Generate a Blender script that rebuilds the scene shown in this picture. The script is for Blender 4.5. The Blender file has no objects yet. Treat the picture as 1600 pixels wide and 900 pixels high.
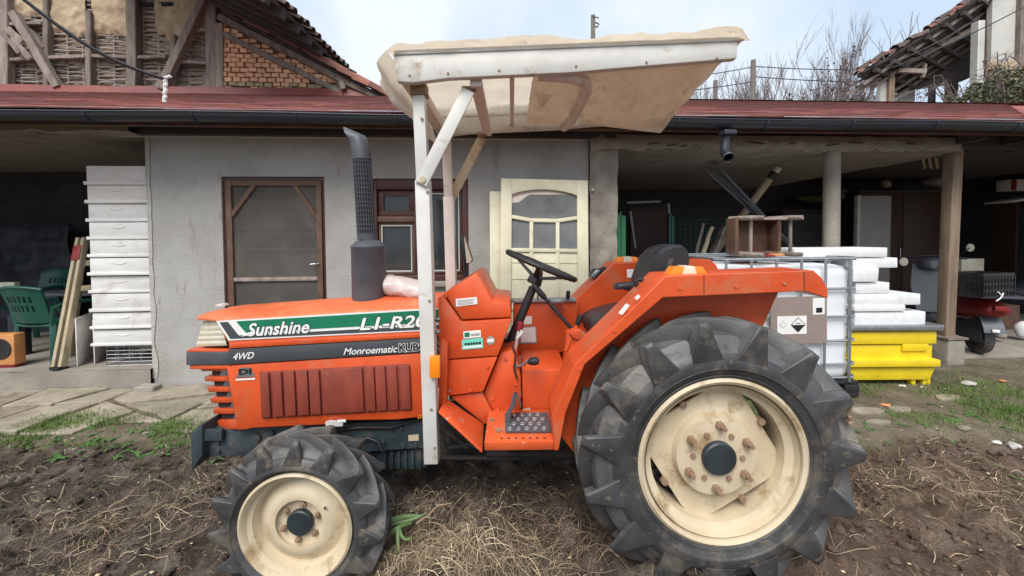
import bpy, bmesh, math, random
from mathutils import Vector, Matrix, noise as MN
R = math.radians
random.seed(7)
scene = bpy.context.scene
C = scene.collection

# ------------------------------------------------------------------ camera
FPX = 600.0                      # focal length in photograph pixels (1600 wide)
PX0, PY0 = 800.0, 390.0          # principal point (the photograph is an off-centre crop)
CAM = Vector((0, 0, 1.37))
pitch, roll = R(1.65), R(0.43)
fw = Vector((0, math.cos(pitch), -math.sin(pitch)))
up0 = Vector((0, math.sin(pitch), math.cos(pitch)))
rt0 = Vector((1, 0, 0))
rt = rt0*math.cos(roll) - up0*math.sin(roll)
up = up0*math.cos(roll) + rt0*math.sin(roll)
cam = bpy.data.cameras.new('camera'); cam_o = bpy.data.objects.new('camera', cam); C.objects.link(cam_o)
cam.sensor_width = 36; cam.lens = 36*FPX/1600
cam.shift_y = (PY0-450)/1600
cam.clip_start = 0.05; cam.clip_end = 2000
cam_o.matrix_world = Matrix(((rt.x, up.x, -fw.x, CAM.x), (rt.y, up.y, -fw.y, CAM.y), (rt.z, up.z, -fw.z, CAM.z), (0, 0, 0, 1)))
scene.camera = cam_o

# ------------------------------------------------------------------ sky and light
SUN_EL, SUN_AZ = R(52), R(196)   # azimuth measured from +Y clockwise: behind the camera, a little left
w = bpy.data.worlds.new('World'); scene.world = w; w.use_nodes = True
nt = w.node_tree; nt.nodes.clear()
wo = nt.nodes.new('ShaderNodeOutputWorld'); bg = nt.nodes.new('ShaderNodeBackground')
sk = nt.nodes.new('ShaderNodeTexSky'); sk.sky_type = 'NISHITA'; sk.sun_disc = False
sk.sun_elevation = SUN_EL; sk.sun_rotation = SUN_AZ; sk.dust_density = 3.0; sk.air_density = 1.0
tc = nt.nodes.new('ShaderNodeTexCoord'); nz = nt.nodes.new('ShaderNodeTexNoise')
nz.inputs['Scale'].default_value = 2.2; nz.inputs['Detail'].default_value = 5; nz.inputs['Roughness'].default_value = 0.5
rp = nt.nodes.new('ShaderNodeValToRGB')
rp.color_ramp.elements[0].position = 0.40; rp.color_ramp.elements[0].color = (2.75, 3.3, 3.95, 1)
rp.color_ramp.elements[1].position = 0.62; rp.color_ramp.elements[1].color = (4.1, 4.35, 4.55, 1)
mx = nt.nodes.new('ShaderNodeMix'); mx.data_type = 'RGBA'; mx.inputs[0].default_value = 0.86
nt.links.new(tc.outputs['Generated'], nz.inputs['Vector']); nt.links.new(nz.outputs['Fac'], rp.inputs['Fac'])
nt.links.new(sk.outputs[0], mx.inputs[6]); nt.links.new(rp.outputs['Color'], mx.inputs[7])
nt.links.new(mx.outputs[2], bg.inputs['Color']); bg.inputs['Strength'].default_value = 0.10
nt.links.new(bg.outputs[0], wo.inputs['Surface'])
sl = bpy.data.lights.new('sun', 'SUN'); sl.energy = 1.5; sl.angle = R(34); sl.color = (1, 0.965, 0.92)
so = bpy.data.objects.new('sun', sl); C.objects.link(so); so.location = (-3, -6, 12)
sd = Vector((math.sin(SUN_AZ)*math.cos(SUN_EL), math.cos(SUN_AZ)*math.cos(SUN_EL), math.sin(SUN_EL)))
so.rotation_euler = sd.to_track_quat('Z', 'Y').to_euler()
scene.render.engine = 'CYCLES'
vs = scene.view_settings; vs.view_transform = 'Standard'; vs.look = 'None'; vs.exposure = 1.33; vs.gamma = 1.0

# ------------------------------------------------------------------ geometry helpers
def ray(px, py):
    return rt*((px-PX0)/FPX) + up*((PY0-py)/FPX) + fw
def at(px, py, Y):
    d = ray(px, py); return CAM + d*(Y/d.y)
def onz(px, py, z):
    d = ray(px, py); return CAM + d*((z-CAM.z)/d.z)
# the shed's own frame: u along its front, v into it, w up
BS = 0.062; BA = math.atan(BS); BO = Vector((0, 3.70, 0))
BU = Vector((math.cos(BA), math.sin(BA), 0)); BV = Vector((-math.sin(BA), math.cos(BA), 0))
def B(px, py, v):                # pixel -> (u, v, w) on the plane at depth v of the shed
    d = ray(px, py); t = (v - (CAM-BO).dot(BV))/d.dot(BV); p = CAM + d*t - BO
    return Vector((p.dot(BU), v, p.z))
def W(u, v, w):                  # shed frame -> world
    return BO + BU*u + BV*v + Vector((0, 0, w))

class MB:
    def __init__(s): s.v = []; s.f = []
    def add(s, vs, fs):
        n = len(s.v); s.v += [Vector(q) for q in vs]; s.f += [tuple(i+n for i in q) for q in fs]; return s
    def box(s, x0, x1, y0, y1, z0, z1):
        return s.add([(x0,y0,z0),(x1,y0,z0),(x1,y1,z0),(x0,y1,z0),(x0,y0,z1),(x1,y0,z1),(x1,y1,z1),(x0,y1,z1)],
                     [(0,3,2,1),(4,5,6,7),(0,1,5,4),(1,2,6,5),(2,3,7,6),(3,0,4,7)])
    def obox(s, c, sz, m=None):
        m = m or Matrix.Identity(3); c = Vector(c); h = Vector(sz)/2
        vs = [c + m @ Vector((a*h.x, b*h.y, d*h.z)) for d in (-1,1) for a,b in ((-1,-1),(1,-1),(1,1),(-1,1))]
        return s.add(vs, [(0,3,2,1),(4,5,6,7),(0,1,5,4),(1,2,6,5),(2,3,7,6),(3,0,4,7)])
    def beam(s, a, b, wd, ht, upv=(0,0,1), wd2=None, ht2=None):   # wd: across, ht: along upv
        a = Vector(a); b = Vector(b); d = (b-a).normalized(); x = d.cross(Vector(upv))
        if x.length < 1e-4: x = d.cross(Vector((1,0,0)))
        x.normalize(); z = x.cross(d); wd2 = wd if wd2 is None else wd2; ht2 = ht if ht2 is None else ht2
        vs = [p + x*(i*ww/2) + z*(j*hh/2) for p,ww,hh in ((a,wd,ht),(b,wd2,ht2)) for i,j in ((-1,-1),(1,-1),(1,1),(-1,1))]
        return s.add(vs, [(0,3,2,1),(4,5,6,7),(0,1,5,4),(1,2,6,5),(2,3,7,6),(3,0,4,7)])
    def tube(s, pts, r, n=8, cap=True, closed=False):
        pts = [Vector(p) for p in pts]; m = len(pts)
        rr = r if isinstance(r, (list, tuple)) else [r]*m
        base = len(s.v); x = None
        for i, p in enumerate(pts):
            if closed: d = pts[(i+1)%m] - pts[i-1]
            else: d = (pts[min(i+1,m-1)] - pts[max(i-1,0)])
            d.normalize()
            if x is None:
                x = d.cross(Vector((0,0,1)))
                if x.length < 0.05: x = d.cross(Vector((1,0,0)))
            else: x = x - d*x.dot(d)
            x.normalize(); y = d.cross(x)
            for k in range(n):
                a = 2*math.pi*k/n; s.v.append(p + (x*math.cos(a) + y*math.sin(a))*rr[i])
        for i in range(m if closed else m-1):
            j = (i+1) % m
            for k in range(n):
                l = (k+1) % n
                s.f.append((base+i*n+k, base+i*n+l, base+j*n+l, base+j*n+k))
        if cap and not closed:
            s.f.append(tuple(base+k for k in reversed(range(n)))); s.f.append(tuple(base+(m-1)*n+k for k in range(n)))
        return s
    def lathe(s, prof, c, axis='y', n=48, closed=False):   # prof: (r, a) pairs; a along the axis
        c = Vector(c); base = len(s.v); m = len(prof)
        for r, a in prof:
            for k in range(n):
                t = 2*math.pi*k/n; q = (r*math.cos(t), r*math.sin(t))
                s.v.append(c + (Vector((q[0], a, q[1])) if axis == 'y' else Vector((q[0], q[1], a)) if axis == 'z' else Vector((a, q[0], q[1]))))
        for i in range(m if closed else m-1):
            j = (i+1) % m
            for k in range(n):
                l = (k+1) % n; q = (base+i*n+k, base+i*n+l, base+j*n+l, base+j*n+k)
                s.f.append(q if axis != 'y' else q[::-1])
        return s
    def prism(s, poly, off):
        poly = [Vector(p) for p in poly]; n = len(poly); off = Vector(off)
        return s.add(poly + [p+off for p in poly],
                     [tuple(range(n)), tuple(reversed(range(n, 2*n)))] + [(i, n+i, n+(i+1)%n, (i+1)%n) for i in range(n)])
    def grid(s, fn, nu, nv):
        b = len(s.v)
        for j in range(nv+1):
            for i in range(nu+1): s.v.append(Vector(fn(i/nu, j/nv)))
        for j in range(nv):
            for i in range(nu):
                a = b + j*(nu+1)+i; s.f.append((a, a+1, a+nu+2, a+nu+1))
        return s
    def loft(s, rings, cap=True):          # rings of equal length, closed
        b = len(s.v); n = len(rings[0])
        for r_ in rings: s.v += [Vector(p) for p in r_]
        for i in range(len(rings)-1):
            for k in range(n):
                l = (k+1) % n; s.f.append((b+i*n+k, b+i*n+l, b+(i+1)*n+l, b+(i+1)*n+k))
        if cap: s.f.append(tuple(b+k for k in reversed(range(n)))); s.f.append(tuple(b+(len(rings)-1)*n+k for k in range(n)))
        return s
    def wobble(s, amp, sc, seed=0):
        o = Vector((seed*3.1, seed*7.7, seed*1.3))
        s.v = [p + MN.noise_vector(p*sc + o)*amp for p in s.v]; return s
    def xform(s, m): s.v = [m @ p for p in s.v]; return s
    def mesh(s, name, mat, bev=0, seg=2, smooth=False, ang=35, center=True, idx=None, mat2=None):
        c = Vector((0,0,0))
        if center and s.v:
            c = Vector([(min(p[i] for p in s.v)+max(p[i] for p in s.v))/2 for i in range(3)])
        me = bpy.data.meshes.new(name); me.from_pydata([p-c for p in s.v], [], s.f)
        bm = bmesh.new(); bm.from_mesh(me)
        if idx:
            bm.faces.ensure_lookup_table()
            for i in idx: bm.faces[i].material_index = 1
        bmesh.ops.recalc_face_normals(bm, faces=bm.faces)
        if bev:
            es = [e for e in bm.edges if len(e.link_faces) == 2 and e.calc_face_angle(0) > 0.4]
            bmesh.ops.bevel(bm, geom=es, offset=bev, segments=seg, affect='EDGES', clamp_overlap=True, profile=0.5)
        bm.to_mesh(me); bm.free()
        if smooth or bev:
            me.polygons.foreach_set('use_smooth', [True]*len(me.polygons)); me.set_sharp_from_angle(angle=R(ang))
        if mat: me.materials.append(mat)
        if mat2: me.materials.append(mat2)
        return me, c
    def build(s, name, mat, parent=None, **k):
        me, c = s.mesh(name, mat, **k); return place(name, me, c, parent)
OFF = {}
def place(name, me, c, parent=None, rot=None):
    o = bpy.data.objects.new(name, me); C.objects.link(o); OFF[o.name] = Vector(c)
    if parent: o.parent = parent; o.location = Vector(c) - OFF[parent.name]
    else: o.location = c
    if rot: o.rotation_euler = rot
    return o
def tag(o, label, cat=None, group=None, kind=None):
    if label: o['label'] = label
    if cat: o['category'] = cat
    if group: o['group'] = group
    if kind: o['kind'] = kind
    return o
def thing(name, label, cat, loc=(0,0,0), rotz=0, group=None, world=False):
    o = bpy.data.objects.new(name, None); C.objects.link(o); o.location = loc; o.rotation_euler = (0,0,rotz)
    o.empty_display_size = 0.1; OFF[o.name] = Vector(loc) if world else Vector((0,0,0))
    return tag(o, label, cat, group)
def stuff(o, label=None): o['kind'] = 'stuff'; return o
def child(name, me, parent, loc, rot=(0,0,0), sc=(1,1,1)):   # shares mesh data; loc in the thing's frame
    o = bpy.data.objects.new(name, me); C.objects.link(o); o.parent = parent
    o.location = Vector(loc) - OFF[parent.name]; o.rotation_euler = rot; o.scale = sc; OFF[o.name] = Vector(loc); return o
def rnd(a, b): return random.uniform(a, b)
def fbm(x, y, z=0, o=4): return MN.fractal(Vector((x, y, z)), 0.9, 2.0, o)

# ------------------------------------------------------------------ materials
def mat(name, c1, c2=None, scale=6, rough=0.6, bump=0.0, bscale=40, metal=0.0, dirt=None, dsc=3.0, damt=0.55, rvar=0.0,
        stretch=None, trans=0.0, spec=0.5, alpha=1.0, coords='pos', detail=6, rrough=0.1, hue=0.0, wear=None, wsc=40, wamt=0.66, wst=(1, 1, 1)):
    m = bpy.data.materials.new(name); m.use_nodes = True; t = m.node_tree; N = t.nodes; L = t.links
    b = N['Principled BSDF']; g = N.new('ShaderNodeNewGeometry')
    src = g.outputs['Position']
    if coords == 'obj': src = N.new('ShaderNodeTexCoord').outputs['Object']
    if rvar or coords == 'obj': oi = N.new('ShaderNodeObjectInfo')
    if stretch:
        mp = N.new('ShaderNodeMapping'); mp.inputs['Scale'].default_value = stretch; L.new(src, mp.inputs['Vector']); src = mp.outputs['Vector']
    n1 = N.new('ShaderNodeTexNoise'); n1.inputs['Scale'].default_value = scale; n1.inputs['Detail'].default_value = detail; n1.inputs['Roughness'].default_value = 0.6
    L.new(src, n1.inputs['Vector'])
    r1 = N.new('ShaderNodeValToRGB'); c2 = c2 or tuple(x*0.75 for x in c1)
    r1.color_ramp.elements[0].position = 0.36; r1.color_ramp.elements[0].color = (*c2, 1)
    r1.color_ramp.elements[1].position = 0.64; r1.color_ramp.elements[1].color = (*c1, 1)
    L.new(n1.outputs['Fac'], r1.inputs['Fac']); col = r1.outputs['Color']
    if dirt:
        n2 = N.new('ShaderNodeTexNoise'); n2.inputs['Scale'].default_value = dsc; n2.inputs['Detail'].default_value = 8; n2.inputs['Roughness'].default_value = 0.68
        L.new(g.outputs['Position'] if coords == 'pos' else src, n2.inputs['Vector'])
        r2 = N.new('ShaderNodeMapRange'); r2.inputs['From Min'].default_value = damt; r2.inputs['From Max'].default_value = damt+0.14
        L.new(n2.outputs['Fac'], r2.inputs['Value'])
        mx = N.new('ShaderNodeMix'); mx.data_type = 'RGBA'; L.new(r2.outputs['Result'], mx.inputs[0]); L.new(col, mx.inputs[6]); mx.inputs[7].default_value = (*dirt, 1); col = mx.outputs[2]
    if wear:
        wm = N.new('ShaderNodeMapping'); wm.inputs['Scale'].default_value = wst; L.new(g.outputs['Position'], wm.inputs['Vector'])
        n4 = N.new('ShaderNodeTexNoise'); n4.inputs['Scale'].default_value = wsc; n4.inputs['Detail'].default_value = 4; n4.inputs['Roughness'].default_value = 0.7; L.new(wm.outputs['Vector'], n4.inputs['Vector'])
        r4 = N.new('ShaderNodeMapRange'); r4.inputs['From Min'].default_value = wamt; r4.inputs['From Max'].default_value = wamt+0.05; L.new(n4.outputs['Fac'], r4.inputs['Value'])
        m4 = N.new('ShaderNodeMix'); m4.data_type = 'RGBA'; L.new(r4.outputs['Result'], m4.inputs[0]); L.new(col, m4.inputs[6]); m4.inputs[7].default_value = (*wear, 1); col = m4.outputs[2]
    if rvar:
        mr = N.new('ShaderNodeMapRange'); mr.inputs['To Min'].default_value = 1-rvar; mr.inputs['To Max'].default_value = 1+rvar*0.6
        L.new(oi.outputs['Random'], mr.inputs['Value'])
        hs = N.new('ShaderNodeHueSaturation'); L.new(mr.outputs['Result'], hs.inputs['Value']); L.new(col, hs.inputs['Color']); col = hs.outputs['Color']
    L.new(col, b.inputs['Base Color'])
    if rrough:
        rr = N.new('ShaderNodeMapRange'); rr.inputs['To Min'].default_value = max(0.02, rough-rrough); rr.inputs['To Max'].default_value = min(1, rough+rrough)
        L.new(n1.outputs['Fac'], rr.inputs['Value']); L.new(rr.outputs['Result'], b.inputs['Roughness'])
    else: b.inputs['Roughness'].default_value = rough
    b.inputs['Metallic'].default_value = metal; b.inputs['Specular IOR Level'].default_value = spec
    if trans: b.inputs['Transmission Weight'].default_value = trans
    if alpha < 1: b.inputs['Alpha'].default_value = alpha
    if bump:
        n3 = N.new('ShaderNodeTexNoise'); n3.inputs['Scale'].default_value = bscale; n3.inputs['Detail'].default_value = 7; n3.inputs['Roughness'].default_value = 0.65
        L.new(src, n3.inputs['Vector'])
        bp = N.new('ShaderNodeBump'); bp.inputs['Strength'].default_value = min(1, bump); bp.inputs['Distance'].default_value = 0.02
        L.new(n3.outputs['Fac'], bp.inputs['Height']); L.new(bp.outputs['Normal'], b.inputs['Normal'])
    return m
def fabric(name, c1, c2, tw=0.35, scale=9):
    m = mat(name, c1, c2, scale=scale, rough=0.8, bump=0.7, bscale=7, dirt=tuple(x*0.6 for x in c2), dsc=3.5, damt=0.54, wear=tuple(x*0.5 for x in c2), wsc=16, wamt=0.63, wst=(1, .35, 1))
    t = m.node_tree; N = t.nodes; b = N['Principled BSDF']; out = N['Material Output']
    tr = N.new('ShaderNodeBsdfTranslucent'); tr.inputs['Color'].default_value = (*c1, 1)
    ms = N.new('ShaderNodeMixShader'); ms.inputs[0].default_value = tw
    t.links.new(b.outputs[0], ms.inputs[1]); t.links.new(tr.outputs[0], ms.inputs[2]); t.links.new(ms.outputs[0], out.inputs['Surface'])
    return m
M = {}
M['orange'] = mat('orange_paint', (0.66, 0.094, 0.022), (0.52, 0.066, 0.016), scale=3.5, rough=0.36, rrough=0.16, bump=0.03, bscale=14, dirt=(0.47, 0.125, 0.055), dsc=5, damt=0.54, wear=(0.36, 0.14, 0.07), wsc=28, wamt=0.655, wst=(1, 1, 2.5))
M['orange_top'] = mat('faded_orange_paint', (0.70, 0.17, 0.065), (0.60, 0.105, 0.032), scale=4, rough=0.45, rrough=0.15, dirt=(0.60, 0.27, 0.12), dsc=7, damt=0.56, wear=(0.45, 0.24, 0.13), wsc=34, wamt=0.65, wst=(.5, 1, 2))
M['orange_scuff'] = mat('scuffed_orange_paint', (0.66, 0.105, 0.025), (0.54, 0.075, 0.02), scale=5, rough=0.5, dirt=(0.33, 0.19, 0.12), dsc=9, damt=0.54, wear=(0.42, 0.33, 0.26), wsc=30, wamt=0.63, wst=(1, 1, 1.5))
M['maroon'] = mat('faded_maroon_plastic', (0.26, 0.045, 0.024), (0.19, 0.034, 0.02), scale=14, rough=0.6, dirt=(0.36, 0.14, 0.09), dsc=10, damt=0.63, stretch=(1, 1, 0.35))
M['cream'] = mat('cream_wheel_paint', (0.60, 0.51, 0.36), (0.49, 0.40, 0.265), scale=4, rough=0.45, dirt=(0.30, 0.205, 0.105), dsc=7, damt=0.53)
M['rust'] = mat('rusty_steel', (0.22, 0.13, 0.08), (0.30, 0.20, 0.13), scale=30, rough=0.8, bump=0.2, bscale=90)
M['tyre'] = mat('tyre_rubber', (0.058, 0.059, 0.061), (0.027, 0.028, 0.030), scale=6, rough=0.46, rrough=0.14, bump=0.15, bscale=45, dirt=(0.13, 0.112, 0.088), dsc=4, damt=0.52, wear=(0.115, 0.095, 0.072), wsc=20, wamt=0.60)
M['tread'] = mat('dusty_worn_lit_tread', (0.102, 0.100, 0.097), (0.058, 0.057, 0.056), scale=7, rough=0.5, rrough=0.15, bump=0.15, bscale=40, dirt=(0.17, 0.15, 0.12), dsc=5, damt=0.54, wear=(0.045, 0.045, 0.047), wsc=16, wamt=0.60)  # paler than the sidewall: dust and wear, plus sky light painted onto the pads
M['bluegrey'] = mat('blue_grey_casting', (0.042, 0.062, 0.072), (0.022, 0.032, 0.038), scale=7, rough=0.6, bump=0.2, bscale=30, dirt=(0.12, 0.095, 0.07), dsc=7, damt=0.53)
M['hubcap'] = mat('dark_blue_hub_cap', (0.026, 0.036, 0.04), (0.018, 0.025, 0.028), scale=12, rough=0.45)
M['darkmetal'] = mat('dark_grey_steel', (0.075, 0.083, 0.095), (0.055, 0.06, 0.07), scale=9, rough=0.5, dirt=(0.3, 0.3, 0.3), dsc=5, damt=0.7)
M['black'] = mat('black_rubber', (0.022, 0.022, 0.024), (0.015, 0.015, 0.016), scale=9, rough=0.45)
M['vinyl'] = mat('black_vinyl', (0.03, 0.03, 0.034), (0.02, 0.02, 0.022), scale=6, rough=0.33, dirt=(0.12, 0.12, 0.12), dsc=10, damt=0.6)
M['void'] = mat('black_mesh_and_hole_shade', (0.015, 0.015, 0.015), scale=9, rough=0.9)
M['whitepaint'] = mat('chipped_white_paint', (0.62, 0.61, 0.57), (0.53, 0.515, 0.475), scale=6, rough=0.45, dirt=(0.34, 0.27, 0.20), dsc=9, damt=0.58)
M['pinkpaint'] = mat('pinkish_white_paint', (0.70, 0.62, 0.56), (0.60, 0.51, 0.45), scale=6, rough=0.55, dirt=(0.40, 0.27, 0.17), dsc=8, damt=0.6)
M['canvas'] = fabric('cream_tarpaulin', (0.74, 0.65, 0.53), (0.58, 0.49, 0.385), 0.50)
M['canvas2'] = fabric('doubled_pinkish_tarpaulin', (0.70, 0.58, 0.47), (0.54, 0.44, 0.35), 0.40)
M['green'] = mat('green_decal', (0.005, 0.17, 0.085), (0.008, 0.14, 0.075), scale=8, rough=0.4)
M['darkbrown'] = mat('near_black_brown', (0.035, 0.030, 0.026), (0.018, 0.016, 0.014), scale=9, rough=0.8, bump=0.3, bscale=30, dirt=(0.10, 0.075, 0.055), dsc=9, damt=0.58)  # near-black brown for gearbox, rods, hoses and seams
M['white'] = mat('white_decal', (0.78, 0.78, 0.76), (0.70, 0.70, 0.68), scale=10, rough=0.5)
M['charcoal'] = mat('charcoal_decal', (0.055, 0.06, 0.068), (0.045, 0.05, 0.057), scale=6, rough=0.5, dirt=(0.10, 0.09, 0.08), dsc=9, damt=0.62)
M['ink'] = mat('black_ink', (0.012, 0.012, 0.013), scale=8, rough=0.5)
M['amber'] = mat('amber_lens', (0.85, 0.24, 0.01), (0.78, 0.19, 0.01), scale=12, rough=0.18)
M['lens'] = mat('milky_lens', (0.66, 0.62, 0.50), (0.55, 0.50, 0.38), scale=9, rough=0.3)
M['mintsticker'] = mat('mint_sticker', (0.12, 0.55, 0.42), (0.16, 0.6, 0.48), scale=9, rough=0.5)
M['steel'] = mat('galvanised_steel', (0.46, 0.48, 0.50), (0.36, 0.38, 0.40), scale=20, rough=0.38, metal=0.85)
M['plaster'] = mat('grey_render', (0.44, 0.43, 0.405), (0.36, 0.345, 0.32), scale=2.2, rough=0.95, bump=0.7, bscale=85, dirt=(0.31, 0.295, 0.265), dsc=1.3, damt=0.53, wear=(0.325, 0.305, 0.275), wsc=2.6, wamt=0.60, wst=(2.2, 1, .55))
M['concrete'] = mat('old_concrete', (0.33, 0.30, 0.25), (0.24, 0.215, 0.18), scale=5, rough=0.95, bump=0.5, bscale=28, dirt=(0.15, 0.125, 0.10), dsc=3, damt=0.6)
M['floor'] = mat('dusty_floor_concrete', (0.30, 0.27, 0.225), (0.22, 0.195, 0.165), scale=3, rough=0.95, bump=0.35, bscale=24)
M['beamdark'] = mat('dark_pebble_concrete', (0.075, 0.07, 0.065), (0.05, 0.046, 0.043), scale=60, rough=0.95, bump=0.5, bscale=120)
M['shingle'] = mat('red_bitumen_shingle', (0.24, 0.075, 0.062), (0.165, 0.048, 0.042), scale=22, rough=0.95, bump=0.4, bscale=220, rvar=0.5, dirt=(0.27, 0.13, 0.11), dsc=2.5, damt=0.58)
M['flashing'] = mat('red_sheet_flashing', (0.24, 0.055, 0.045), (0.19, 0.045, 0.037), scale=4, rough=0.5, dirt=(0.30, 0.14, 0.11), dsc=5, damt=0.6)
M['gutter'] = mat('black_plastic_gutter', (0.030, 0.036, 0.046), (0.023, 0.027, 0.034), scale=3, rough=0.42)
M['wood'] = mat('brown_stained_wood', (0.150, 0.080, 0.050), (0.085, 0.046, 0.030), scale=9, rough=0.65, bump=0.2, bscale=40, stretch=(1, 1, 1), dirt=(0.24, 0.17, 0.12), dsc=6, damt=0.62)
M['redwood'] = mat('dark_red_brown_paint', (0.075, 0.024, 0.018), (0.05, 0.017, 0.013), scale=6, rough=0.5)
M['oldwood'] = mat('weathered_grey_timber', (0.33, 0.275, 0.24), (0.19, 0.15, 0.125), scale=7, rough=0.95, bump=0.5, bscale=35, stretch=(2.5, 2.5, 0.5), rvar=0.25)
M['tanwood'] = mat('tan_timber', (0.32, 0.235, 0.165), (0.21, 0.15, 0.105), scale=7, rough=0.85, bump=0.25, bscale=40, stretch=(3, 3, 0.4), rvar=0.15)
M['palewood'] = mat('pale_dusty_timber', (0.46, 0.38, 0.26), (0.36, 0.29, 0.19), scale=8, rough=0.85, bump=0.2, bscale=40, stretch=(3, 3, 0.4), dirt=(0.25, 0.19, 0.13), dsc=7, damt=0.6)
M['creamdoor'] = mat('cream_door_paint', (0.66, 0.62, 0.46), (0.57, 0.525, 0.375), scale=5, rough=0.55, bump=0.08, bscale=30, dirt=(0.36, 0.29, 0.19), dsc=6, damt=0.61)
M['hivewhite'] = mat('white_hive_paint', (0.74, 0.735, 0.72), (0.63, 0.615, 0.59), scale=5, rough=0.6, bump=0.15, bscale=30, rvar=0.10, stretch=(.6, 1, 2), dirt=(0.52, 0.48, 0.42), dsc=5, damt=0.57, wear=(.4,.35,.3), wsc=30, wamt=.68)
M['hivepink'] = mat('pinkish_hive_primer', (0.70, 0.655, 0.61), (0.62, 0.57, 0.52), scale=6, rough=0.65, bump=0.06, bscale=40, dirt=(0.52, 0.45, 0.40), dsc=6, damt=0.62)
M['foam'] = mat('white_polystyrene', (0.74, 0.75, 0.76), (0.66, 0.67, 0.68), scale=18, rough=0.85, bump=0.25, bscale=120, dirt=(0.58, 0.56, 0.52), dsc=5, damt=0.58)
M['yellow'] = mat('yellow_hive_paint', (0.76, 0.57, 0.014), (0.68, 0.49, 0.012), scale=5, rough=0.5, dirt=(0.52, 0.37, 0.04), dsc=6, damt=0.58, wear=(0.30, 0.22, 0.09), wsc=26, wamt=0.66)
M['ibc'] = mat('translucent_white_plastic', (0.74, 0.765, 0.78), (0.68, 0.70, 0.71), scale=3, rough=0.4)
M['label'] = mat('taupe_label_plate', (0.27, 0.215, 0.19), (0.245, 0.195, 0.17), scale=5, rough=0.55)
M['greenplastic'] = mat('dark_green_plastic', (0.012, 0.085, 0.062), (0.009, 0.068, 0.05), scale=6, rough=0.42)
M['greenpaint'] = mat('green_coated_steel', (0.035, 0.24, 0.10), (0.025, 0.19, 0.08), scale=8, rough=0.5)
M['darkgreenpaint'] = mat('dark_green_coated_steel', (0.012, 0.10, 0.075), (0.01, 0.08, 0.06), scale=8, rough=0.5)
M['tarp'] = mat('dark_blue_tarpaulin', (0.018, 0.022, 0.035), (0.012, 0.014, 0.022), scale=5, rough=0.6, bump=0.3, bscale=8)
M['interior'] = mat('shade_darkened_plaster', (0.060, 0.061, 0.064), (0.030, 0.031, 0.033), scale=2.2, rough=0.95, bump=0.4, bscale=14, dirt=(0.03, 0.028, 0.026), dsc=2.2, damt=0.52)  # plaster tone lowered: the shade of the bays is put into its colour
M['darkpanel'] = mat('dark_brown_panel', (0.05, 0.022, 0.012), (0.035, 0.016, 0.009), scale=5, rough=0.6)
M['greypanel'] = mat('grey_panel', (0.30, 0.29, 0.28), (0.26, 0.25, 0.24), scale=4, rough=0.6)
M['red'] = mat('red_plastic', (0.27, 0.016, 0.016), (0.19, 0.012, 0.012), scale=6, rough=0.5)
M['scooter'] = mat('grey_scooter_paint', (0.10, 0.115, 0.13), (0.085, 0.10, 0.11), scale=5, rough=0.35)
M['brick'] = mat('orange_mud_brick', (0.85, 0.52, 0.33), (0.70, 0.385, 0.225), scale=11, rough=0.95, bump=0.5, bscale=40, rvar=0.2)
M['brickpale'] = mat('pale_mud_brick', (0.44, 0.33, 0.22), (0.33, 0.24, 0.155), scale=11, rough=0.95, bump=0.5, bscale=40, rvar=0.2)
M['mortar'] = mat('mud_mortar', (0.36, 0.26, 0.18), (0.26, 0.18, 0.125), scale=8, rough=1, bump=0.5, bscale=30)
M['mud'] = mat('clay_daub', (0.50, 0.395, 0.265), (0.38, 0.285, 0.185), scale=5, rough=1, bump=0.7, bscale=14, dirt=(0.26, 0.185, 0.12), dsc=6, damt=0.57)
M['wattle'] = mat('woven_grey_sticks', (0.44, 0.385, 0.345), (0.20, 0.16, 0.14), scale=14, rough=0.95, stretch=(0.8, 1, 9))
M['rooftile'] = mat('old_clay_tile', (0.28, 0.115, 0.08), (0.16, 0.075, 0.06), scale=8, rough=0.95, bump=0.3, bscale=40, rvar=0.35, dirt=(0.33, 0.22, 0.17), dsc=7, damt=0.58)
M['darktile'] = mat('dark_weathered_tile', (0.13, 0.095, 0.08), (0.07, 0.052, 0.045), scale=8, rough=0.95, rvar=0.35, bump=0.3, bscale=40)
M['darkwood'] = mat('dark_roof_timber', (0.075, 0.062, 0.058), (0.04, 0.034, 0.032), scale=7, rough=0.95, bump=0.3, bscale=25, stretch=(1, 1, 4))
M['limewash'] = mat('flaking_limewash', (0.56, 0.555, 0.52), (0.46, 0.455, 0.42), scale=3, rough=0.95, dirt=(0.40, 0.37, 0.31), dsc=3, damt=0.58)
M['bark'] = mat('bare_twig_bark', (0.20, 0.165, 0.16), (0.13, 0.105, 0.10), scale=9, rough=0.95)
M['pole'] = mat('grey_utility_pole', (0.20, 0.175, 0.165), (0.15, 0.13, 0.12), scale=6, rough=0.95)
M['leafbrown'] = mat('withered_brown_leaf', (0.20, 0.095, 0.06), (0.12, 0.06, 0.04), scale=3, rough=0.9)
M['ivy'] = mat('dusty_green_leaf', (0.10, 0.12, 0.05), (0.055, 0.07, 0.03), scale=4, rough=0.8)
M['grass'] = mat('grass_blade', (0.13, 0.21, 0.035), (0.075, 0.13, 0.022), scale=5, rough=0.7)
M['weed'] = mat('weed_leaf', (0.08, 0.17, 0.04), (0.05, 0.11, 0.025), scale=5, rough=0.6)
M['leek'] = mat('leek_leaf', (0.15, 0.24, 0.07), (0.075, 0.14, 0.04), scale=7, rough=0.5)
M['straw'] = mat('dry_straw', (0.58, 0.47, 0.31), (0.40, 0.31, 0.19), scale=4, rough=0.85)
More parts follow.
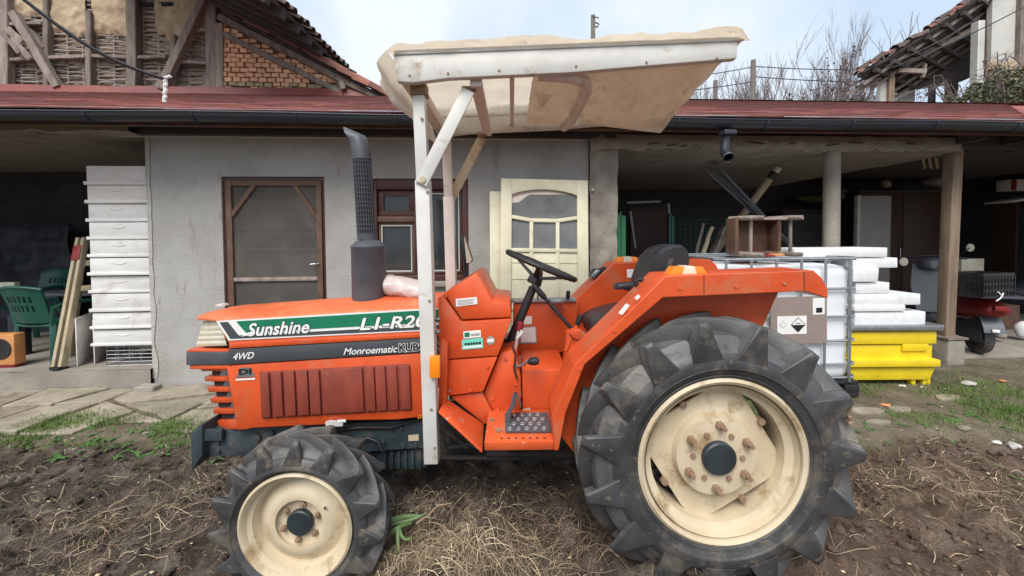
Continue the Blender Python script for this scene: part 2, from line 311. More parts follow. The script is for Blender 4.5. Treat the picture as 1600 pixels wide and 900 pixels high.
M['flag'] = mat('pale_flagstone', (0.37, 0.325, 0.25), (0.27, 0.23, 0.175), scale=5, rough=0.95, bump=0.8, bscale=18, rvar=0.2, dirt=(0.175, 0.14, 0.10), dsc=3.5, damt=0.51)
M['clod'] = mat('dark_soil_clod', (0.085, 0.062, 0.046), (0.040, 0.028, 0.021), scale=14, rough=1, bump=0.8, bscale=80, dirt=(0.15, 0.118, 0.09), dsc=11, damt=0.55)
M['litter'] = mat('pale_litter', (0.60, 0.58, 0.54), (0.45, 0.42, 0.38), scale=9, rough=0.8, rvar=0.3)
M['plasticwrap'] = mat('milky_plastic_wrap', (0.62, 0.53, 0.50), (0.50, 0.42, 0.40), scale=14, rough=0.22, bump=0.4, bscale=18)
M['box_orange'] = mat('orange_plywood', (0.60, 0.26, 0.09), (0.52, 0.21, 0.07), scale=6, rough=0.6)
M['cornerplaster'] = mat('pale_corner_plaster', (0.47, 0.455, 0.42), (0.37, 0.35, 0.315), scale=9, rough=0.95, bump=0.6, bscale=50)
M['cable'] = mat('black_cable', (0.02, 0.022, 0.026), scale=5, rough=0.5)
M['glass'] = mat('dusty_window_glass', (0.045, 0.048, 0.05), (0.03, 0.032, 0.034), scale=3, rough=0.08, rrough=0.03)
M['frost'] = mat('frosted_glass', (0.17, 0.175, 0.175), (0.12, 0.125, 0.13), scale=5, rough=0.12, rrough=0.08)
def netmat():                    # fly screen: a fine weave that lets some of what is behind through
    m = mat('fly_screen', (0.125, 0.115, 0.10), (0.095, 0.088, 0.078), scale=3, rough=0.9, dirt=(0.15, 0.135, 0.115), dsc=2.5, damt=0.53, spec=0.1)
    m.node_tree.nodes['Principled BSDF'].inputs['Alpha'].default_value = 0.78; return m
M['screen'] = netmat()
def soilmat():
    m = bpy.data.materials.new('tilled_soil'); m.use_nodes = True; t = m.node_tree; N = t.nodes; L = t.links
    b = N['Principled BSDF']; b.inputs['Roughness'].default_value = 1; b.inputs['Specular IOR Level'].default_value = 0.15
    g = N.new('ShaderNodeNewGeometry'); at_ = N.new('ShaderNodeAttribute'); at_.attribute_name = 'zone'
    def nz_(s, d=8):
        n = N.new('ShaderNodeTexNoise'); n.inputs['Scale'].default_value = s; n.inputs['Detail'].default_value = d; n.inputs['Roughness'].default_value = 0.68; L.new(g.outputs['Position'], n.inputs['Vector']); return n
    def ramp(n, *st):
        r = N.new('ShaderNodeValToRGB'); L.new(n.outputs['Fac'], r.inputs['Fac'])
        while len(r.color_ramp.elements) < len(st): r.color_ramp.elements.new(0.5)
        for e, (p, c) in zip(r.color_ramp.elements, st): e.position = p; e.color = (*c, 1)
        return r
    dark = ramp(nz_(7), (0.3, (0.038, 0.030, 0.024)), (0.48, (0.105, 0.083, 0.066)), (0.66, (0.25, 0.21, 0.17)))
    red = ramp(nz_(6), (0.3, (0.060, 0.040, 0.029)), (0.48, (0.155, 0.106, 0.077)), (0.70, (0.31, 0.235, 0.18)))
    earth = ramp(nz_(4), (0.32, (0.14, 0.115, 0.08)), (0.5, (0.235, 0.195, 0.14)), (0.7, (0.34, 0.285, 0.205)))
    sp = N.new('ShaderNodeSeparateColor'); L.new(at_.outputs['Color'], sp.inputs[0])
    m1 = N.new('ShaderNodeMix'); m1.data_type = 'RGBA'; L.new(sp.outputs[0], m1.inputs[0]); L.new(dark.outputs[0], m1.inputs[6]); L.new(red.outputs[0], m1.inputs[7])
    m2 = N.new('ShaderNodeMix'); m2.data_type = 'RGBA'; L.new(sp.outputs[1], m2.inputs[0]); L.new(m1.outputs[2], m2.inputs[6]); L.new(earth.outputs[0], m2.inputs[7])
    L.new(m2.outputs[2], b.inputs['Base Color'])
    bp = N.new('ShaderNodeBump'); bp.inputs['Strength'].default_value = 1; bp.inputs['Distance'].default_value = 0.055
    L.new(nz_(38, 10).outputs['Fac'], bp.inputs['Height']); L.new(bp.outputs['Normal'], b.inputs['Normal'])
    return m
M['soil'] = soilmat()
# ================================================================== ground
def smooth(a, b, x):
    t = max(0, min(1, (x-a)/(b-a))); return t*t*(3-2*t)
def yard_edge(x): return 2.52 + 0.10*MN.noise(Vector((x*1.3, 4.2, 0))) - 0.05*smooth(1.5, 3, x)
def gh(x, y):
    e = yard_edge(x); k = smooth(e-0.10, e+0.12, y)
    f = -0.015 + 0.055*fbm(x*2.1, y*2.6, 1.0, 3) + 0.042*fbm(x*6.5, y*7.5, 5.0, 3) + 0.016*fbm(x*19, y*19, 9, 2) - 0.02*abs(MN.noise(Vector((x*9, y*9, 6))))
    f += 0.03*max(0, MN.noise(Vector((x*3.3, y*4.1, 2)))) + 0.034*(0.35-abs(MN.noise(Vector((x*4.6+1, y*5.6, 11))))) + 0.016*(0.3-abs(MN.noise(Vector((x*13, y*15, 21)))))
    f += 0.05*math.exp(-((x+0.30)/0.38)**2 - ((y-1.72)/0.20)**2)          # heap of pulled weeds between the wheels
    f -= 0.03*smooth(-0.6, -1.4, x)*smooth(2.4, 1.8, y)
    yd = 0.035 + 0.010*fbm(x*3, y*3, 3, 3)
    return f*(1-k) + yd*k
xs = [-60, -30, -15, -8, -5, -4] + [-3.4+i*0.022 for i in range(319)] + [4.2, 5, 6.5, 9, 15, 30, 60]
ys = [-40, -10, -3, 0, 0.6] + [0.95+i*0.02 for i in range(150)] + [4.2, 5, 6, 8, 12, 20, 40, 90, 200]
g = MB()
for y in ys:
    for x in xs:
        inn = -3.7 < x < 4.0 and 0.8 < y < 4.1
        g.v.append(Vector((x, y, gh(x, y) if inn else (0.0 if y < 2.4 else 0.03))))
nx = len(xs)
for j in range(len(ys)-1):
    for i in range(nx-1):
        a = j*nx+i; g.f.append((a, a+1, a+nx+1, a+nx))
me, c = g.mesh('ground', M['soil'], smooth=True, ang=60, center=False)
ca = me.color_attributes.new('zone', 'FLOAT_COLOR', 'POINT')
for i, p in enumerate(g.v):
    e = yard_edge(p.x); n = MN.noise(p*2.3)
    red_ = smooth(0.55, 1.25, p.x+0.35*n); earth_ = smooth(e-0.12, e+0.10, p.y+0.10*n)
    ca.data[i].color = (red_, earth_, 0, 1)
ground = place('ground', me, (0,0,0)); ground['kind'] = 'structure'

# crazy paving along the shed
pav = bpy.data.objects.new('paving', None); C.objects.link(pav); pav['kind'] = 'structure'; OFF[pav.name] = Vector((0,0,0))
def split(poly, amin, out, rng):
    A = abs(sum(poly[i][0]*poly[(i+1)%len(poly)][1]-poly[(i+1)%len(poly)][0]*poly[i][1] for i in range(len(poly))))/2
    if A < amin*rng.uniform(0.6, 1.9): out.append(poly); return
    cx = sum(p[0] for p in poly)/len(poly); cy = sum(p[1] for p in poly)/len(poly)
    wx = max(p[0] for p in poly)-min(p[0] for p in poly); wy = max(p[1] for p in poly)-min(p[1] for p in poly)
    a = (math.pi/2 if wx > wy*1.4 else 0) + rng.uniform(-0.55, 0.55); nx_, ny_ = -math.sin(a), math.cos(a)
    d0 = (cx+rng.uniform(-.12,.12)*wx)*nx_ + (cy+rng.uniform(-.12,.12)*wy)*ny_
    l, r_ = [], []
    for i in range(len(poly)):
        p, q = poly[i], poly[(i+1)%len(poly)]; dp = p[0]*nx_+p[1]*ny_-d0; dq = q[0]*nx_+q[1]*ny_-d0
        (l if dp > 0 else r_).append(p)
        if dp*dq < 0:
            t = dp/(dp-dq); m = (p[0]+(q[0]-p[0])*t, p[1]+(q[1]-p[1])*t); l.append(m); r_.append(m)
    for h in (l, r_):
        if len(h) > 2: split(h, amin, out, rng)
rng = random.Random(12)
pcs = []
split([(-4.9, 2.62), (-1.0, 2.62), (1.1, 2.75), (1.1, 3.66), (-4.9, 3.38)], 0.16, pcs, rng)
for poly in pcs:
    cx = sum(p[0] for p in poly)/len(poly); cy = sum(p[1] for p in poly)/len(poly)
    if cy < 2.80 and rng.random() < 0.5: continue
    if cy < 2.95 and rng.random() < 0.18: continue
    q = []
    for i in range(len(poly)):                       # broken, slightly wavy edges
        a, b = poly[i], poly[(i+1)%len(poly)]; n = max(1, int(math.dist(a, b)/0.12))
        for k in range(n):
            x, y = a[0]+(b[0]-a[0])*k/n, a[1]+(b[1]-a[1])*k/n
            d = math.hypot(cx-x, cy-y)+1e-6; s = max(0.3, 1-(0.018+0.008*rng.random())/d)
            q.append((cx+(x-cx)*s+rng.uniform(-.008,.008), cy+(y-cy)*s+rng.uniform(-.008,.008)))
    z = 0.052 + rng.uniform(-0.006, 0.008) - 0.03*smooth(2.95, 2.6, cy); tx, ty = rng.uniform(-.02,.02), rng.uniform(-.02,.02)
    MB().prism([(x, y, z+(x-cx)*tx+(y-cy)*ty) for x, y in q], (0, 0, -0.06)).build('flagstone', M['flag'], pav, bev=0.006, seg=1)
for px, py, wx, wy in ((1355, 641, .30, .12), (1405, 638, .18, .10), (1372, 658, .2, .06), (1480, 620, .22, .1)):
    p = onz(px, py, 0.05)
    MB().prism([(p.x+wx/2*math.cos(a)*rnd(.8,1.1), p.y+wy/2*math.sin(a)*rnd(.8,1.1), 0.055) for a in [k*0.7854 for k in range(8)]], (0,0,-.05)).build('flagstone', M['flag'], pav, bev=0.006, seg=1)

# ================================================================== the shed
shed = thing('farm_shed', 'low grey rendered shed with open bays and red shingle roof behind the tractor', 'shed', BO, BA)
def SB(px, py, v): return B(px, py, v)
WT = B(575, 216, 0).z                    # top of the wall
uL, uR = B(234, 400, 0).x, B(920, 400, 0).x
FL = B(100, 580, -0.03).z                # left floor level
FR = 0.07
# --- wall with its two openings
du0, du1, dw1 = B(346, 300, 0).x, B(507, 300, 0).x, B(430, 276, 0).z
wu0, wu1, ww0, ww1 = B(583, 350, 0).x, B(732, 350, 0).x, B(650, 440, 0).z, B(650, 279, 0).z
wall = MB()
def wbox(a, b, c_, d): wall.box(a, b, 0, 0.22, c_, d)
wbox(uL, du0, -.1, WT); wbox(du0, du1, dw1, WT); wbox(du1, wu0, -.1, WT); wbox(wu0, wu1, ww1, WT); wbox(wu0, wu1, -.1, ww0); wbox(wu1, uR, -.1, WT)
wall.build('wall', M['plaster'], shed)
MB().box(du0, du1, 0.0, 0.22, -.1, FL).build('threshold', M['concrete'], shed)
# left return wall and ragged limewashed corner
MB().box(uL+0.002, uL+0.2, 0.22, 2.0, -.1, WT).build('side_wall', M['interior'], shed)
cs = MB().grid(lambda a, b: (uL-0.004+a*(0.035+0.03*MN.noise(Vector((b*9, 1, 0)))), -0.006, FL-0.1+b*(WT-FL+.1)), 3, 40)
cs.build('corner_plaster', M['cornerplaster'], shed)
# rough pillar at the right end
pu0, pu1 = uR+0.002, B(963, 330, 0).x
pil = MB()
def pilf(a, b):
    return (pu0+(pu1-pu0)*a + (0.018*fbm(b*7, a*2, 3) if a > .9 else 0), -0.035+0.03*fbm(a*3, b*14, 2)+0.0*a, -.1+b*(WT+.1))
pil.grid(pilf, 10, 60)
pil.box(pu0+.01, pu1-.03, 0.0, 0.4, -.1, WT)
pil.build('pillar', M['concrete'], shed, smooth=True, ang=50)
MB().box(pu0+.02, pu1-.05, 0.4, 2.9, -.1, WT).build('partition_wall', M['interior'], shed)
MB().tube([(B(925,298,-.05).x, -.07, B(925,298,0).z), (B(931,298,-.05).x, .0, B(925,298,0).z)], .012, 8).build('wall_peg', M['whitepaint'], shed)
# --- floors
fl = MB().grid(lambda a, b: (-7.5+(uL+7.5)*a, -0.03+1.95*b, FL+0.006*fbm(a*30, b*6)), 40, 8)
n0 = len(fl.v)
fl.grid(lambda a, b: (-7.5+(uL+7.5)*a, -0.03-0.02*(1-b)*abs(fbm(a*40, b*3, 3))-0.004, -.05+(FL+.05)*b), 90, 6)
fl.build('floor_slab', M['floor'], shed, smooth=True, ang=40)
MB().box(uR+.3, 8.5, 0.12, 2.9, -.06, FR).build('floor_slab', M['floor'], shed, bev=.02)
# --- back walls
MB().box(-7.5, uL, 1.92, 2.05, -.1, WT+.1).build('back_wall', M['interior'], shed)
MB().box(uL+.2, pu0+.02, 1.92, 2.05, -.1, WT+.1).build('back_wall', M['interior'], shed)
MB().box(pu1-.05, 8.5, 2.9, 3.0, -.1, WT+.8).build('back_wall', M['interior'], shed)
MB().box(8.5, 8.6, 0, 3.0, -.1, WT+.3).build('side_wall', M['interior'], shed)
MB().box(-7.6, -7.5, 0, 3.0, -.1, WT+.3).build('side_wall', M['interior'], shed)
# --- ceilings
cl = MB().grid(lambda a, b: (-7.5+(uL+7.5)*a, -0.16+0.03*fbm(a*30, 1)*(1-b)+2.1*b, WT+0.02*fbm(a*9, b*3)*(1 if b > 0 else 2)), 60, 10)
cl.grid(lambda a, b: (-7.5+(uL+7.5)*a, -0.16+0.03*fbm(a*30, 1)-.004, WT+.02*2*fbm(a*9,0)*(1-b)+b*0.09+0.02*b*fbm(a*25, 5)), 60, 3)
cl.build('ceiling', M['concrete'], shed, smooth=True, ang=50)
RC = B(1150, 235, -0.06).z
ue = B(1535, 232, -.06).x
def rcf(a, b):
    u = pu0+(ue-pu0)*a; e = max(0, 1-(1-a)*14); v0 = -0.06 + 0.03*fbm(u*5, 1) + 0.3*e*e
    return (u, v0 + (2.95-v0)*b*(1-0.25*e), RC+0.02*fbm(u*2, b*4)+0.05*e+0.03*(fbm(u*7, 2) if b == 0 else 0))
rc = MB().grid(rcf, 70, 12)
def rcf2(a, b):
    u = pu0+(ue-pu0)*a; e = max(0, 1-(1-a)*14); v0 = -0.06 + 0.03*fbm(u*5, 1) + 0.3*e*e
    z0 = RC+0.02*fbm(u*2, 0)+0.05*e+0.03*fbm(u*7, 2); z1 = WT+0.04
    return (u, v0-0.002-0.012*math.sin(b*3.14)*(1+fbm(u*9, b*3)), z0+(z1-z0)*b)
rc.grid(rcf2, 110, 6)
rc.build('ceiling', M['concrete'], shed, smooth=True, ang=50)
for k in range(9):
    u = rnd(pu1, ue-.2); z = rnd(RC+.02, WT-.02)
    MB().beam((u, -.085, z), (u+rnd(.06,.16), -.085, z+rnd(-.02,.02)), .012, .010).build('reed_end', M['darkwood'], shed)
MB().box(ue-.45, 8.5, .30, 2.95, WT+.02, WT+.05).build('ceiling_boards', M['darkwood'], shed)
MB().box(ue-.45, 8.5, -.05, .06, WT-.06, WT+.12).build('wall_plate', M['darkwood'], shed)
for k in range(7): MB().beam((ue-.3+.55*k, -.3, WT-.0), (ue-.3+.55*k, .3, WT+.01), .07, .07).build('rafter_end', M['darkwood'], shed)
MB().box(ue-.4, 8.5, -.34, .30, WT+.06, WT+.075).build('eave_boards', M['darkwood'], shed)
# dark pebble beam above the wall
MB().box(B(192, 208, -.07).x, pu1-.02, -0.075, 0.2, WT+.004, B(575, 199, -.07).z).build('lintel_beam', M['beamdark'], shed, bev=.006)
MB().box(B(178, 216, -.07).x, pu1-.02, -0.02, 0.0, WT-.008, WT+.003).build('drip_strip', M['whitepaint'], shed)
# --- posts of the right bay
c0 = B(1299, 300, 0.02)
MB().tube([(c0.x+.01, .02, FR-.05), (c0.x, .02, RC+.06)], [.078, .07], 18).build('concrete_column', M['concrete'], shed, smooth=True)
p0 = B(1483, 400, 0.05); pz = B(1480, 527, .05).z
MB().beam((p0.x-.02, .05, pz), (p0.x+.015, .05, RC+.10), .115, .10, (0,1,0)).wobble(.006, 4).build('wooden_post', M['tanwood'], shed, bev=.012)
MB().box(p0.x-.12, p0.x+.085, -.05, .16, -.02, pz).wobble(.01, 5).build('post_base', M['concrete'], shed, bev=.02)
MB().box(p0.x-.13, p0.x+.10, -.06, .17, pz, pz+.02).build('post_plate', M['oldwood'], shed)
# --- roof deck
VG = -0.44
zg0, zg1 = B(0, 168, VG).z, B(1600, 189, VG).z
zt0, zt1 = B(300, 147, 2.2).z, B(1500, 163, 2.2).z
ug0, ug1 = B(-250, 180, VG).x, B(1850, 180, VG).x
ut0, ut1 = -8.2, 8.8
def roofz(u, b):
    a = (u+5)/10
    return (zg0+(zg1-zg0)*a)*(1-b) + (zt0+(zt1-zt0)*a)*b
rf = MB()
rf.grid(lambda a, b: (ut0+(ut1-ut0)*a, VG+(2.2-VG)*b, roofz(ut0+(ut1-ut0)*a, b)-.012), 8, 2)
rf.grid(lambda a, b: (ut0+(ut1-ut0)*a, VG+(2.2-VG)*b, roofz(ut0+(ut1-ut0)*a, b)-.05), 8, 2)
rf.grid(lambda a, b: (ut0+(ut1-ut0)*a, VG, roofz(ut0+(ut1-ut0)*a, 0)-.05+.038*b), 8, 1)
roof = rf.build('roof', M['shingle'], shed)
# rear slope behind the ridge so that the roof is a real roof
MB().grid(lambda a, b: (2.0+(ut1-2.0)*a, 2.2+1.6*b, roofz(2.0+(ut1-2.0)*a, 1)-.012-0.7*b), 4, 1).build('rear_slope', M['shingle'], shed)
# shingle tabs
sl_ = math.atan2(roofz(0, 1)-roofz(0, 0), 2.2-VG); NR = 21; ex = 1/NR
tabw = 0.34
tab = MB().box(-tabw/2+.004, tabw/2-.004, -.115, .115, -.006, .004).mesh('shingle', M['shingle'], bev=0)[0]
rest = MB(); cnt = 0
for r_ in range(NR):
    n = int((ut1-ut0)/tabw); o_ = 0.5*(r_ % 2)
    for i in range(n):
        u = ut0+(i+.5+o_)*tabw; b = (r_+.45)*ex; v = VG+(2.2-VG)*b
        z = roofz(u, b)+.006+rnd(-.002,.003)
        px_vis = abs(u)/(3.7+v) < 1.42
        if not px_vis: continue
        th = -sl_*0+sl_-0.035
        if cnt < 300 and r_ < 11:
            child('shingle', tab, roof, (u, v, z), (th, 0, rnd(-.012,.012))); cnt += 1
        else:
            m = Matrix.Rotation(th, 3, 'X'); rest.obox((u, v, z), (tabw-.008, .23, .009), m)
stuff(rest.build('shingle_courses', M['shingle'], roof))
# ridge strip on the right, upstand flashing on the left
uf = B(606, 150, 2.2).x
MB().grid(lambda a, b: (uf+(ut1-uf)*a, 2.12+.16*b, roofz(uf+(ut1-uf)*a, 1)+.012-.03*abs(b-.5)), 20, 2).build('ridge_strip', M['shingle'], roof)
fz = MB()
def flf(a, b):
    u = ut0+(uf-ut0)*a; h = .12+.012*fbm(u*1.5, 2)+.05*smooth(-3.9, -3.6, u)*smooth(-1.5,-3.2,u)*0+(.05*smooth(-.99,-.93,math.sin(u*1.9+1)) if False else 0)
    return (u, 2.165+.03*b, roofz(u, .985)+.0+h*b)
fz.grid(flf, 60, 2); fz.build('flashing', M['flashing'], roof)
# --- gutter
gu = MB(); gr = .062
gz = lambda u: roofz(u, 0)-.045
prof = [(gr*math.cos(a), gr*math.sin(a)) for a in [math.pi+math.pi*k/9 for k in range(10)]] + [((gr-.005)*math.cos(a), (gr-.005)*math.sin(a)) for a in [2*math.pi-math.pi*k/9 for k in range(10)]]
uss = [ut0+(ut1-ut0)*k/24 for k in range(25)]
gu.loft([[(u, VG-.035+a, gz(u)+b+.006*math.sin(u*2.1)) for a, b in prof] for u in uss])
gut = gu.build('gutter', M['gutter'], shed, smooth=True, ang=40)
MB().tube([(u, VG-.035-gr, gz(u)+.006*math.sin(u*2.1)) for u in uss], .007, 6).build('gutter_bead', M['gutter'], gut, smooth=True)
for k in range(20):
    u = -7.2+k*.78
    MB().tube([(u, VG-.035+(gr+.004)*math.cos(a), gz(u)+.006*math.sin(u*2.1)+(gr+.004)*math.sin(a)) for a in [math.pi+math.pi*j/8 for j in range(9)]], .0075, 6).build('gutter_bracket', M['gutter'], gut)
MB().grid(lambda a, b: (ut0+(ut1-ut0)*a, VG-.052+.03*b, roofz(ut0+(ut1-ut0)*a, 0)-.012+.006*fbm(a*40, 1)+.02*b), 120, 1).build('drip_edge', M['steel'], roof)
fz0 = B(600, 201, VG+.06).z-roofz(B(600, 201, VG+.06).x, 0)
MB().beam((ut0, VG+.06, roofz(ut0, 0)+fz0/2-.02), (ut1, VG+.06, roofz(ut1, 0)+fz0/2-.02), .03, -fz0-.04).build('fascia_board', M['wood'], shed)
MB().grid(lambda a, b: (ut0+(ut1-ut0)*a, VG+.07+(.34)*b, roofz(ut0+(ut1-ut0)*a, 0)+fz0+.02+(WT+.10-roofz(0,0)-fz0-.02)*b), 4, 1).build('soffit', M['darkwood'], shed)
# downspout outlet, cut off short
q = B(1134, 212, VG-.035)
ds = MB().tube([(q.x, VG-.035, q.z+.01), (q.x-.005, VG-.035, q.z-.12), (q.x-.01, VG-.05, q.z-.15), (q.x-.03, VG-.12, q.z-.20)], [.036, .036, .039, .040], 16, cap=False)
ds.tube([(q.x-.03, VG-.12, q.z-.20), (q.x-.01, VG-.05, q.z-.15), (q.x-.005, VG-.035, q.z-.12)], [.034, .034, .032], 16, cap=False)
ds.build('downpipe', M['gutter'], shed, smooth=True)
MB().tube([(q.x-.0305, VG-.122, q.z-.201), (q.x-.034, VG-.134, q.z-.211)], .043, 16, cap=False).build('pipe_socket', M['steel'], shed, smooth=True)
MB().box(q.x-.055, q.x+.055, VG-.108, VG-.02, q.z-.005, q.z+.035).build('gutter_outlet', M['gutter'], shed, bev=.008)
# --- screen door
sdr = MB(); t = .028
def fr(b, u0, u1, w0, w1, v, t, d):
    b.box(u0, u0+t, v, v+d, w0, w1); b.box(u1-t, u1, v, v+d, w0, w1); b.box(u0+t, u1-t, v, v+d, w1-t, w1)
fr(sdr, du0+.002, du1-.002, FL, dw1-.002, .02, t, .16)
door = sdr.build('screen_door', M['redwood'], shed)
a0, a1, az = du0+t+.006, du1-t-.004, dw1-t-.006
lean = .02
for (u0, u1) in ((a0, a0+.05), (a1-.05, a1)): MB().box(u0, u1, .0, .03, FL+.02, az).wobble(.004, 3).build('stile', M['wood'], door, bev=.004)
MB().box(a0+.05, a1-.05, .001, .029, az-.05, az).build('top_rail', M['wood'], door, bev=.004)
rz = B(430, 436, 0).z
MB().box(a0+.05, a1-.05, .001, .029, rz-.02, rz+.015).build('middle_rail', M['oldwood'], door, bev=.004)
MB().box(a0+.05, a1-.05, .001, .029, FL+.02, FL+.12).build('bottom_rail', M['wood'], door, bev=.004)
k = .26
MB().beam((a0+.045, .012, az-k-.06), (a0+k+.0, .012, az-.03), .02, .036).build('corner_brace', M['wood'], door)
MB().beam((a1-.045, .012, az-k-.09), (a1-k+.01, .012, az-.03), .02, .036).build('corner_brace', M['wood'], door)
MB().grid(lambda a, b: (a0+.045+(a1-a0-.09)*a, .022+.004*fbm(a*3, b*5), FL+.1+(az-FL-.14)*b), 12, 16).build('fly_screen', M['screen'], door, smooth=True)
idr = MB().box(du0+t, du1-t, .13, .165, FL, dw1-t).build('inner_door', M['darkpanel'], shed, bev=.004)
for i in range(3):
    z0 = FL+.25+i*.47
    MB().box(du0+t+.12, du1-t-.12, .116, .128, z0, z0+.36).build('panel', M['greypanel'] if i else M['darkpanel'], idr, bev=.006)
for z in (B(430, 356, .1).z, B(430, 390, .1).z): MB().box(du0+t+.01, du1-t-.01, .085, .115, z-.015, z+.015).build('shelf_batten', M['oldwood'], idr)
MB().tube([(a1-.03, -.01, B(500,412,0).z), (a1-.06, -.025, B(500,412,0).z), (a1-.10, -.025, B(500,412,0).z-.004)], .006, 6).build('door_handle', M['steel'], door)
# --- window
wm = MB(); t = .07
wm.box(wu0, wu0+.03, .02, .16, ww0, ww1); wm.box(wu1-.06, wu1, .02, .16, ww0, ww1); wm.box(wu0+.03, wu1-.06, .02, .16, ww1-.10, ww1); wm.box(wu0+.03, wu1-.06, .02, .16, ww0, ww0+.06)
um = B(655, 350, 0).x
wm.box(um-.05, um+.03, .02, .16, ww0+.06, ww1-.10)
win = wm.build('window', M['redwood'], shed, bev=.005)
wt = B(620, 343, .05).z
MB().box(wu0+.03, um-.05, .03, .13, wt-.025, wt+.03).build('transom', M['wood'], win, bev=.004)
def sash(u0, u1, z0, z1, fm, gm, t=.045, v=.055):
    s_ = MB(); fr(s_, u0, u1, z0+t, z1, v, t, .05); s_.box(u0, u1, v, v+.05, z0, z0+t)
    o = s_.build('sash', fm, win, bev=.003); MB().box(u0+t, u1-t, v+.02, v+.026, z0+t, z1-t).build('pane', gm, o)
    p_ = MB(); fr(p_, u0+t-.004, u1-t+.004, z0+t, z1-t+.004, v-.003, .010, .02); p_.box(u0+t, u1-t, v-.003, v+.017, z0+t-.004, z0+t+.008); p_.build('putty', M['limewash'] if z0 < wt else M['redwood'], o)
sash(wu0+.035, um-.055, wt+.032, ww1-.105, M['redwood'], M['glass'])
sash(wu0+.035, um-.055, ww0+.065, wt-.027, M['wood'], M['glass'], .03)
sash(um+.035, wu1-.065, ww0+.065, ww1-.105, M['redwood'], M['glass'], .03)
MB().box(wu0-.02, wu1+.02, -.05, .02, ww0-.05, ww0-.002).build('window_sill', M['concrete'], win, bev=.006)
MB().grid(lambda a, b: (um+.07+.16*a, .15+.012*math.sin(a*25), ww0+.08+.30*b), 20, 2).build('curtain', M['whitepaint'], win, smooth=True)
MB().box(wu0, wu1, .8, .82, ww0-.3, ww1).build('room_backdrop', M['interior'], shed)
# ================================================================== the tractor
YC = 2.03; YH = 1.81
tr = thing('tractor', 'orange compact tractor with white canopy and cream wheels in the tilled soil', 'tractor', (0.0, YC, 0.0), 0, world=True)
def mirp(p): return Vector((p[0], 2*YC-p[1], p[2]))
def pt(px, py, Y): return at(px, py, Y)
def poly(pts, Y): return [at(x, y, Y) for x, y in pts]
def pp(name, pts, Y0, Y1, m, parent=None, bev=.006, mirror=False, pl=None, seg=2):   # prism from a side outline
    P = [at(x, y, pl or Y0) for x, y in pts]; P = [Vector((p.x, Y0, p.z)) for p in P]
    b = MB().prism(P, (0, Y1-Y0, 0)); o = b.build(name, m, parent or tr, bev=bev, seg=seg)
    if mirror:
        b2 = MB(); b2.v = [mirp(p) for p in b.v]; b2.f = list(b.f); b2.build(name, m, parent or tr, bev=bev, seg=seg)
    return o
# ---------- text as thin raised shapes
def text_geo(s, shear=0.0, offset=0.0, sp=1.0):
    cu = bpy.data.curves.new('t', 'FONT'); cu.body = s; cu.shear = shear; cu.offset = offset; cu.space_character = sp
    cu.resolution_u = 3; o = bpy.data.objects.new('t', cu); C.objects.link(o)
    dg = bpy.context.evaluated_depsgraph_get(); me = bpy.data.meshes.new_from_object(o.evaluated_get(dg))
    vs = [v.co.copy() for v in me.vertices]; fs = [tuple(p.vertices) for p in me.polygons]
    bpy.data.objects.remove(o); bpy.data.curves.remove(cu); bpy.data.meshes.remove(me)
    return vs, fs
def lettering(name, s, x0, y0, x1, y1, hpx, Y, m, parent, shear=0.0, offset=0.0, ref=None, sp=1.0):
    vs, fs = text_geo(s, shear, offset, sp); rv = text_geo(ref or s, shear, 0, sp)[0]
    a0, a1 = min(v.x for v in rv), max(v.x for v in rv); cap = 0.70
    P0, P1 = at(x0, y0, Y), at(x1, y1, Y); ex = P1-P0; hz = hpx/600*Y
    b = MB(); b.v = [P0 + ex*((v.x-a0)/(a1-a0)) + Vector((0, 0, hz*v.y/cap)) for v in vs]; b.f = fs
    return b.build(name, m, parent)
def plate(name, pts, Y, m, parent=None, th=.002): return pp(name, pts, Y-th, Y, m, parent, bev=0, pl=Y)

# ---------- bonnet
def ring(px, yb, yc, ytop, hw):
    Y = YC-hw; pb = at(px, yb, Y); pc_ = at(px, yc, Y); ptp = at(px, ytop, YC)
    x = pb.x; zt = max(ptp.z, pc_.z+.01); h = [(x, Y, pb.z), (x, Y, pc_.z-.012), (x, Y+.012, pc_.z), (x, Y+min(.09, hw*.5), pc_.z+(zt-pc_.z)*.62), (x, YC-.03, zt)]
    return [Vector(p) for p in h] + [mirp(p) for p in reversed(h)]
bn = MB().loft([ring(307, 500, 495, 490, .10), ring(322, 501, 492.5, 483, .16), ring(338, 502, 496, 479.5, .205), ring(357, 536, 497, 477, .219), ring(450, 531, 493, 470, .22), ring(555, 525, 486.5, 463, .22), ring(690, 518, 479, 457, .22)])
bonnet = bn.build('bonnet', M['orange_top'], tr, bev=.004, seg=2, ang=28)
yb_ = YH-.0025
plate('stripe', [(338, 501.5), (692, 480.5), (692, 515.5), (358, 532)], yb_, M['white'], bonnet, .0015)
plate('stripe', [(343, 503.5), (356, 502.8), (373, 524), (692, 507.5), (692, 513.5), (360, 529.5)], yb_-.0018, M['charcoal'], bonnet, .0012)
plate('stripe', [(369, 502), (692, 483), (692, 503), (384, 519.5)], yb_-.0018, M['green'], bonnet, .0012)
yl = yb_-.0042
lettering('lettering', 'Sunshine', 387, 525, 483, 519.5, 19.5, yl, M['ink'], bonnet, .28, .055)
lettering('lettering', 'Sunshine', 387, 525, 483, 519.5, 19.5, yl-.0008, M['white'], bonnet, .28, .022)
plate('swoosh', [(376, 526), (389, 519.5), (397, 517), (394, 521.5), (388, 524)], yl-.0012, M['white'], bonnet, .0006)
lettering('lettering', 'L1-R20', 563, 515.5, 667, 510, 18.5, yl, M['ink'], bonnet, .22, .05)
lettering('lettering', 'L1-R20', 563, 515.5, 667, 510, 18.5, yl-.0008, M['white'], bonnet, .22, .022)
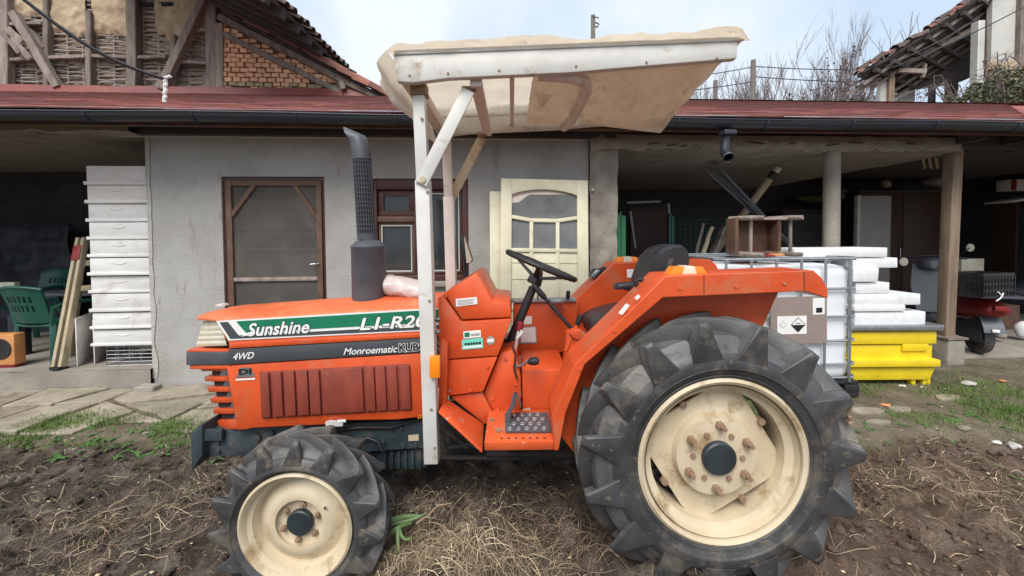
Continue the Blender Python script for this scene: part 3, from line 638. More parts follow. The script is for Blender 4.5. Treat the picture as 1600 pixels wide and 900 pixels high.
# orange bead, charcoal band, side panel
pp('bead', [(357, 535.5), (690, 518.5), (690, 526), (357, 545)], YH-.008, 2*YC-YH+.008, M['orange'], bev=.005)
band = pp('side_band', [(356, 546), (714, 525), (714, 547), (357, 570)], YH-.004, 2*YC-YH+.004, M['charcoal'], bev=.003)
yk = YH-.0045
lettering('lettering', '4WD', 364.5, 562.5, 397, 560, 10.5, yk, M['white'], band, .35, .012)
lettering('lettering', 'Monroematic', 537, 554.5, 621, 550, 10.5, yk, M['white'], band, .3, .010)
lettering('lettering', 'KUBOTA', 624, 549.5, 688, 545.5, 12, yk, M['white'], band, 0, .075)
lettering('lettering', 'KUBOTA', 624, 549.5, 688, 545.5, 12, yk-.0008, M['ink'], band, 0, .035)
side = pp('side_panel', [(360, 571), (664, 551.5), (664, 651), (620, 656), (540, 657), (525, 663), (395, 669), (381, 672)], YH, 2*YC-YH, M['orange'], bev=.006)
emb = plate('emblem', [(369, 590), (376, 574.5), (391, 573.8), (399, 588.5)], YH-.001, M['steel'], side, .002)
lettering('lettering', 'DI', 374, 585.5, 392, 584.5, 8.5, YH-.0035, M['ink'], emb, .0, .05)
plate('emblem_foot', [(369, 592), (399, 590.5), (399, 593), (369, 594.5)], YH-.001, M['white'], side, .002)
louv = pp('louvre_panel', [(404.5, 581), (639.5, 568.5), (643, 641.5), (408.5, 655)], YH-.005, YH+.02, M['maroon'], side, bev=.004)
for a, b in ((378, 417), (431, 477), (488, 538), (548, 600), (606, 656), (667, 860), (871, 915), (921, 968), (979, 1023), (1036, 1083)):
    f0, f1 = (a-375)/710, (b-375)/710
    def lp(f, t): 
        top = (404.5+235*f, 581-12.5*f); bot = (408.5+234.5*f, 655-13.5*f); return (top[0]+(bot[0]-top[0])*t, top[1]+(bot[1]-top[1])*t)
    pp('louvre_rib', [lp(f0, .025), lp(f1, .025), lp(f1, .975), lp(f0, .975)], YH-.018, YH-.004, M['maroon'], louv, bev=.005, pl=YH-.018)
plate('latch', [(510, 658), (516, 656), (537, 658), (537, 664), (511, 665)], YH-.004, M['whitepaint'], side, .012)
plate('sticker', [(527, 656), (540, 655), (541, 659), (528, 660)], YH-.017, M['white'], side, .002)
lettering('lettering', 'D', 653, 654, 659, 653.5, 6, YH-.002, M['amber'], side, .1, .03)
# nose: bumper strip, headlamps, grille
def plan(pts, y0, y1, name, m, parent=None, bev=.003, shift=0):   # pts: (px, Y) along the near half of the nose, rear to front
    h = [(p, Y) for p, Y in pts]
    top = [at(p, y0, Y) for p, Y in h]; bot = [at(p+shift, y1, Y) for p, Y in h]
    zt = sum(p.z for p in top)/len(top); zb = sum(p.z for p in bot)/len(bot)
    T = [Vector((p.x, p.y, p.z)) for p in top]; Bt = [Vector((p.x, p.y, p.z)) for p in bot]
    T = T + [mirp(p) for p in reversed(T)]; Bt = Bt + [mirp(p) for p in reversed(Bt)]
    b = MB().loft([Bt, T]); return b.build(name, m, parent or tr, bev=bev)
plan([(358, 1.815), (300, 1.925), (292, 1.97)], 546.5, 550, 'bumper_lip', M['orange'])
plan([(357, 1.809), (299, 1.92), (290.5, 1.97)], 550, 571, 'bumper_strip', M['darkmetal'], bev=.006)
plan([(359, 1.813), (302, 1.925), (296, 1.97)], 571, 577, 'bumper_lip', M['orange'])
gb = plan([(372, 1.835), (333, 1.93), (330, 1.97)], 575, 668, 'grille_mesh', M['void'], shift=18)
for (y0, y1, xl, xr) in ((574, 580, 313, 360), (589, 596, 319, 362), (605.5, 612.5, 323.5, 365), (622, 629.5, 328, 368), (639, 647, 332.5, 371), (657, 671, 336, 375)):
    plan([(xr+3, 1.818), (xl+4, 1.93), (xl, 1.985)], y0, y1, 'grille_slat', M['orange'], gb, bev=.003, shift=1.2)
pp('grille_frame', [(354, 574), (364, 573), (382, 671), (371, 672)], YH+.002, YH+.03, M['orange'], gb, bev=.003, mirror=True)
for i in range(5):
    y = 583.5+16.7*i; x = 334+5.2*i
    for j in range(7):
        MB().beam(at(x+9+2.2*j, y+5-(j%2), 1.825-.0), at(x+14+2.2*j, y-5, 1.825), .002, .003).build('mesh_wire', M['steel'], gb)
for mirror in (0, 1):
    def hl(a, b):
        l = Vector((317-11*b, 501.5+40*b)); r_ = Vector((343+12*b, 500.5+39.5*b)); q = l.lerp(r_, a); Y = 1.955-(1.955-1.823)*a
        p = at(q.x, q.y, Y - .006*abs(math.sin(b*math.pi*5))); return mirp(p) if mirror else p
    hb = MB().grid(hl, 4, 40); n = len(hb.v)
    o = hb.build('headlight', M['lens'], tr, smooth=True, ang=50)
MB().loft([[(at(p, y, Y).x, at(p, y, Y).y, at(p, y, Y).z) for p, Y in ((318, 1.99), (352, 1.835))] + [tuple(mirp(at(p, y, Y))) for p, Y in ((352, 1.835), (318, 1.99))] for y in (502, 541)]).build('lamp_housing', M['black'], tr)
pp('rivet', [(334, 479), (338, 475.5), (345, 475.5), (348, 479)], YC-.03, YC+.02, M['whitepaint'], bev=.003)

# ---------- exhaust
mu = at(578, 380, YC).x; mb = at(578, 470, 1.96).z; mt = at(578, 378, YC).z; yE = YC-.02
ex = MB().lathe([(0, mb), (.084, mb), (.086, mb+.01), (.086, mt-.035), (.088, mt-.032), (.088, mt-.022), (.084, mt-.018), (.06, mt+.006), (.045, mt+.008), (.045, mt+.03), (0, mt+.03)], (mu, yE, 0), 'z', 40)
muf = ex.build('muffler', M['darkmetal'], tr, smooth=True, ang=40)
p1 = at(573, 372, yE); p2 = at(565.5, 246, yE); p3 = at(563, 232, yE); p4 = at(556, 215, yE); p5 = at(540, 200, yE)
MB().tube([p1, p2], .036, 24).build('exhaust_pipe', M['black'], muf, smooth=True)
per = MB(); d = (p2-p1)
for i in range(19):                                   # perforated heat shield: rings and uprights
    c_ = p1 + d*(i/18); per.tube([c_+Vector((.0445*math.cos(a), .0445*math.sin(a), 0)) for a in [k*math.pi/12 for k in range(24)]], .0024, 4, closed=True)
for k in range(22):
    a = 2*math.pi*k/22; o_ = Vector((.0445*math.cos(a), .0445*math.sin(a), 0)); per.tube([p1+o_, p2+o_], .0026, 4)
per.build('heat_shield', M['darkmetal'], muf)
MB().tube([p1-d*.02, p1+d*.05], .0465, 24).build('collar', M['darkmetal'], muf, smooth=True)
el = MB(); q = [p2-d*.03, p2+d*.03, at(564.5, 236, yE), at(562, 226, yE), at(558, 217.5, yE)]
el.tube(q, [.0475, .0475, .047, .046, .044], 20, cap=False); n0 = len(el.v)-20
tip0, tip1 = at(538.5, 198.5, yE), at(550, 224, yE); tc_ = tip0.lerp(tip1, .5); th_ = (tip0-tip1)/2
cen = sum((el.v[n0+k] for k in range(20)), Vector())/20
for sc2 in (1.0, .90):
    bs = len(el.v)
    for k in range(20):
        dv = el.v[n0+k]-cen; ax_ = (at(558,217.5,yE)-at(562,226,yE)).normalized(); sx_ = ax_.cross(Vector((0,1,0))); c_y = dv.y/.044; c_s = dv.dot(sx_)/.044
        if sx_.z < 0: c_s = -c_s
        el.v.append(tc_ + th_*c_s*sc2 + Vector((0, .040*c_y*sc2, 0)))
    prev = n0 if sc2 == 1.0 else bs-20
    for k in range(20): l = (k+1) % 20; el.f.append((prev+k, prev+l, bs+l, bs+k))
bore = [el.v[len(el.v)-20+k]+Vector((.012, 0, -.002)) for k in range(20)]
el.build('exhaust_elbow', M['darkmetal'], muf, smooth=True, ang=60)
MB().add(bore, [tuple(range(20))]).build('pipe_bore', M['void'], muf)

# ---------- dashboard cowl
cw = pp('cowl', [(694, 459), (744, 427), (753, 437), (770, 471), (797, 474), (800, 496), (722, 500)], 1.80, 2*YC-1.80, M['orange'], bev=.008)
pp('cowl_panel', [(684, 466), (692, 461.5), (720, 503), (799.5, 498.5), (778, 556), (700, 561.5), (686, 545)], 1.795, 2*YC-1.795, M['orange'], bev=.006)
pp('cowl_lower', [(700, 563), (777.5, 557.5), (755, 612), (697, 619)], 1.80, 2*YC-1.80, M['orange'], bev=.005)
plate('sticker', [(712, 467), (745, 464), (746, 475), (713, 479)], 1.7985, M['white'], cw, .0015)
for i in range(4): plate('print_line', [(715, 469.4+2.2*i), (742-3*(i%2), 466.9+2.2*i), (742-3*(i%2), 467.7+2.2*i), (715, 470.2+2.2*i)], 1.7965, M['label'], cw, .0006)
s1 = plate('sticker', [(724, 518), (751, 515.5), (751.5, 526.5), (724.5, 529)], 1.7935, M['white'], cw, .0015)
lettering('lettering', 'NOSAI', 735.5, 525.5, 749.5, 524.3, 4.2, 1.7915, M['ink'], s1, .15, .02)
plate('print', [(725.5, 520), (733.5, 519), (734, 526), (726, 527)], 1.7915, M['green'], s1, .0006)
s2 = plate('sticker', [(721.5, 531), (754.5, 527.5), (755, 543.5), (722, 546.5)], 1.7935, M['mintsticker'], cw, .0015)
plate('print', [(724, 541.5), (753, 539), (753, 542), (724, 544.6)], 1.7915, M['white'], s2, .0006)
for i in range(6): plate('print', [(726+4.4*i, 536.2-.4*i), (729.5+4.4*i, 535.8-.4*i), (729.5+4.4*i, 539.4-.4*i), (726+4.4*i, 539.8-.4*i)], 1.7915, M['ink'], s2, .0006)
pc = at(766.5, 532, 1.7935); MB().tube([pc, pc+Vector((0,-.0015,0))], .02, 20).build('round_badge', M['greypanel'], cw)
plate('print', [(761.5, 530), (771.5, 529.2), (771.5, 534), (761.5, 534.8)], 1.7915, M['white'], cw, .0006)
pp('instrument_hood', [(745, 431), (752, 433.5), (771, 469), (766, 470)], 1.85, 2*YC-1.85, M['lens'], bev=.002)
for (x, y) in ((697, 462), (703, 610), (735, 609), (762, 572), (790, 560), (804, 575), (806, 600), (770, 622), (778, 640)):
    p = at(x, y, 1.797 if x < 765 and y < 612 else 1.84); MB().tube([p, p+Vector((0,-.006,0))], .0075, 8).build('screw', M['orange_scuff'], tr)
pp('gearbox_cover', [(782, 551), (806, 546.5), (814, 591), (814, 641), (778, 656), (756, 614)], 1.842, 2*YC-1.842, M['orange'], bev=.006)
pp('gearbox_flank', [(704, 620), (753, 613), (777, 659), (757, 663)], 1.82, 2*YC-1.82, M['orange'], bev=.004)
hump = pp('transmission_hump', [(815, 577), (885, 577), (892, 600), (888, 655), (822, 655), (816, 640)], 1.86, 2*YC-1.86, M['orange'], bev=.01)
pp('filler_cap', [(872, 574), (884, 574), (884, 577.5), (872, 577.5)], 1.89, 1.95, M['black'], hump, bev=.003)
pp('worn_patch', [(816, 640), (828, 637), (834, 655), (822, 655)], 1.858, 1.861, M['cream'], hump, bev=0)
# far-side platform panel with data plates
fp = pp('far_side_panel', [(802, 474), (906, 470), (893, 545), (862, 556), (800, 556)], 2.25, 2.29, M['orange'], bev=.008, pl=2.25)
plate('data_plate', [(818, 494.5), (831, 494), (831, 506.5), (818.5, 507)], 2.2485, M['white'], fp, .0015)
plate('data_plate', [(812, 511), (838, 509), (839, 536), (813, 537)], 2.2485, M['greypanel'], fp, .0015)
plate('data_plate_face', [(813.5, 513), (836.5, 511), (837.3, 534), (814.5, 535)], 2.2465, M['white'], fp, .0006)
pp('console_top', [(797, 470), (902, 468), (903, 473), (797, 475)], 2.235, 2.30, M['greypanel'], bev=.004, pl=2.2)
pp('switch_box', [(858, 466.5), (876, 465.5), (880, 471), (860, 472)], 2.15, 2.24, M['steel'], bev=.002, pl=2.2)

# ---------- steering
s0, s1_ = at(796, 538, YC), at(833, 449, YC); nn = (s1_-s0).normalized()
col = MB().tube([s0, s0.lerp(s1_, .06), s0.lerp(s1_, .07), s1_], [.036, .036, .026, .022], 16).build('steering_column', M['black'], tr, smooth=True, ang=30)
sc_ = at(845.5, 415, YC); xa = Vector((nn.z, 0, -nn.x)); ya = Vector((0, 1, 0))
NR_ = 48
sw = MB().tube([sc_ + xa*(.19*math.cos(a)) + ya*(.19*math.sin(a)) for a in [2*math.pi*k/NR_ for k in range(NR_)]], [.0135+.0012*(k % 2) for k in range(NR_)], 10, closed=True).build('steering_wheel', M['black'], tr, smooth=True)
hubp = sc_ - nn*.075
MB().tube([hubp-nn*.03, hubp+nn*.015], [.045, .04], 6).build('wheel_hub', M['black'], sw, bev=.004)
for a in (R(15), R(150), R(262)):
    e = sc_ + xa*(.185*math.cos(a)) + ya*(.185*math.sin(a)); MB().beam(hubp + (e-hubp)*.12, e, .036, .012, nn, .022, .010).build('spoke', M['black'], sw, bev=.003)
# ---------- levers and pedal
def lever(a, b, r_, knob=None, kr=.016, kl=.05, m='black', km='black'):
    o = MB().tube([a, b], r_, 8).build('lever', M[m], tr, smooth=True)
    if knob:
        d_ = (b-a).normalized(); MB().tube([b-d_*kl*.5, b-d_*kl*.35, b+d_*kl*.4, b+d_*kl*.5], [kr*.7, kr, kr, kr*.6], 12).build('knob', M[km], o, smooth=True)
lever(at(897, 518, 1.98), at(842, 455, 2.0), .010, 1, .016, .10)
lever(at(884, 548, 1.93), at(905, 500, 1.93), .010, 1, .014, .06, 'orange')
lever(at(840, 468, 2.2), at(843.5, 428, 2.2), .006, 1, .017, .04, 'steel')
lever(at(887, 467, 2.2), at(887.5, 461, 2.2), .006, 1, .012, .05)
lv = MB().tube([at(806, 572, 1.84), at(818, 570, 1.82), at(824, 564, 1.80), at(832, 563, 1.79)], .008, 8).build('bent_lever', M['steel'], tr, smooth=True)
MB().tube([at(826, 566, 1.797), at(831, 564.5, 1.79), at(837, 564, 1.785), at(842, 565.5, 1.78)], [.012, .019, .020, .012], 10).build('knob', M['black'], lv, smooth=True)
MB().tube([at(893, 520, 1.92), at(918, 520, 1.95), at(925, 505, 1.97)], .006, 6).build('linkage', M['black'], tr)
pp('lever_gate', [(889, 520), (905, 514), (918, 522), (914, 534), (898, 530)], 1.90, 1.93, M['orange_scuff'], bev=.003)
pp('lever_bracket', [(900, 528), (912, 528), (905, 560), (893, 565)], 1.91, 1.94, M['orange_scuff'], bev=.003)
pp('fender_console', [(886, 520), (898, 515), (912, 530), (905, 575), (880, 585)], 1.925, 2.0, M['orange'], bev=.006)
pd = MB(); pd.loft([[at(x, y, 1.70), at(x+dx, y+1, 1.70), at(x+dx, y+1, 1.78), at(x, y, 1.78)] for x, y, dx in ((791, 660, 7), (792, 643, 7), (798, 632, 8), (801, 619, 6), (803, 612, 5), (812, 630, 3), (813, 636, 2))])
pd.build('clutch_pedal', M['darkmetal'], tr, bev=.002)
lever(at(806, 540, 1.9), at(812, 510, 1.93), .012, 1, .018, .05, 'steel', 'red')
MB().tube([at(805, 548, 1.9), at(808, 528, 1.88), at(816, 519, 1.9), at(808, 512, 1.95)], .008, 6).build('cable', M['whitepaint'], tr)

# ---------- foot guards and step
pp('guard_strip', [(687, 531), (693, 531), (699.5, 538), (697, 641), (685, 641)], 1.755, 1.80, M['orange'], bev=.004, mirror=True, pl=1.755)
def foot(mirror):
    f = (lambda p: mirp(p)) if mirror else (lambda p: p)
    A, B_, C_, D = at(697, 622, 1.80), at(756, 662, 1.80), at(754, 704, 1.58), at(686, 641, 1.66)
    b = MB().add([f(p) for p in (A, B_, C_, D)] + [f(p + Vector((-.004, 0, -.012))) for p in (A, B_, C_, D)], [(0,1,2,3),(7,6,5,4),(0,4,5,1),(1,5,6,2),(2,6,7,3),(3,7,4,0)])
    b.build('foot_guard', M['orange_scuff'], tr, bev=.003)
    zt = at(800, 690, 1.56).z; x0, x1 = at(757, 690, 1.56).x, at(868, 690, 1.56).x
    b = MB(); zlo = at(800, 704.5, 1.555).z
    vs = [(x0, 1.555, zt), (x1, 1.555, zt), (x1, 1.84, zt+.005), (x0, 1.84, zt+.005)]
    b.add([f(Vector(p)) for p in vs] + [f(Vector(p)-Vector((0,0,.012))) for p in vs], [(0,1,2,3),(7,6,5,4),(0,4,5,1),(1,5,6,2),(2,6,7,3),(3,7,4,0)])
    vs = [(x0, 1.552, zt+.002), (x1, 1.552, zt+.002), (x1, 1.56, zlo), (x0, 1.56, zlo)]
    b.add([f(Vector(p)) for p in vs] + [f(Vector(p)+Vector((0,.01,0))) for p in vs], [(0,1,2,3),(7,6,5,4),(0,4,5,1),(1,5,6,2),(2,6,7,3),(3,7,4,0)])
    st = b.build('step', M['orange_scuff'], tr, bev=.002)
    xa_, xb_ = x0+.085, x1-.012
    tp = MB().add([f(Vector((xx, yy, zz))) for zz in (zt+.006, zt+.012) for xx, yy in ((xa_, 1.62), (xb_, 1.62), (xb_+.0, 1.80), (xa_-.005, 1.80))], [(0,3,2,1),(4,5,6,7),(0,1,5,4),(1,2,6,5),(2,3,7,6),(3,0,4,7)])
    t_ = tp.build('tread_plate', M['darkmetal'], st)
    if not mirror:
        for i in range(5):
            for j in range(4):
                p = Vector((xa_+.02+.037*i+(.018 if j % 2 else 0), 1.645+.043*j, zt+.012)); 
                if p.x > xb_-.015: continue
                MB().lathe([(.0135, 0), (.012, .004), (.0075, .004), (.006, .0006)], p, 'z', 10).build('grip_stud', M['steel'], t_)
        for i in range(7): 
            p = Vector((x0+.07+.03*i, 1.585, zt+.0005)); MB().tube([p, p+Vector((0,0,.001))], .006, 8).build('drain_hole', M['void'], st)
        for (dx, yy) in ((.02, 1.74), (.055, 1.64)):
            p = Vector((x0+dx, yy, zt+.003)); MB().tube([p, p+Vector((0,0,.008))], .012, 6).build('bolt', M['rust'], st)
foot(0); foot(1)

# ---------- rear fenders
YO, YI = 1.535, 1.722
def fender(mirror):
    f = (lambda p: mirp(p)) if mirror else (lambda p: p)
    outp = [(1040, 431), (1272, 422.5), (1286, 436), (1294, 453), (1294, 466), (1258, 455), (1036, 465), (914, 569), (884, 645), (873, 704), (866, 704.5), (863, 650), (897, 571)]
    P = [Vector((at(x, y, YO).x, YO, at(x, y, YO).z)) for x, y in outp]
    Q = [Vector((p.x, YI, p.z)) for p in P]
    b = MB().loft([[f(p) for p in P], [f(p) for p in Q]])
    o = b.build('fender', M['orange'], tr, bev=.0035, ang=20)
    inn = [(1045, 446), (1256, 445), (1240, 470), (1190, 520), (1160, 620), (1100, 716), (905, 716), (876, 700), (886, 640), (912, 575)]
    P = [Vector((at(x, y, YO).x, YI-.01, at(x, y, YO).z)) for x, y in ((1276, 438), (1040, 438), (914, 564), (884, 640), (872, 700))] + [Vector((at(x, y, YI).x, YI-.01, at(x, y, YI).z)) for x, y in ((905, 716), (1100, 716), (1160, 620), (1185, 520))]
    b = MB().prism([f(p) for p in P], (0, .012*(-1 if mirror else 1), 0)); b.build('fender_wall', M['orange'], o)
    # indicator
    P = [Vector((at(x, y, 1.58).x, 1.575, at(x, y, 1.58).z)) for x, y in ((1043, 433.5), (1107, 431.5), (1098, 416.5), (1054, 417))]
    lm = MB().prism([f(p) for p in P], (0, .07*(-1 if mirror else 1), 0)).build('indicator', M['amber'], o, bev=.004)
    P = [Vector((at(x, y, 1.58).x, 1.572, at(x, y, 1.58).z)) for x, y in ((1064, 432.5), (1089, 431.8), (1084, 415.8), (1069, 415.8))]
    MB().prism([f(p) for p in P], (0, .076*(-1 if mirror else 1), 0)).build('lens', M['lens'], lm, bev=.002)
    P = [Vector((at(x, y, 1.58).x, 1.57, at(x, y, 1.58).z)) for x, y in ((1041, 437), (1109, 435), (1107, 431.3), (1043, 433.3))]
    MB().prism([f(p) for p in P], (0, .08*(-1 if mirror else 1), 0)).build('lamp_base', M['greypanel'], lm, bev=.001)
    # grab handle
    h0, h1 = at(1016, 449, 1.70), at(998, 436, 1.70)
    MB().tube([f(p) for p in (h0+Vector((0,0,-.02)), h0, at(1004, 438, 1.70), h1, at(993, 439, 1.70), at(996, 448, 1.70))], .010, 10).build('grab_handle', M['black'], o, smooth=True)
    return o
fn = fender(0); ff = fender(1)
plate('sticker', [(966, 489), (978, 474), (984, 477), (972, 492)], YO-.0015, M['white'], fn, .0015)
plate('sticker', [(991, 465), (997, 460), (1001, 463), (995, 469)], YO-.0015, M['white'], fn, .0015)
plate('sticker', [(979, 421), (1008, 419), (1010, 432), (980, 434)], 2*YC-YI-.004, M['white'], ff, .002)
plate('sticker', [(1010, 419), (1020, 418.5), (1018, 431), (1011, 432)], 2*YC-YI-.004, M['white'], ff, .002)
pp('armrest_plate', [(961, 453), (967, 444), (1000, 440.5), (1004, 450), (992, 458), (975, 452.5)], 1.83, 1.90, M['black'], bev=.008, pl=1.83)
pp('rocker_box', [(923, 432), (931, 421), (950, 422), (957, 424), (945, 440), (933, 438)], 2.36, 2.46, M['black'], bev=.004, pl=2.36)
pp('rocker_lid', [(922, 431), (931, 421), (937, 422), (928, 434)], 2.34, 2.36, M['steel'], bev=.002, pl=2.36)

# ---------- seat
def seatf(prof, hw, name, flut):
    P = [at(x, y, 1.90) for x, y in prof]; n = len(P)
    rings = []
    for j in range(25):
        s_ = -1+2*j/24; y = YC+hw*s_; ed = 1-.10*abs(s_)**6; cx = sum(p.x for p in P)/n; cz = sum(p.z for p in P)/n
        k = 1+flut*math.cos(s_*26)
        rings.append([(cx+(p.x-cx)*ed*k, y, cz+(p.z-cz)*ed*k) for p in P])
    return MB().loft(rings).build(name, M['vinyl'], tr, smooth=True, ang=60)
seat = seatf([(1005, 462), (1012, 434), (1024, 404), (1038, 389), (1055, 383), (1070, 383.5), (1077, 390), (1079, 406), (1074, 440), (1058, 465), (1030, 474)], .135, 'seat_backrest', .026)
seatf([(922, 516), (925, 507), (938, 499), (962, 491), (985, 486), (1010, 482), (1020, 495), (1005, 512), (970, 522), (938, 529), (925, 526)], .16, 'seat_cushion', .022)
pp('seat_bracket', [(950, 515), (1040, 490), (1040, 530), (950, 545)], 1.93, 2.13, M['black'], bev=.004, pl=1.93)

# ---------- chassis, engine and axles
ch = pp('front_frame', [(318, 673), (664, 656), (664, 700), (580, 706), (560, 712), (318, 713)], 1.88, 2.18, M['bluegrey'], bev=.006, pl=1.88)
MB().prism([at(297, 678, 1.84), at(312, 664, 1.84), at(316, 664, 1.84), at(316, 712, 1.84), at(299, 736, 1.84)], (0, .38, 0)).build('front_plate', M['bluegrey'], tr, bev=.005)
MB().box(at(312, 670, 1.85).x, at(345, 670, 1.85).x, 1.852, 1.874, at(330, 690, 1.85).z, at(330, 672, 1.85).z).build('frame_lug', M['bluegrey'], ch, bev=.004)
for (x, y, r_) in ((342, 691, .012), (342, 704, .012), (402, 683, .022), (425, 676, .016), (440, 680, .012), (510, 676, .01), (528, 678, .014), (600, 690, .009), (630, 695, .014), (650, 694, .012), (628, 668, .008)):
    p = at(x, y, 1.88); MB().tube([p+Vector((0,.01,0)), p+Vector((0,-.012,0))], r_, 10).build('bolt_head', M['bluegrey'], ch, bev=.002)
plate('data_plate', [(638, 680), (654, 678.5), (654.5, 688), (638.5, 689)], 1.878, M['cream'], ch, .002)
eb = pp('engine_sump', [(583, 700), (664, 697), (668, 730), (655, 735), (592, 733)], 1.92, 2.14, M['bluegrey'], bev=.01, pl=1.92)
for i in range(6): pp('cooling_fin', [(598+11*i, 704), (603+11*i, 704), (603+11*i, 734), (598+11*i, 734)], 1.905, 1.925, M['bluegrey'], eb, bev=.003, pl=1.905)
pp('gearbox_housing', [(664, 655), (900, 640), (1010, 640), (1010, 720), (900, 712), (700, 712), (664, 725)], 1.92, 2.14, M['darkbrown'], bev=.01, pl=1.92)
for (a, b, r_) in (((690, 668), (730, 700), .012), ((700, 700), (765, 690), .010), ((705, 655), (750, 668), .010), ((760, 708), (900, 711), .020), ((690, 715), (900, 716), .012)):
    MB().tube([at(*a, 1.86), at(*b, 1.86)], r_, 8).build('underbody_rod', M['darkbrown'], tr, smooth=True)

# ---------- wheels
def tyre_mesh(Rr, Wd, rr, n, lh, sweep, hb, ht, drop):
    b = MB(); m = Rr-lh; sw_ = Rr-rr
    rk = Rr-drop
    half = [(rr, .030), (rr+.012, .012), (rr+.045*sw_/.22, .000), (rr+.5*(rk-rr), -.006), (rk-.012, -.002), (rk, .003), (rk+.012, .012), (rk+.30*(m-rk), .022), (rk+.62*(m-rk), .034), (rk+.88*(m-rk), .050), (m, .36*Wd)]
    prof = half + [(m+.006, Wd/2)] + [(r_, Wd-a) for r_, a in reversed(half)]
    b.lathe(prof, (0,0,0), 'y', 84); b.idx = list(range(6*84, (len(prof)-7)*84))
    def P(t, r_, a): return Vector((r_*math.cos(t), a, r_*math.sin(t)))
    for sidei in (0, 1):
        for k in range(n):
            t0 = 2*math.pi*(k+.5*sidei)/n + .35
            A = (lambda a: a) if sidei == 0 else (lambda a: Wd-a)
            pa = 2*math.pi/n; secs = [(0.0, -.003, rk-.010, .335*pa*rk, .004, Rr-.014, .055*pa*Rr), (0.0, .002, rk-.010, .345*pa*rk, .010, Rr-.003, .075*pa*Rr), (.0, .020, rk+.25*(m-rk), .23*pa*Rr, .018, Rr, .085*pa*Rr), (.05, .045, rk+.7*(m-rk), .16*pa*Rr, .035, Rr, .09*pa*Rr),
                    (.34, .30*Wd, m-.012, .14*pa*Rr, .29*Wd, Rr, .09*pa*Rr), (.72, .46*Wd, m-.008, .14*pa*Rr, .455*Wd, Rr, .09*pa*Rr), (1.0, .57*Wd, m-.006, .12*pa*Rr, .56*Wd, Rr-.004, .08*pa*Rr)]
            rings = []
            for (s_, ab, rb, wb, at_, rt_, wt_) in secs:
                tt = t0+sweep*s_
                k_ = .09*pa if s_ <= .05 else 0
                rings.append([P(tt-wb/rb+k_*.4, rb, A(ab)), P(tt+wb/rb+k_*.4, rb, A(ab)), P(tt+wt_/rt_-k_*.3, rt_, A(at_)), P(tt-wt_/rt_-k_*.3, rt_, A(at_))])
            n0 = len(b.f); b.loft(rings); b.idx += [i for i in range(n0, len(b.f)) if (i-n0) >= 4 and (i-n0) < 24]
    for r_ in (rr+.020, rr+.52*(rk-rr)): b.tube([P(2*math.pi*k/72, r_, -.004 if r_ > rr+.03 else .008) for k in range(72)], .0032, 4, closed=True)
    return b
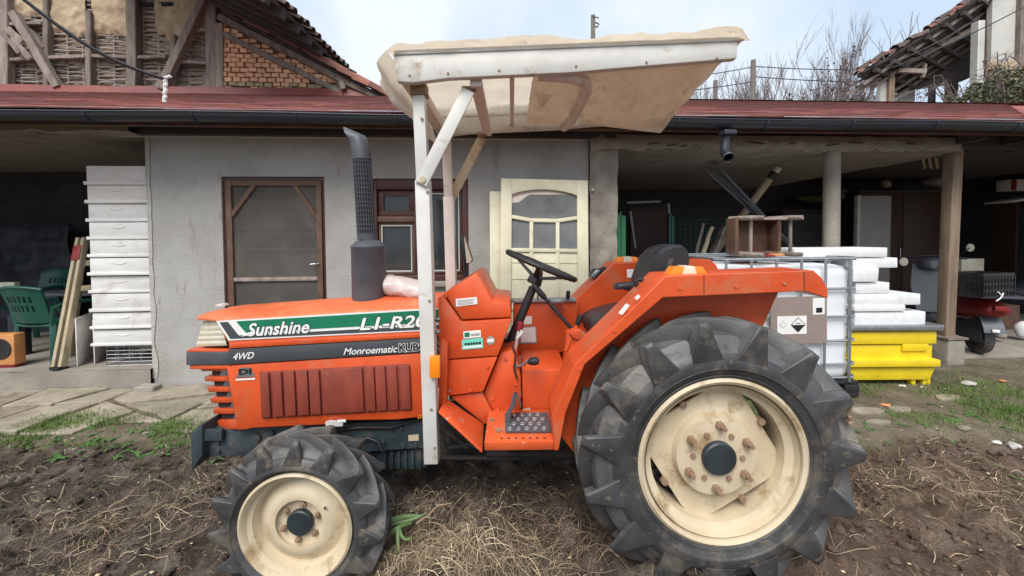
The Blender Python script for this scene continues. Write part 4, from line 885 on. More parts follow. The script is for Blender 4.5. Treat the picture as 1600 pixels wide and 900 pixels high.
def wheel(name, c, Rr, Wd, rr, n, lh, sweep, hb, ht, drop, rear, mirror, spin=0):
    mm = Matrix.Rotation(spin, 3, 'Y')
    def fin(b):
        b.v = [mm @ p for p in b.v]
        b.v = [p+c for p in b.v]
        if mirror: b.v = [mirp(p) for p in b.v]
        return b
    if rear:
        rim = MB().lathe([(rr+.004, .030), (rr+.008, .014), (rr-.004, .006), (rr-.016, .014), (rr-.020, .04), (rr-.045, .055), (rr-.050, .15), (rr-.032, .175), (rr-.03, .19), (rr-.055, .19), (rr-.062, .15), (rr-.057, .06), (rr-.03, .046), (rr-.024, .02)], (0,0,0), 'y', 72)
        for k in range(4):
            a = R(45+90*k); 
        W_ = fin(rim).build(name, M['cream'], tr, smooth=True, ang=40)
        dp = .115; dr = rr-.058
        # dished centre plate with cut-away sides
        def plr(a):
            q = (a+R(20)) % (math.pi/2) - math.pi/4; return min(dr, dr*.845/max(.55, math.cos(q)))
        N_ = 72
        rings = []
        for (k_, a_) in ((1, dp+.0), (1, dp-.012), (.80, dp-.014), (.74, dp-.02), (.70, dp-.05), (.40, dp-.056), (.0001, dp-.056)):
            rings.append([Vector((plr(2*math.pi*j/N_)*k_*math.cos(2*math.pi*j/N_) if k_ > .9 else dr*.86*k_*math.cos(2*math.pi*j/N_), a_, plr(2*math.pi*j/N_)*k_*math.sin(2*math.pi*j/N_) if k_ > .9 else dr*.86*k_*math.sin(2*math.pi*j/N_))) for j in range(N_)])
        fin(MB().loft(rings)).build('wheel_disc', M['cream'], W_, smooth=True, ang=40)
        fin(MB().lathe([(.066, dp-.05), (.066, dp-.075), (.060, dp-.080), (.0, dp-.082)], (0,0,0), 'y', 32)).build('hub_cap', M['hubcap'], W_, smooth=True, ang=30)
        for k in range(6):
            a = R(20+60*k); q = Vector((.128*math.cos(a), 0, .128*math.sin(a)))
            fin(MB().tube([q+Vector((0,dp-.05,0)), q+Vector((0,dp-.075,0))], .0165, 6).tube([q+Vector((0,dp-.075,0)), q+Vector((0,dp-.10,0))], .009, 8)).build('wheel_nut', M['rust'], W_)
            a += R(30); q = Vector((.098*math.cos(a), 0, .098*math.sin(a)))
            fin(MB().tube([q+Vector((0,dp-.05,0)), q+Vector((0,dp-.064,0))], .011, 6)).build('small_nut', M['rust'], W_)
        for k in range(4):
            a = R(25+90*k); q = Vector((.232*math.cos(a), 0, .232*math.sin(a)))
            fin(MB().tube([q+Vector((0,dp-.005,0)), q+Vector((0,dp-.028,0))], .015, 6)).build('rim_bolt', M['rust'], W_)
    else:
        rim = MB().lathe([(rr+.004, .022), (rr+.006, .010), (rr-.004, .004), (rr-.012, .012), (rr-.016, .03), (rr-.034, .038), (rr-.040, .07), (rr-.044, .078), (rr-.060, .072), (rr-.085, .048), (rr-.11, .040), (rr-.125, .042), (.100, .058), (.090, .062), (.0, .062)], (0,0,0), 'y', 72)
        W_ = fin(rim).build(name, M['cream'], tr, smooth=True, ang=50)
        fin(MB().lathe([(.052, .064), (.052, .044), (.047, .040), (.0, .039)], (0,0,0), 'y', 32)).build('hub_cap', M['hubcap'], W_, smooth=True, ang=30)
        for k in range(6):
            a = R(24+60*k); q = Vector((.074*math.cos(a), 0, .074*math.sin(a)))
            fin(MB().tube([q+Vector((0,.064,0)), q+Vector((0,.048,0))], .0115, 6).tube([q+Vector((0,.048,0)), q+Vector((0,.040,0))], .007, 8)).build('wheel_nut', M['rust'], W_)
        q = Vector((.118*math.cos(R(35)), 0, .118*math.sin(R(35)))); fin(MB().tube([q+Vector((0,.055,0)), q*1.12+Vector((0,.03,0))], .004, 6)).build('valve', M['black'], W_)
    tm = tyre_mesh(Rr, Wd, rr, n, lh, sweep, hb, ht, drop); fin(tm).build('tyre', M['tyre'], W_, smooth=True, ang=45, bev=.0055 if rear else .004, seg=2, idx=tm.idx, mat2=M['tread'])
    return W_
rc_ = at(1134, 727, 1.45); rc_.y = 1.45
wheel('rear_wheel', rc_, .553, .25, .325, 15, .050, .46, .044, .030, .132, True, False, R(-7))
wheel('rear_wheel', rc_, .553, .25, .325, 15, .050, .46, .044, .030, .132, True, True, R(5))
fc_ = at(458, 831, 1.48); fc_.y = 1.48
wheel('front_wheel', fc_, .352, .185, .222, 15, .036, .48, .030, .021, .078, False, False, R(3))
wheel('front_wheel', fc_, .352, .185, .222, 15, .036, .48, .030, .021, .078, False, True, R(9))
MB().tube([Vector((rc_.x, 1.55, rc_.z)), Vector((rc_.x, 2*YC-1.55, rc_.z))], .07, 16).build('rear_axle', M['bluegrey'], tr, smooth=True)
MB().tube([Vector((fc_.x, 1.56, fc_.z)), Vector((fc_.x, 2*YC-1.56, fc_.z))], .05, 16).build('front_axle', M['bluegrey'], tr, smooth=True)
MB().box(fc_.x-.06, fc_.x+.06, 1.95, 2.11, fc_.z, at(457, 700, 1.9).z).build('axle_pivot', M['bluegrey'], tr, bev=.01)
# mud caked on the near rear tyre
for k in range(9):
    a = R(15+k*1.5); p = rc_ + Vector((.535*math.cos(a), rnd(.03,.10), .535*math.sin(a)))
    b = MB().lathe([(.0, -.008), (.011, -.004), (.012, .002), (.0, .007)], (0,0,0), 'z', 7).wobble(.006, 40, k); b.v = [v+p for v in b.v]; b.build('mud_lump', M['rust'], tr)

# ---------- canopy frame
YB = 1.60; YBf = 2*YC-YB
def rail(mirror):
    f = (lambda p: mirp(p)) if mirror else (lambda p: p)
    o = [(614, 85), (1154, 63), (1152, 91), (960, 107), (895, 113), (700, 122), (645, 129), (620, 127)]
    P = [Vector((at(x, y, YB).x, YB, at(x, y, YB).z)) for x, y in o]
    b = MB().prism([f(p) for p in P], (0, .035*(-1 if mirror else 1), 0)); r_ = b.build('canopy_rail', M['whitepaint'], tr, bev=.006)
    o = [(616, 79.5), (1157, 57.5), (1157, 64.5), (616, 86.5)]
    P = [Vector((at(x, y, YB).x, YB-.006, at(x, y, YB).z)) for x, y in o]
    MB().prism([f(p) for p in P], (0, .045*(-1 if mirror else 1), 0)).build('rail_lip', M['whitepaint'], r_, bev=.003)
    return r_
rail(0); rail(1)
def zr(px, py): return at(px, py, YB).z
def xr(px): return at(px, 100, YB).x
def cross(px, py, w_, h_, m='pinkpaint', name='cross_bar'):
    MB().beam((xr(px), YB+.036, zr(px, py)), (xr(px), YBf-.036, zr(px, py)), w_, h_).build(name, M[m], tr, bev=.004)
cross(800, 100, .022, .022); cross(742, 122, .05, .04); cross(632, 112, .06, .06)
cb = MB(); xx, zz = xr(925), zr(925, 105)
cb.tube([(xx-.22, YB+.05, zz-.005), (xx-.08, YB+.06, zz-.012), (xx-.01, YB+.10, zz-.02), (xx+.015, YB+.20, zz-.02), (xx+.015, YBf-.2, zz-.02), (xx-.01, YBf-.08, zz-.02)], .028, 12)
cb.build('bent_tube', M['pinkpaint'], tr, smooth=True)
# posts and braces
def post(mirror):
    f = (lambda p: mirp(p)) if mirror else (lambda p: p); m = 'pinkpaint' if mirror else 'whitepaint'
    def V(x, y, Y=1.69): q = at(x, y, Y); return f(Vector((q.x, Y, q.z)))
    MB().beam(V(675.5, 720), V(661.5, 282), .062, .062, (0,1,0)).build('post', M[m], tr, bev=.005)
    MB().beam(V(661.4, 283), V(654.5, 128), .052, .052, (0,1,0)).build('post_tube', M[m], tr, bev=.005)
    MB().beam(V(656, 152, 1.69), V(655, 132, 1.69), .066, .066, (0,1,0)).build('post_clamp', M['rust'], tr, bev=.003)
    a, b = V(661, 281, 1.650), V(732, 141, 1.650)
    MB().beam(a + (a-b).normalized()*.02, b, .012, .056, (0,1,0) if False else (b-a).cross(Vector((0,1,0)))).build('brace', M['cream'] if mirror else 'x' and M['whitepaint'], tr, bev=.003)
    s = -1 if not mirror else 1
    MB().tube([a+Vector((0,-.008*-s,0)), a+Vector((0,.012*s,0))], .014, 8).build('bolt', M['cream'], tr)
    MB().tube([b+Vector((-.03,.02*-s,.012)), b+Vector((.03,.02*-s,.012))], .014, 8).build('hinge_pin', M['rust'], tr)
post(0); post(1)
for (x, y) in ((686.5, 499), (686.5, 519), (687, 560)):
    p = at(x, y, 1.70); MB().tube([p+Vector((-.02,0,0)), p+Vector((.004,0,0))], .009, 6).build('bolt', M['darkmetal'], tr)
MB().box(at(671, 570, 1.64).x, at(687.5, 570, 1.64).x, 1.635, 1.66, at(680, 590.5, 1.64).z, at(680, 556.5, 1.64).z).build('side_marker', M['amber'], tr, bev=.004)
# tarpaulin
cov = MB()
x0, x1 = xr(604), xr(1163)
def topz(x): return zr(604, 76) + (zr(1157, 56)-zr(604, 76))*(x-x0)/(x1-x0)
def covf(a, b):
    x = x0+(x1-x0)*a; y = YB-.012+(YBf-YB+.024)*b; s_ = math.sin(math.pi*b)
    z = topz(x)+.020 + s_*.018 + .014*fbm(x*5, y*4, 2) + .008*(1-abs(MN.noise(Vector((x*7+y*2, y*3, 4))))*2) + .012*max(0, math.sin(x*7+1)) + .022*smooth(.45, .95, x)*(1-b)
    ed = max(0, 1-min(b, 1-b)*26)**2; z = z*(1-ed)+(topz(x)-.012+.006*fbm(x*9, 3))*ed; ee = max(0, 1-min(a, 1-a)*28)**2; z -= .02*ee
    return (x, y - (.006 if b < .5 else -.006)*ed, z)
cov.grid(covf, 70, 34); cover = cov.build('canopy_cover', M['canvas'], tr, smooth=True, ang=180)
fl_ = MB()
def flap(a, b):      # hanging front edge: a near -> far, b top -> bottom
    top = at(604, 78, 1.59).lerp(Vector((at(604, 78, 1.59).x, 2.47, at(604, 78, 1.59).z)), a)
    bot = at(588.5, 129, 1.59).lerp(at(698, 246, 2.45), a); bot.z -= .05*math.sin(a*math.pi)*.3
    p = top.lerp(bot, b); w_ = (.018*fbm(a*5, b*4, 7)+.012*math.sin(a*17+b*2))*b; bul = -.025*math.sin(math.pi*min(1, b*1.3))*(1-.3*a)
    return p + Vector((w_+bul, 0, 0))
fl_.grid(flap, 26, 10); fl_.build('front_flap', M['canvas'], cover, smooth=True, ang=180)
rs = MB()
def rear(a, b):      # folded-under rear sheet: a front -> rear, b near -> far
    n0_, n1_ = at(905, 116, 1.645), at(1161, 60, 1.60); f0_, f1_ = at(905, 193, 2.42), at(1032, 203, 2.44)
    n = n0_.lerp(n1_, a); f = f0_.lerp(f1_, a)
    n.z = at(930, 114, 1.645).z + .045*a + (n1_.z-at(930,114,1.645).z-.045)*max(0, (a-.86)/.14)**1.4
    f.z = f0_.z + (f1_.z-f0_.z)*a - .02*a
    p = n.lerp(f, b); s_ = math.sin(math.pi*b); p.z += -.05*s_*math.sin(math.pi*min(1, a*1.1)) + (.034*fbm(a*4+b*3, b*5-a*2, 3) + .030*(1-2.2*abs(MN.noise(Vector((a*5-b*3.5, b*1.5+a, 9))))))*min(1, s_*2)*(1-.6*a**6)
    return p
rs.grid(rear, 60, 48); rs.build('rear_flap', M['canvas2'], cover, smooth=True, ang=180)
ew = MB()
def endw(a, b):      # the cover turned down round the rear end
    t_ = Vector(covf(1, b)); f_ = rear(1, b); p = t_.lerp(f_, a); return p + Vector((.022*math.sin(math.pi*a)+.008*fbm(a*3, b*7), 0, .0))
ew.grid(endw, 8, 24); ew.build('rear_edge', M['canvas2'], cover, smooth=True, ang=180)
dr_ = MB()
def drape(a, b):
    n = at(838+75*a, 124-6*a, 1.66); f = at(822+78*a, 193, 2.40); n.z += (.05)*(1-a)**2; p = n.lerp(f, b); s_ = math.sin(math.pi*b)
    p.z += -.035*s_*a + (.03*fbm(a*3+1, b*6, 5) + .028*(1-2.4*abs(MN.noise(Vector((a*2.5+b*2, b*6, 3))))))*s_ + .02*(1-a)*s_
    p.x += .015*fbm(b*5, a*3, 8); return p
dr_.grid(drape, 16, 24); dr_.build('sagging_fold', M['canvas2'], cover, smooth=True, ang=180)
# ---------- mirror on the far side
mr = MB().prism([at(718, 369, 2.36), at(724, 366, 2.36), at(737, 407, 2.36), at(735, 412, 2.36), at(726, 413, 2.36), at(720, 400, 2.36)], (0, .12, 0)).build('rear_mirror', M['black'], tr, bev=.012)
MB().prism([at(725, 369, 2.355), at(737, 405, 2.355), at(735, 410, 2.355), at(729, 411, 2.355)], (0, .004, 0)).build('mirror_glass', M['lens'], mr)
MB().tube([at(727, 411, 2.42), at(728, 436, 2.42), at(735, 452, 2.36)], .010, 8).build('mirror_arm', M['black'], mr, smooth=True)

# ---------- hoses, wiring and seams
for P_, r_, m_ in ((((662, 628), (672, 660), (690, 676), (700, 702)), .007, 'black'), (((690, 640), (700, 668), (716, 690), (745, 700)), .006, 'black'), (((655, 655), (610, 668), (560, 668), (520, 674)), .006, 'darkbrown'), (((800, 540), (806, 555), (803, 575), (808, 592)), .005, 'black'), (((905, 540), (900, 560), (905, 590), (895, 640)), .006, 'black'), (((560, 690), (575, 684), (590, 690), (598, 706)), .006, 'black')):
    Y_ = 1.86 if P_[0][0] < 780 else 1.83; MB().tube([at(x, y, Y_) for x, y in P_], r_, 6).build('hose', M[m_], tr, smooth=True)
for a_, b_ in (((1256, 424.5), (1257, 453)), ((1100, 429.5), (1100, 459))): MB().beam(at(*a_, YO-.0005), at(*b_, YO-.0005), .0012, .003).build('panel_seam', M['darkbrown'], fn)
for x_, y_ in ((1062, 450), (1150, 447), (1225, 443), (960, 517), (905, 577)):
    p = at(x_, y_, YO); MB().tube([p, p+Vector((0, -.005, 0))], .007, 6).build('bolt', M['orange_scuff'], fn)
for x_, y_ in ((668, 300), (671, 470), (674, 640), (679, 700), (659, 185)):
    p = at(x_, y_, 1.657); MB().tube([p+Vector((0, .01, 0)), p+Vector((0, -.003, 0))], .006, 6).build('bolt', M['rust'], tr)
for x_ in (640, 700, 780, 900, 1010, 1120):
    p = at(x_, 118-(x_-640)*.055, YB); MB().tube([p+Vector((0, .01, 0)), p+Vector((0, -.004, 0))], .005, 6).build('rivet', M['rust'], tr)
# ---------- the wrapped bundle lying on the bonnet
bl = MB(); A, B_ = at(604, 444, 2.06), at(672, 458, 2.02)
def bun(a, b):
    c_ = A.lerp(B_, b); t_ = 2*math.pi*a; r_ = .058*(1 if 0.03 < b < .97 else .6); k_ = 1+.12*fbm(math.cos(t_)*1.5, b*4, math.sin(t_)*1.5)
    return c_ + Vector((0, math.cos(t_)*r_*1.5*k_, math.sin(t_)*r_*k_))
bl.grid(bun, 28, 20); bo = bl.build('wrapped_bundle', M['plasticwrap'], None, smooth=True, ang=180)
tag(bo, 'crumpled pinkish plastic-wrapped bundle lying on the bonnet beside the exhaust', 'bundle')
# ================================================================== old timber house behind the shed, left
HV = 2.32
def H(px, py, v=HV): return B(px, py, v)
ho = H(200, 300); house = thing('timber_house', 'old half-timbered wattle and daub house with brick gable above the shed roof', 'house', W(ho.x, HV, 0), BA)
OFF[house.name] = Vector((ho.x, HV, 0))
hx0, hx1 = H(-160, 60).x, H(352, 60).x
ztop = H(100, -60).z; zb = H(100, 140).z
MB().box(hx0, hx1, HV+.06, HV+.3, 0, ztop).build('wall', M['mud'], house)
MB().box(hx1, H(600, 100).x, HV+.12, HV+.3, 0, zb+.05).build('wall', M['mortar'], house)
wt_ = MB(); rngw = random.Random(5); z = zb-.15; r_i = 0
while z < ztop:
    u = hx0+rngw.uniform(0, .4)
    while u < hx1:
        ln = rngw.uniform(.5, 1.5); e = min(hx1, u+ln); n = max(3, int((e-u)/.07)); ph = r_i % 2
        rr_ = rngw.uniform(.010, .019); dz = rngw.uniform(-.045, .045)
        wt_.tube([(u+(e-u)*k/n, HV+.028+.022*math.sin((u+(e-u)*k/n)*math.pi/.21+ph*math.pi), z+dz*k/n+.006*fbm((u+k*.07)*6, r_i)) for k in range(n+1)], [rr_*(1-.3*k/n) for k in range(n+1)], 5)
        u = e-rngw.uniform(.0, .06) if e < hx1 else hx1+1
    z += rngw.uniform(.030, .042); r_i += 1
for k in range(int((hx1-hx0)/.21)):
    wt_.tube([(hx0+.21*k+.1, HV+.03, zb-.2), (hx0+.21*k+.1+rngw.uniform(-.02,.02), HV+.035, ztop)], .012, 5)
stuff(wt_.build('wattle', M['wattle'], house, smooth=True, ang=60))
# clay daub left on the upper part
def daub(px0, px1, edge, seed):
    u0, u1 = H(px0, 40).x, H(px1, 40).x; n = int((u1-u0)/.022); m_ = 60; b = MB(); idx = {}
    zl = zb
    for j in range(m_+1):
        for i in range(n+1):
            u = u0+(u1-u0)*i/n; zz = zl+(ztop-zl)*j/m_
            bz = H(px0+(px1-px0)*i/n, edge(i/n)).z + .10*fbm(u*3.5, seed, 1) + .05*fbm(u*14, zz*9, seed)
            d = zz-bz
            if d < 0: continue
            idx[i, j] = len(b.v); b.v.append(Vector((u, HV+.03-.055*min(1, d*9+.05)+.022*fbm(u*7, zz*7, seed)*min(1, d*8), zz)))
    for j in range(m_):
        for i in range(n):
            q = [idx.get(k) for k in ((i, j), (i+1, j), (i+1, j+1), (i, j+1))]
            if None not in q: b.f.append(tuple(q))
    if b.f: b.build('clay_daub', M['mud'], house, smooth=True, ang=60)
daub(-160, 72, lambda a: 36, 3); daub(80, 137, lambda a: 52+6*a, 4); daub(147, 203, lambda a: 50+12*a, 6); daub(245, 325, lambda a: 54+14*math.sin(a*3), 9)
daub(216, 246, lambda a: -6, 11)
def tim(name, a, b, wd, m='oldwood', v=HV-.05, d=.10, seed=1):
    A_, B2 = H(*a, v), H(*b, v); A_.y = B2.y = v
    dirn = B2-A_; n = 5; rings = []
    x = dirn.normalized().cross(Vector((0,1,0))).normalized()
    for k in range(n+1):
        c_ = A_+dirn*(k/n); ww = wd*(1+.10*fbm(k*.9, seed)); o_ = x*(.015*fbm(k*.7, seed+5))
        rings.append([c_+o_-x*ww/2+Vector((0,-d/2,0)), c_+o_+x*ww/2+Vector((0,-d/2,0)), c_+o_+x*ww/2+Vector((0,d/2,0)), c_+o_-x*ww/2+Vector((0,d/2,0))])
    MB().loft(rings).build(name, M[m], house, bev=.008, seg=1)
for i, (a, b, wd) in enumerate((((9, -50), (11, 142), .13), ((76, -40), (76, 142), .07), ((142, 20), (142, 142), .075), ((208, -50), (209, 142), .135), ((331, -40), (333, 142), .15), ((345, 38), (346, 142), .11), ((274, 55), (271, 142), .06))):
    tim('post', a, b, wd, v=HV-.055 if wd > .1 else HV-.02, seed=i)
tim('brace', (22, 20), (92, 138), .10, v=HV-.11, seed=9); tim('brace', (325, -14), (252, 140), .11, v=HV-.12, seed=10); tim('brace', (44, 42), (72, 78), .06, v=HV-.03, seed=12)
for a, b in (((17, 95), (70, 93)), ((80, 92), (137, 90)), ((147, 89), (202, 91)), ((215, 92), (262, 90)), ((270, 97), (325, 100)), ((17, 40), (70, 38)), ((300, 51), (326, 48))): tim('rail', a, b, .05, v=HV-.035, seed=a[0])
tim('loose_board', (10, 45), (35, 66), .10, v=HV-.14, d=.02, seed=21); tim('loose_board', (15, 60), (48, 92), .09, v=HV-.16, d=.02, seed=22); tim('loose_board', (3, 50), (30, 84), .06, v=HV-.18, d=.02, seed=24)
for px in (227, 257): 
    h = H(px, 5, HV-.05); MB().box(h.x-.10, h.x+.10, HV-.03, HV-.01, h.z-.03, h.z+.03).wobble(.012, 9, px).build('gap_shade', M['void'], house)  # black slabs stand for the shade inside gaps of the wall
# brick gable
bw, bh = .122, .070
bmeshes = [MB().box(-.056, .056, -.05, .05, -.0305, .0305).wobble(.006, 14, s).mesh('brick', M['brick'], bev=.007, seg=1, center=False)[0] for s in range(4)]
bpale = [MB().box(-.056, .056, -.05, .05, -.0305, .0305).wobble(.008, 14, s+9).mesh('brick', M['brickpale'], bev=.007, seg=1, center=False)[0] for s in range(3)]
bx0 = H(353, 100).x; z0 = H(353, 143).z; rngb = random.Random(3)
pt0, pt1 = H(352, 36), H(592, 153)
def gtop(u): return pt0.z + (pt1.z-pt0.z)*(u-pt0.x)/(pt1.x-pt0.x)
gw = MB().prism([(bx0, HV-.01, z0-.2), (pt1.x, HV-.01, z0-.2), (pt1.x, HV-.01, pt1.z), (bx0, HV-.01, pt0.z)], (0, .12, 0)).build('brick_gable', M['mortar'], house)
for r_ in range(22):
    zz = z0-.06+r_*bh; u = bx0+bw*(.5 if r_ % 2 else .05)
    while u < pt1.x:
        if zz+.03 < gtop(u+.06):
            pale = r_ < 3 and rngb.random() < .65
            ms = rngb.choice(bpale if pale else bmeshes)
            child('brick', ms, gw, (u, HV-.028+rngb.uniform(-.012, .008), zz+rngb.uniform(-.006, .006)+.012*fbm(u*2, r_)), (0, rngb.uniform(-.05, .05), rngb.uniform(-.04, .04)), (rngb.uniform(.88, 1.03), 1, rngb.uniform(.9, 1.05)))
        u += bw*rngb.uniform(.95, 1.06)
tim('gable_beam', (343, 27), (590, 154), .085, v=HV-.12, d=.10, seed=31); tim('gable_beam', (350, 54), (540, 148), .075, v=HV-.10, d=.07, seed=33)
tim('beam_block', (533, 127), (537, 140), .08, v=HV-.17, d=.06, seed=35)
# barrel tiles down the rake
half = MB(); 
half.loft([[(x, math.cos(a)*r_, math.sin(a)*r_) for a in [math.pi*k/8 for k in range(9)]] + [(x, math.cos(a)*(r_-.012), math.sin(a)*(r_-.012)) for a in [math.pi*k/8 for k in range(8, -1, -1)]] for x, r_ in ((-.22, .085), (.22, .065))])
tile = half.mesh('roof_tile', M['rooftile'], smooth=True, ang=40, center=False)[0]
ra, rb = H(346, 16, HV-.16), H(610, 156, HV-.16); n = 11; sl2 = math.atan2(rb.z-ra.z, rb.x-ra.x)
rake = MB().beam(ra-Vector((0,0,.02)), rb-Vector((0,0,.02)), .06, .03).build('rake_board', M['darkwood'], house)
for k in range(n):
    p = ra.lerp(rb, (k+.4)/n); child('roof_tile', tile, rake, p+Vector((0, rngb.uniform(-.02,.02), .012*(k % 2))), (rngb.uniform(-.15,.15), -sl2+math.pi+rngb.uniform(-.05,.05) if False else -sl2+rngb.uniform(-.06,.06)-.03, rngb.uniform(-.05,.05)), (.85, 1.25, 1.3))
# main roof coming forward over the gable; its eave runs towards the yard
e0 = at(523, 98, 6.0)
def toS(p): q = Vector(p)-BO; return Vector((q.dot(BU), q.dot(BV), q.z))
def rp_(i, Y): return toS(Vector((e0.x - i, Y, e0.z+.48*i)))
rd = MB()
for th in (0, .06): rd.grid(lambda a, b: rp_(3.0*a, 4.25+2.6*b)+Vector((0,0,th)), 6, 4)
rd.grid(lambda a, b: rp_(0, 4.25+2.6*a)+Vector((0,0,.06*b)), 4, 1); rd.grid(lambda a, b: rp_(3*a, 4.25)+Vector((0,0,.06*b)), 6, 1)
mroof = rd.build('roof', M['darkwood'], house)
for k in range(9):
    a_, b_ = rp_(-.02, 4.35+.3*k), rp_(2.6, 4.35+.3*k); MB().beam(a_-Vector((0,0,.05)), b_-Vector((0,0,.05)), .08, .09).build('rafter', M['darkwood'], mroof)
tile2 = tile.copy(); tile2.materials.clear(); tile2.materials.append(M['darktile'])
for k in range(17):
    for j in range(3):
        p = rp_(.12+.36*j, 4.3+.15*k)+Vector((0,0,.07+.01*(k%2)))
        child('roof_tile', tile2, mroof, p, (0, math.atan(.48)+rngb.uniform(-.08,.08), rngb.uniform(-.1,.1)), (1, .9, .9))

# overhead cable tied to a white insulator on the shed roof
hit = next(b for b in [k/200 for k in range(201)] if B(257, 160, VG+(2.2-VG)*b).z <= roofz(-2.5, b)+.01 or b > .99)
b0 = B(257, 160, VG+(2.2-VG)*hit); b0 = W(*b0); b0.z -= .01; iy = b0.y
ca, cb_ = at(28, -8, iy-.5), at(259, 124, iy)
pts = [ca.lerp(cb_, k/20)-Vector((0, 0, .10*math.sin(math.pi*k/20))) for k in range(21)]
tag(MB().tube(pts, .016, 6).build('overhead_cable', M['cable'], smooth=True), 'thick black overhead cable slanting down across the wattle wall', 'cable')
ins = MB()
ins.tube([b0.lerp(cb_, k/12)+Vector((.004*math.cos(k*2), .004*math.sin(k*2), 0)) for k in range(13)], [.019 if k % 2 else .015 for k in range(13)], 8)
ins.tube([cb_+Vector((-.05,0,0)), cb_+Vector((.05,0,.03))], .014, 8)
tag(ins.build('cable_insulator', M['foam'], smooth=True), 'white twisted cable anchor standing on the red shed roof', 'insulator')

# ================================================================== ruined house, right
ruin = thing('ruined_house', 'collapsing house with sagging tiled roof and ivy at the upper right', 'house', (11, 9.0, 0), 0, world=True)
rl, rr2 = at(1340, 113, 8.5), at(1570, -42, 8.3); D_ = Vector((1.9, 1.0, 0))
def rz_(a, b): 
    p = rl.lerp(rr2, a) + D_*b; p.z += -.16*math.sin(math.pi*a)*.6 + .04*fbm(a*6, b*3); return p
rb_ = MB(); 
for th in (0, .07): rb_.grid(lambda a, b: rz_(a, b)+Vector((0,0,th-.10)), 14, 4)
rb_.grid(lambda a, b: rz_(a, 0)+Vector((0,0,.07*b-.10)), 14, 1); rb_.grid(lambda a, b: rz_(0, a)+Vector((0,0,.07*b-.10)), 4, 1)
rroof = rb_.build('roof', M['darkwood'], ruin)
slr = math.atan2(rr2.z-rl.z, (rr2-rl).to_2d().length); rngt = random.Random(8)
for k in range(22):
    for j in range(3):
        if rngt.random() < .12: continue
        p = rz_((k+.2)/22, .03+.10*j)+Vector((rngt.uniform(-.03,.03), 0, .03+rngt.uniform(-.02,.03)))
        child('roof_tile', tile2 if rngt.random() < .7 else tile, rroof, p, (rngt.uniform(-.2,.2), -slr+rngt.uniform(-.25,.25), rngt.uniform(-.3,.3)), (.62, 1, 1))
for k in range(8):
    a_ = .12+.12*k; MB().beam(rz_(a_, 0)-Vector((0,0,.16)), rz_(a_, 1)-Vector((0,0,.16)), .07, .09).build('rafter', M['darkwood'], rroof)
for k in range(5): MB().beam(rz_(.0, .12+.2*k)-Vector((0,0,.22)), rz_(1, .12+.2*k)-Vector((0,0,.22)), .05, .06).build('purlin', M['oldwood'], rroof)
MB().grid(lambda a, b: rz_(a, .95)-Vector((0, 0, .1+.75*b*min(1, a*1.8))), 10, 3).build('ceiling_boards', M['darkwood'], rroof)
def rpost(name, px0, px1, py0, py1, Y, m, d=.14):
    a, b = at(px0, py1, Y), at(px1, py0, Y); MB().box(a.x, b.x, Y, Y+d, 0, b.z).wobble(.01, 3, px0).build(name, M[m], ruin, bev=.012, seg=1)
rpost('post', 1389, 1399.5, 103, 160, 8.8, 'tanwood'); rpost('wall_panel', 1375, 1388.5, 108, 160, 8.86, 'limewash', .1)
rpost('wall_panel', 1401, 1431, 121, 160, 9.6, 'greypanel', .1)
rpost('post', 1458, 1464, 108, 160, 9.7, 'darkwood'); rpost('post', 1484, 1499, 108, 160, 9.7, 'darkwood')
rpost('post', 1527, 1540, 31, 160, 8.3, 'limewash', .16); rpost('post', 1541, 1547, 30, 160, 8.5, 'oldwood')
rpost('post', 1592, 1606, -20, 165, 8.35, 'oldwood', .12)
a, b = at(1548, 100, 8.45), at(1600, -30, 8.45); MB().box(a.x, b.x+.5, 8.45, 8.55, a.z, b.z).wobble(.01, 3).build('wall_panel', M['limewash'], ruin)
mz = at(1548, 97, 8.4).z; mxa = at(1543, 120, 8.4).x
wm_ = MB().grid(lambda a, b: (mxa+1.6*a, 8.40+.02*fbm(a*9, b*9), b*(mz+.10*a+.06*fbm(a*8, 1))), 30, 20); wm_.build('mud_wall', M['mud'], ruin, smooth=True)
for r_ in range(5):
    for k in range(8):
        q = at(1546, 108+10*r_, 8.37); child('brick', rngt.choice(bpale), ruin, (q.x+.19*k+(.09 if r_ % 2 else 0), 8.37, q.z+.02), (0, rngt.uniform(-.04,.04), 0), (1.5, .8, 1.6))
for a, b, wd in (((1385, 104), (1433, 91), .09), ((1431, 92), (1530, 40), .10), ((1402, 110), (1446, 112), .10), ((1441, 122), (1445, 100), .06), ((1320, 148), (1372, 128), .07), ((1338, 136), (1376, 122), .05), ((1330, 133), (1372, 112), .04), ((1519, 30), (1550, 27), .09)):
    MB().beam(at(*a, 8.75), at(*b, 8.75), .07, wd).wobble(.01, 3).build('broken_beam', M['oldwood'], ruin, bev=.006, seg=1)
for i, (a, b, lab) in enumerate((((1395, 106), (1625, -2), 'lower of the two thin cables crossing the ruined house'), ((1383, 104), (1530, 28), 'upper of the two thin cables crossing the ruined house'))):
    A_, B2 = at(*a, 8.2), at(*b, 8.0)
    tag(MB().tube([A_.lerp(B2, k/8)-Vector((0,0,.06*math.sin(math.pi*k/8))) for k in range(9)], .012, 5).build('cable', M['cable']), lab, 'cable', 'cables at the ruined house')
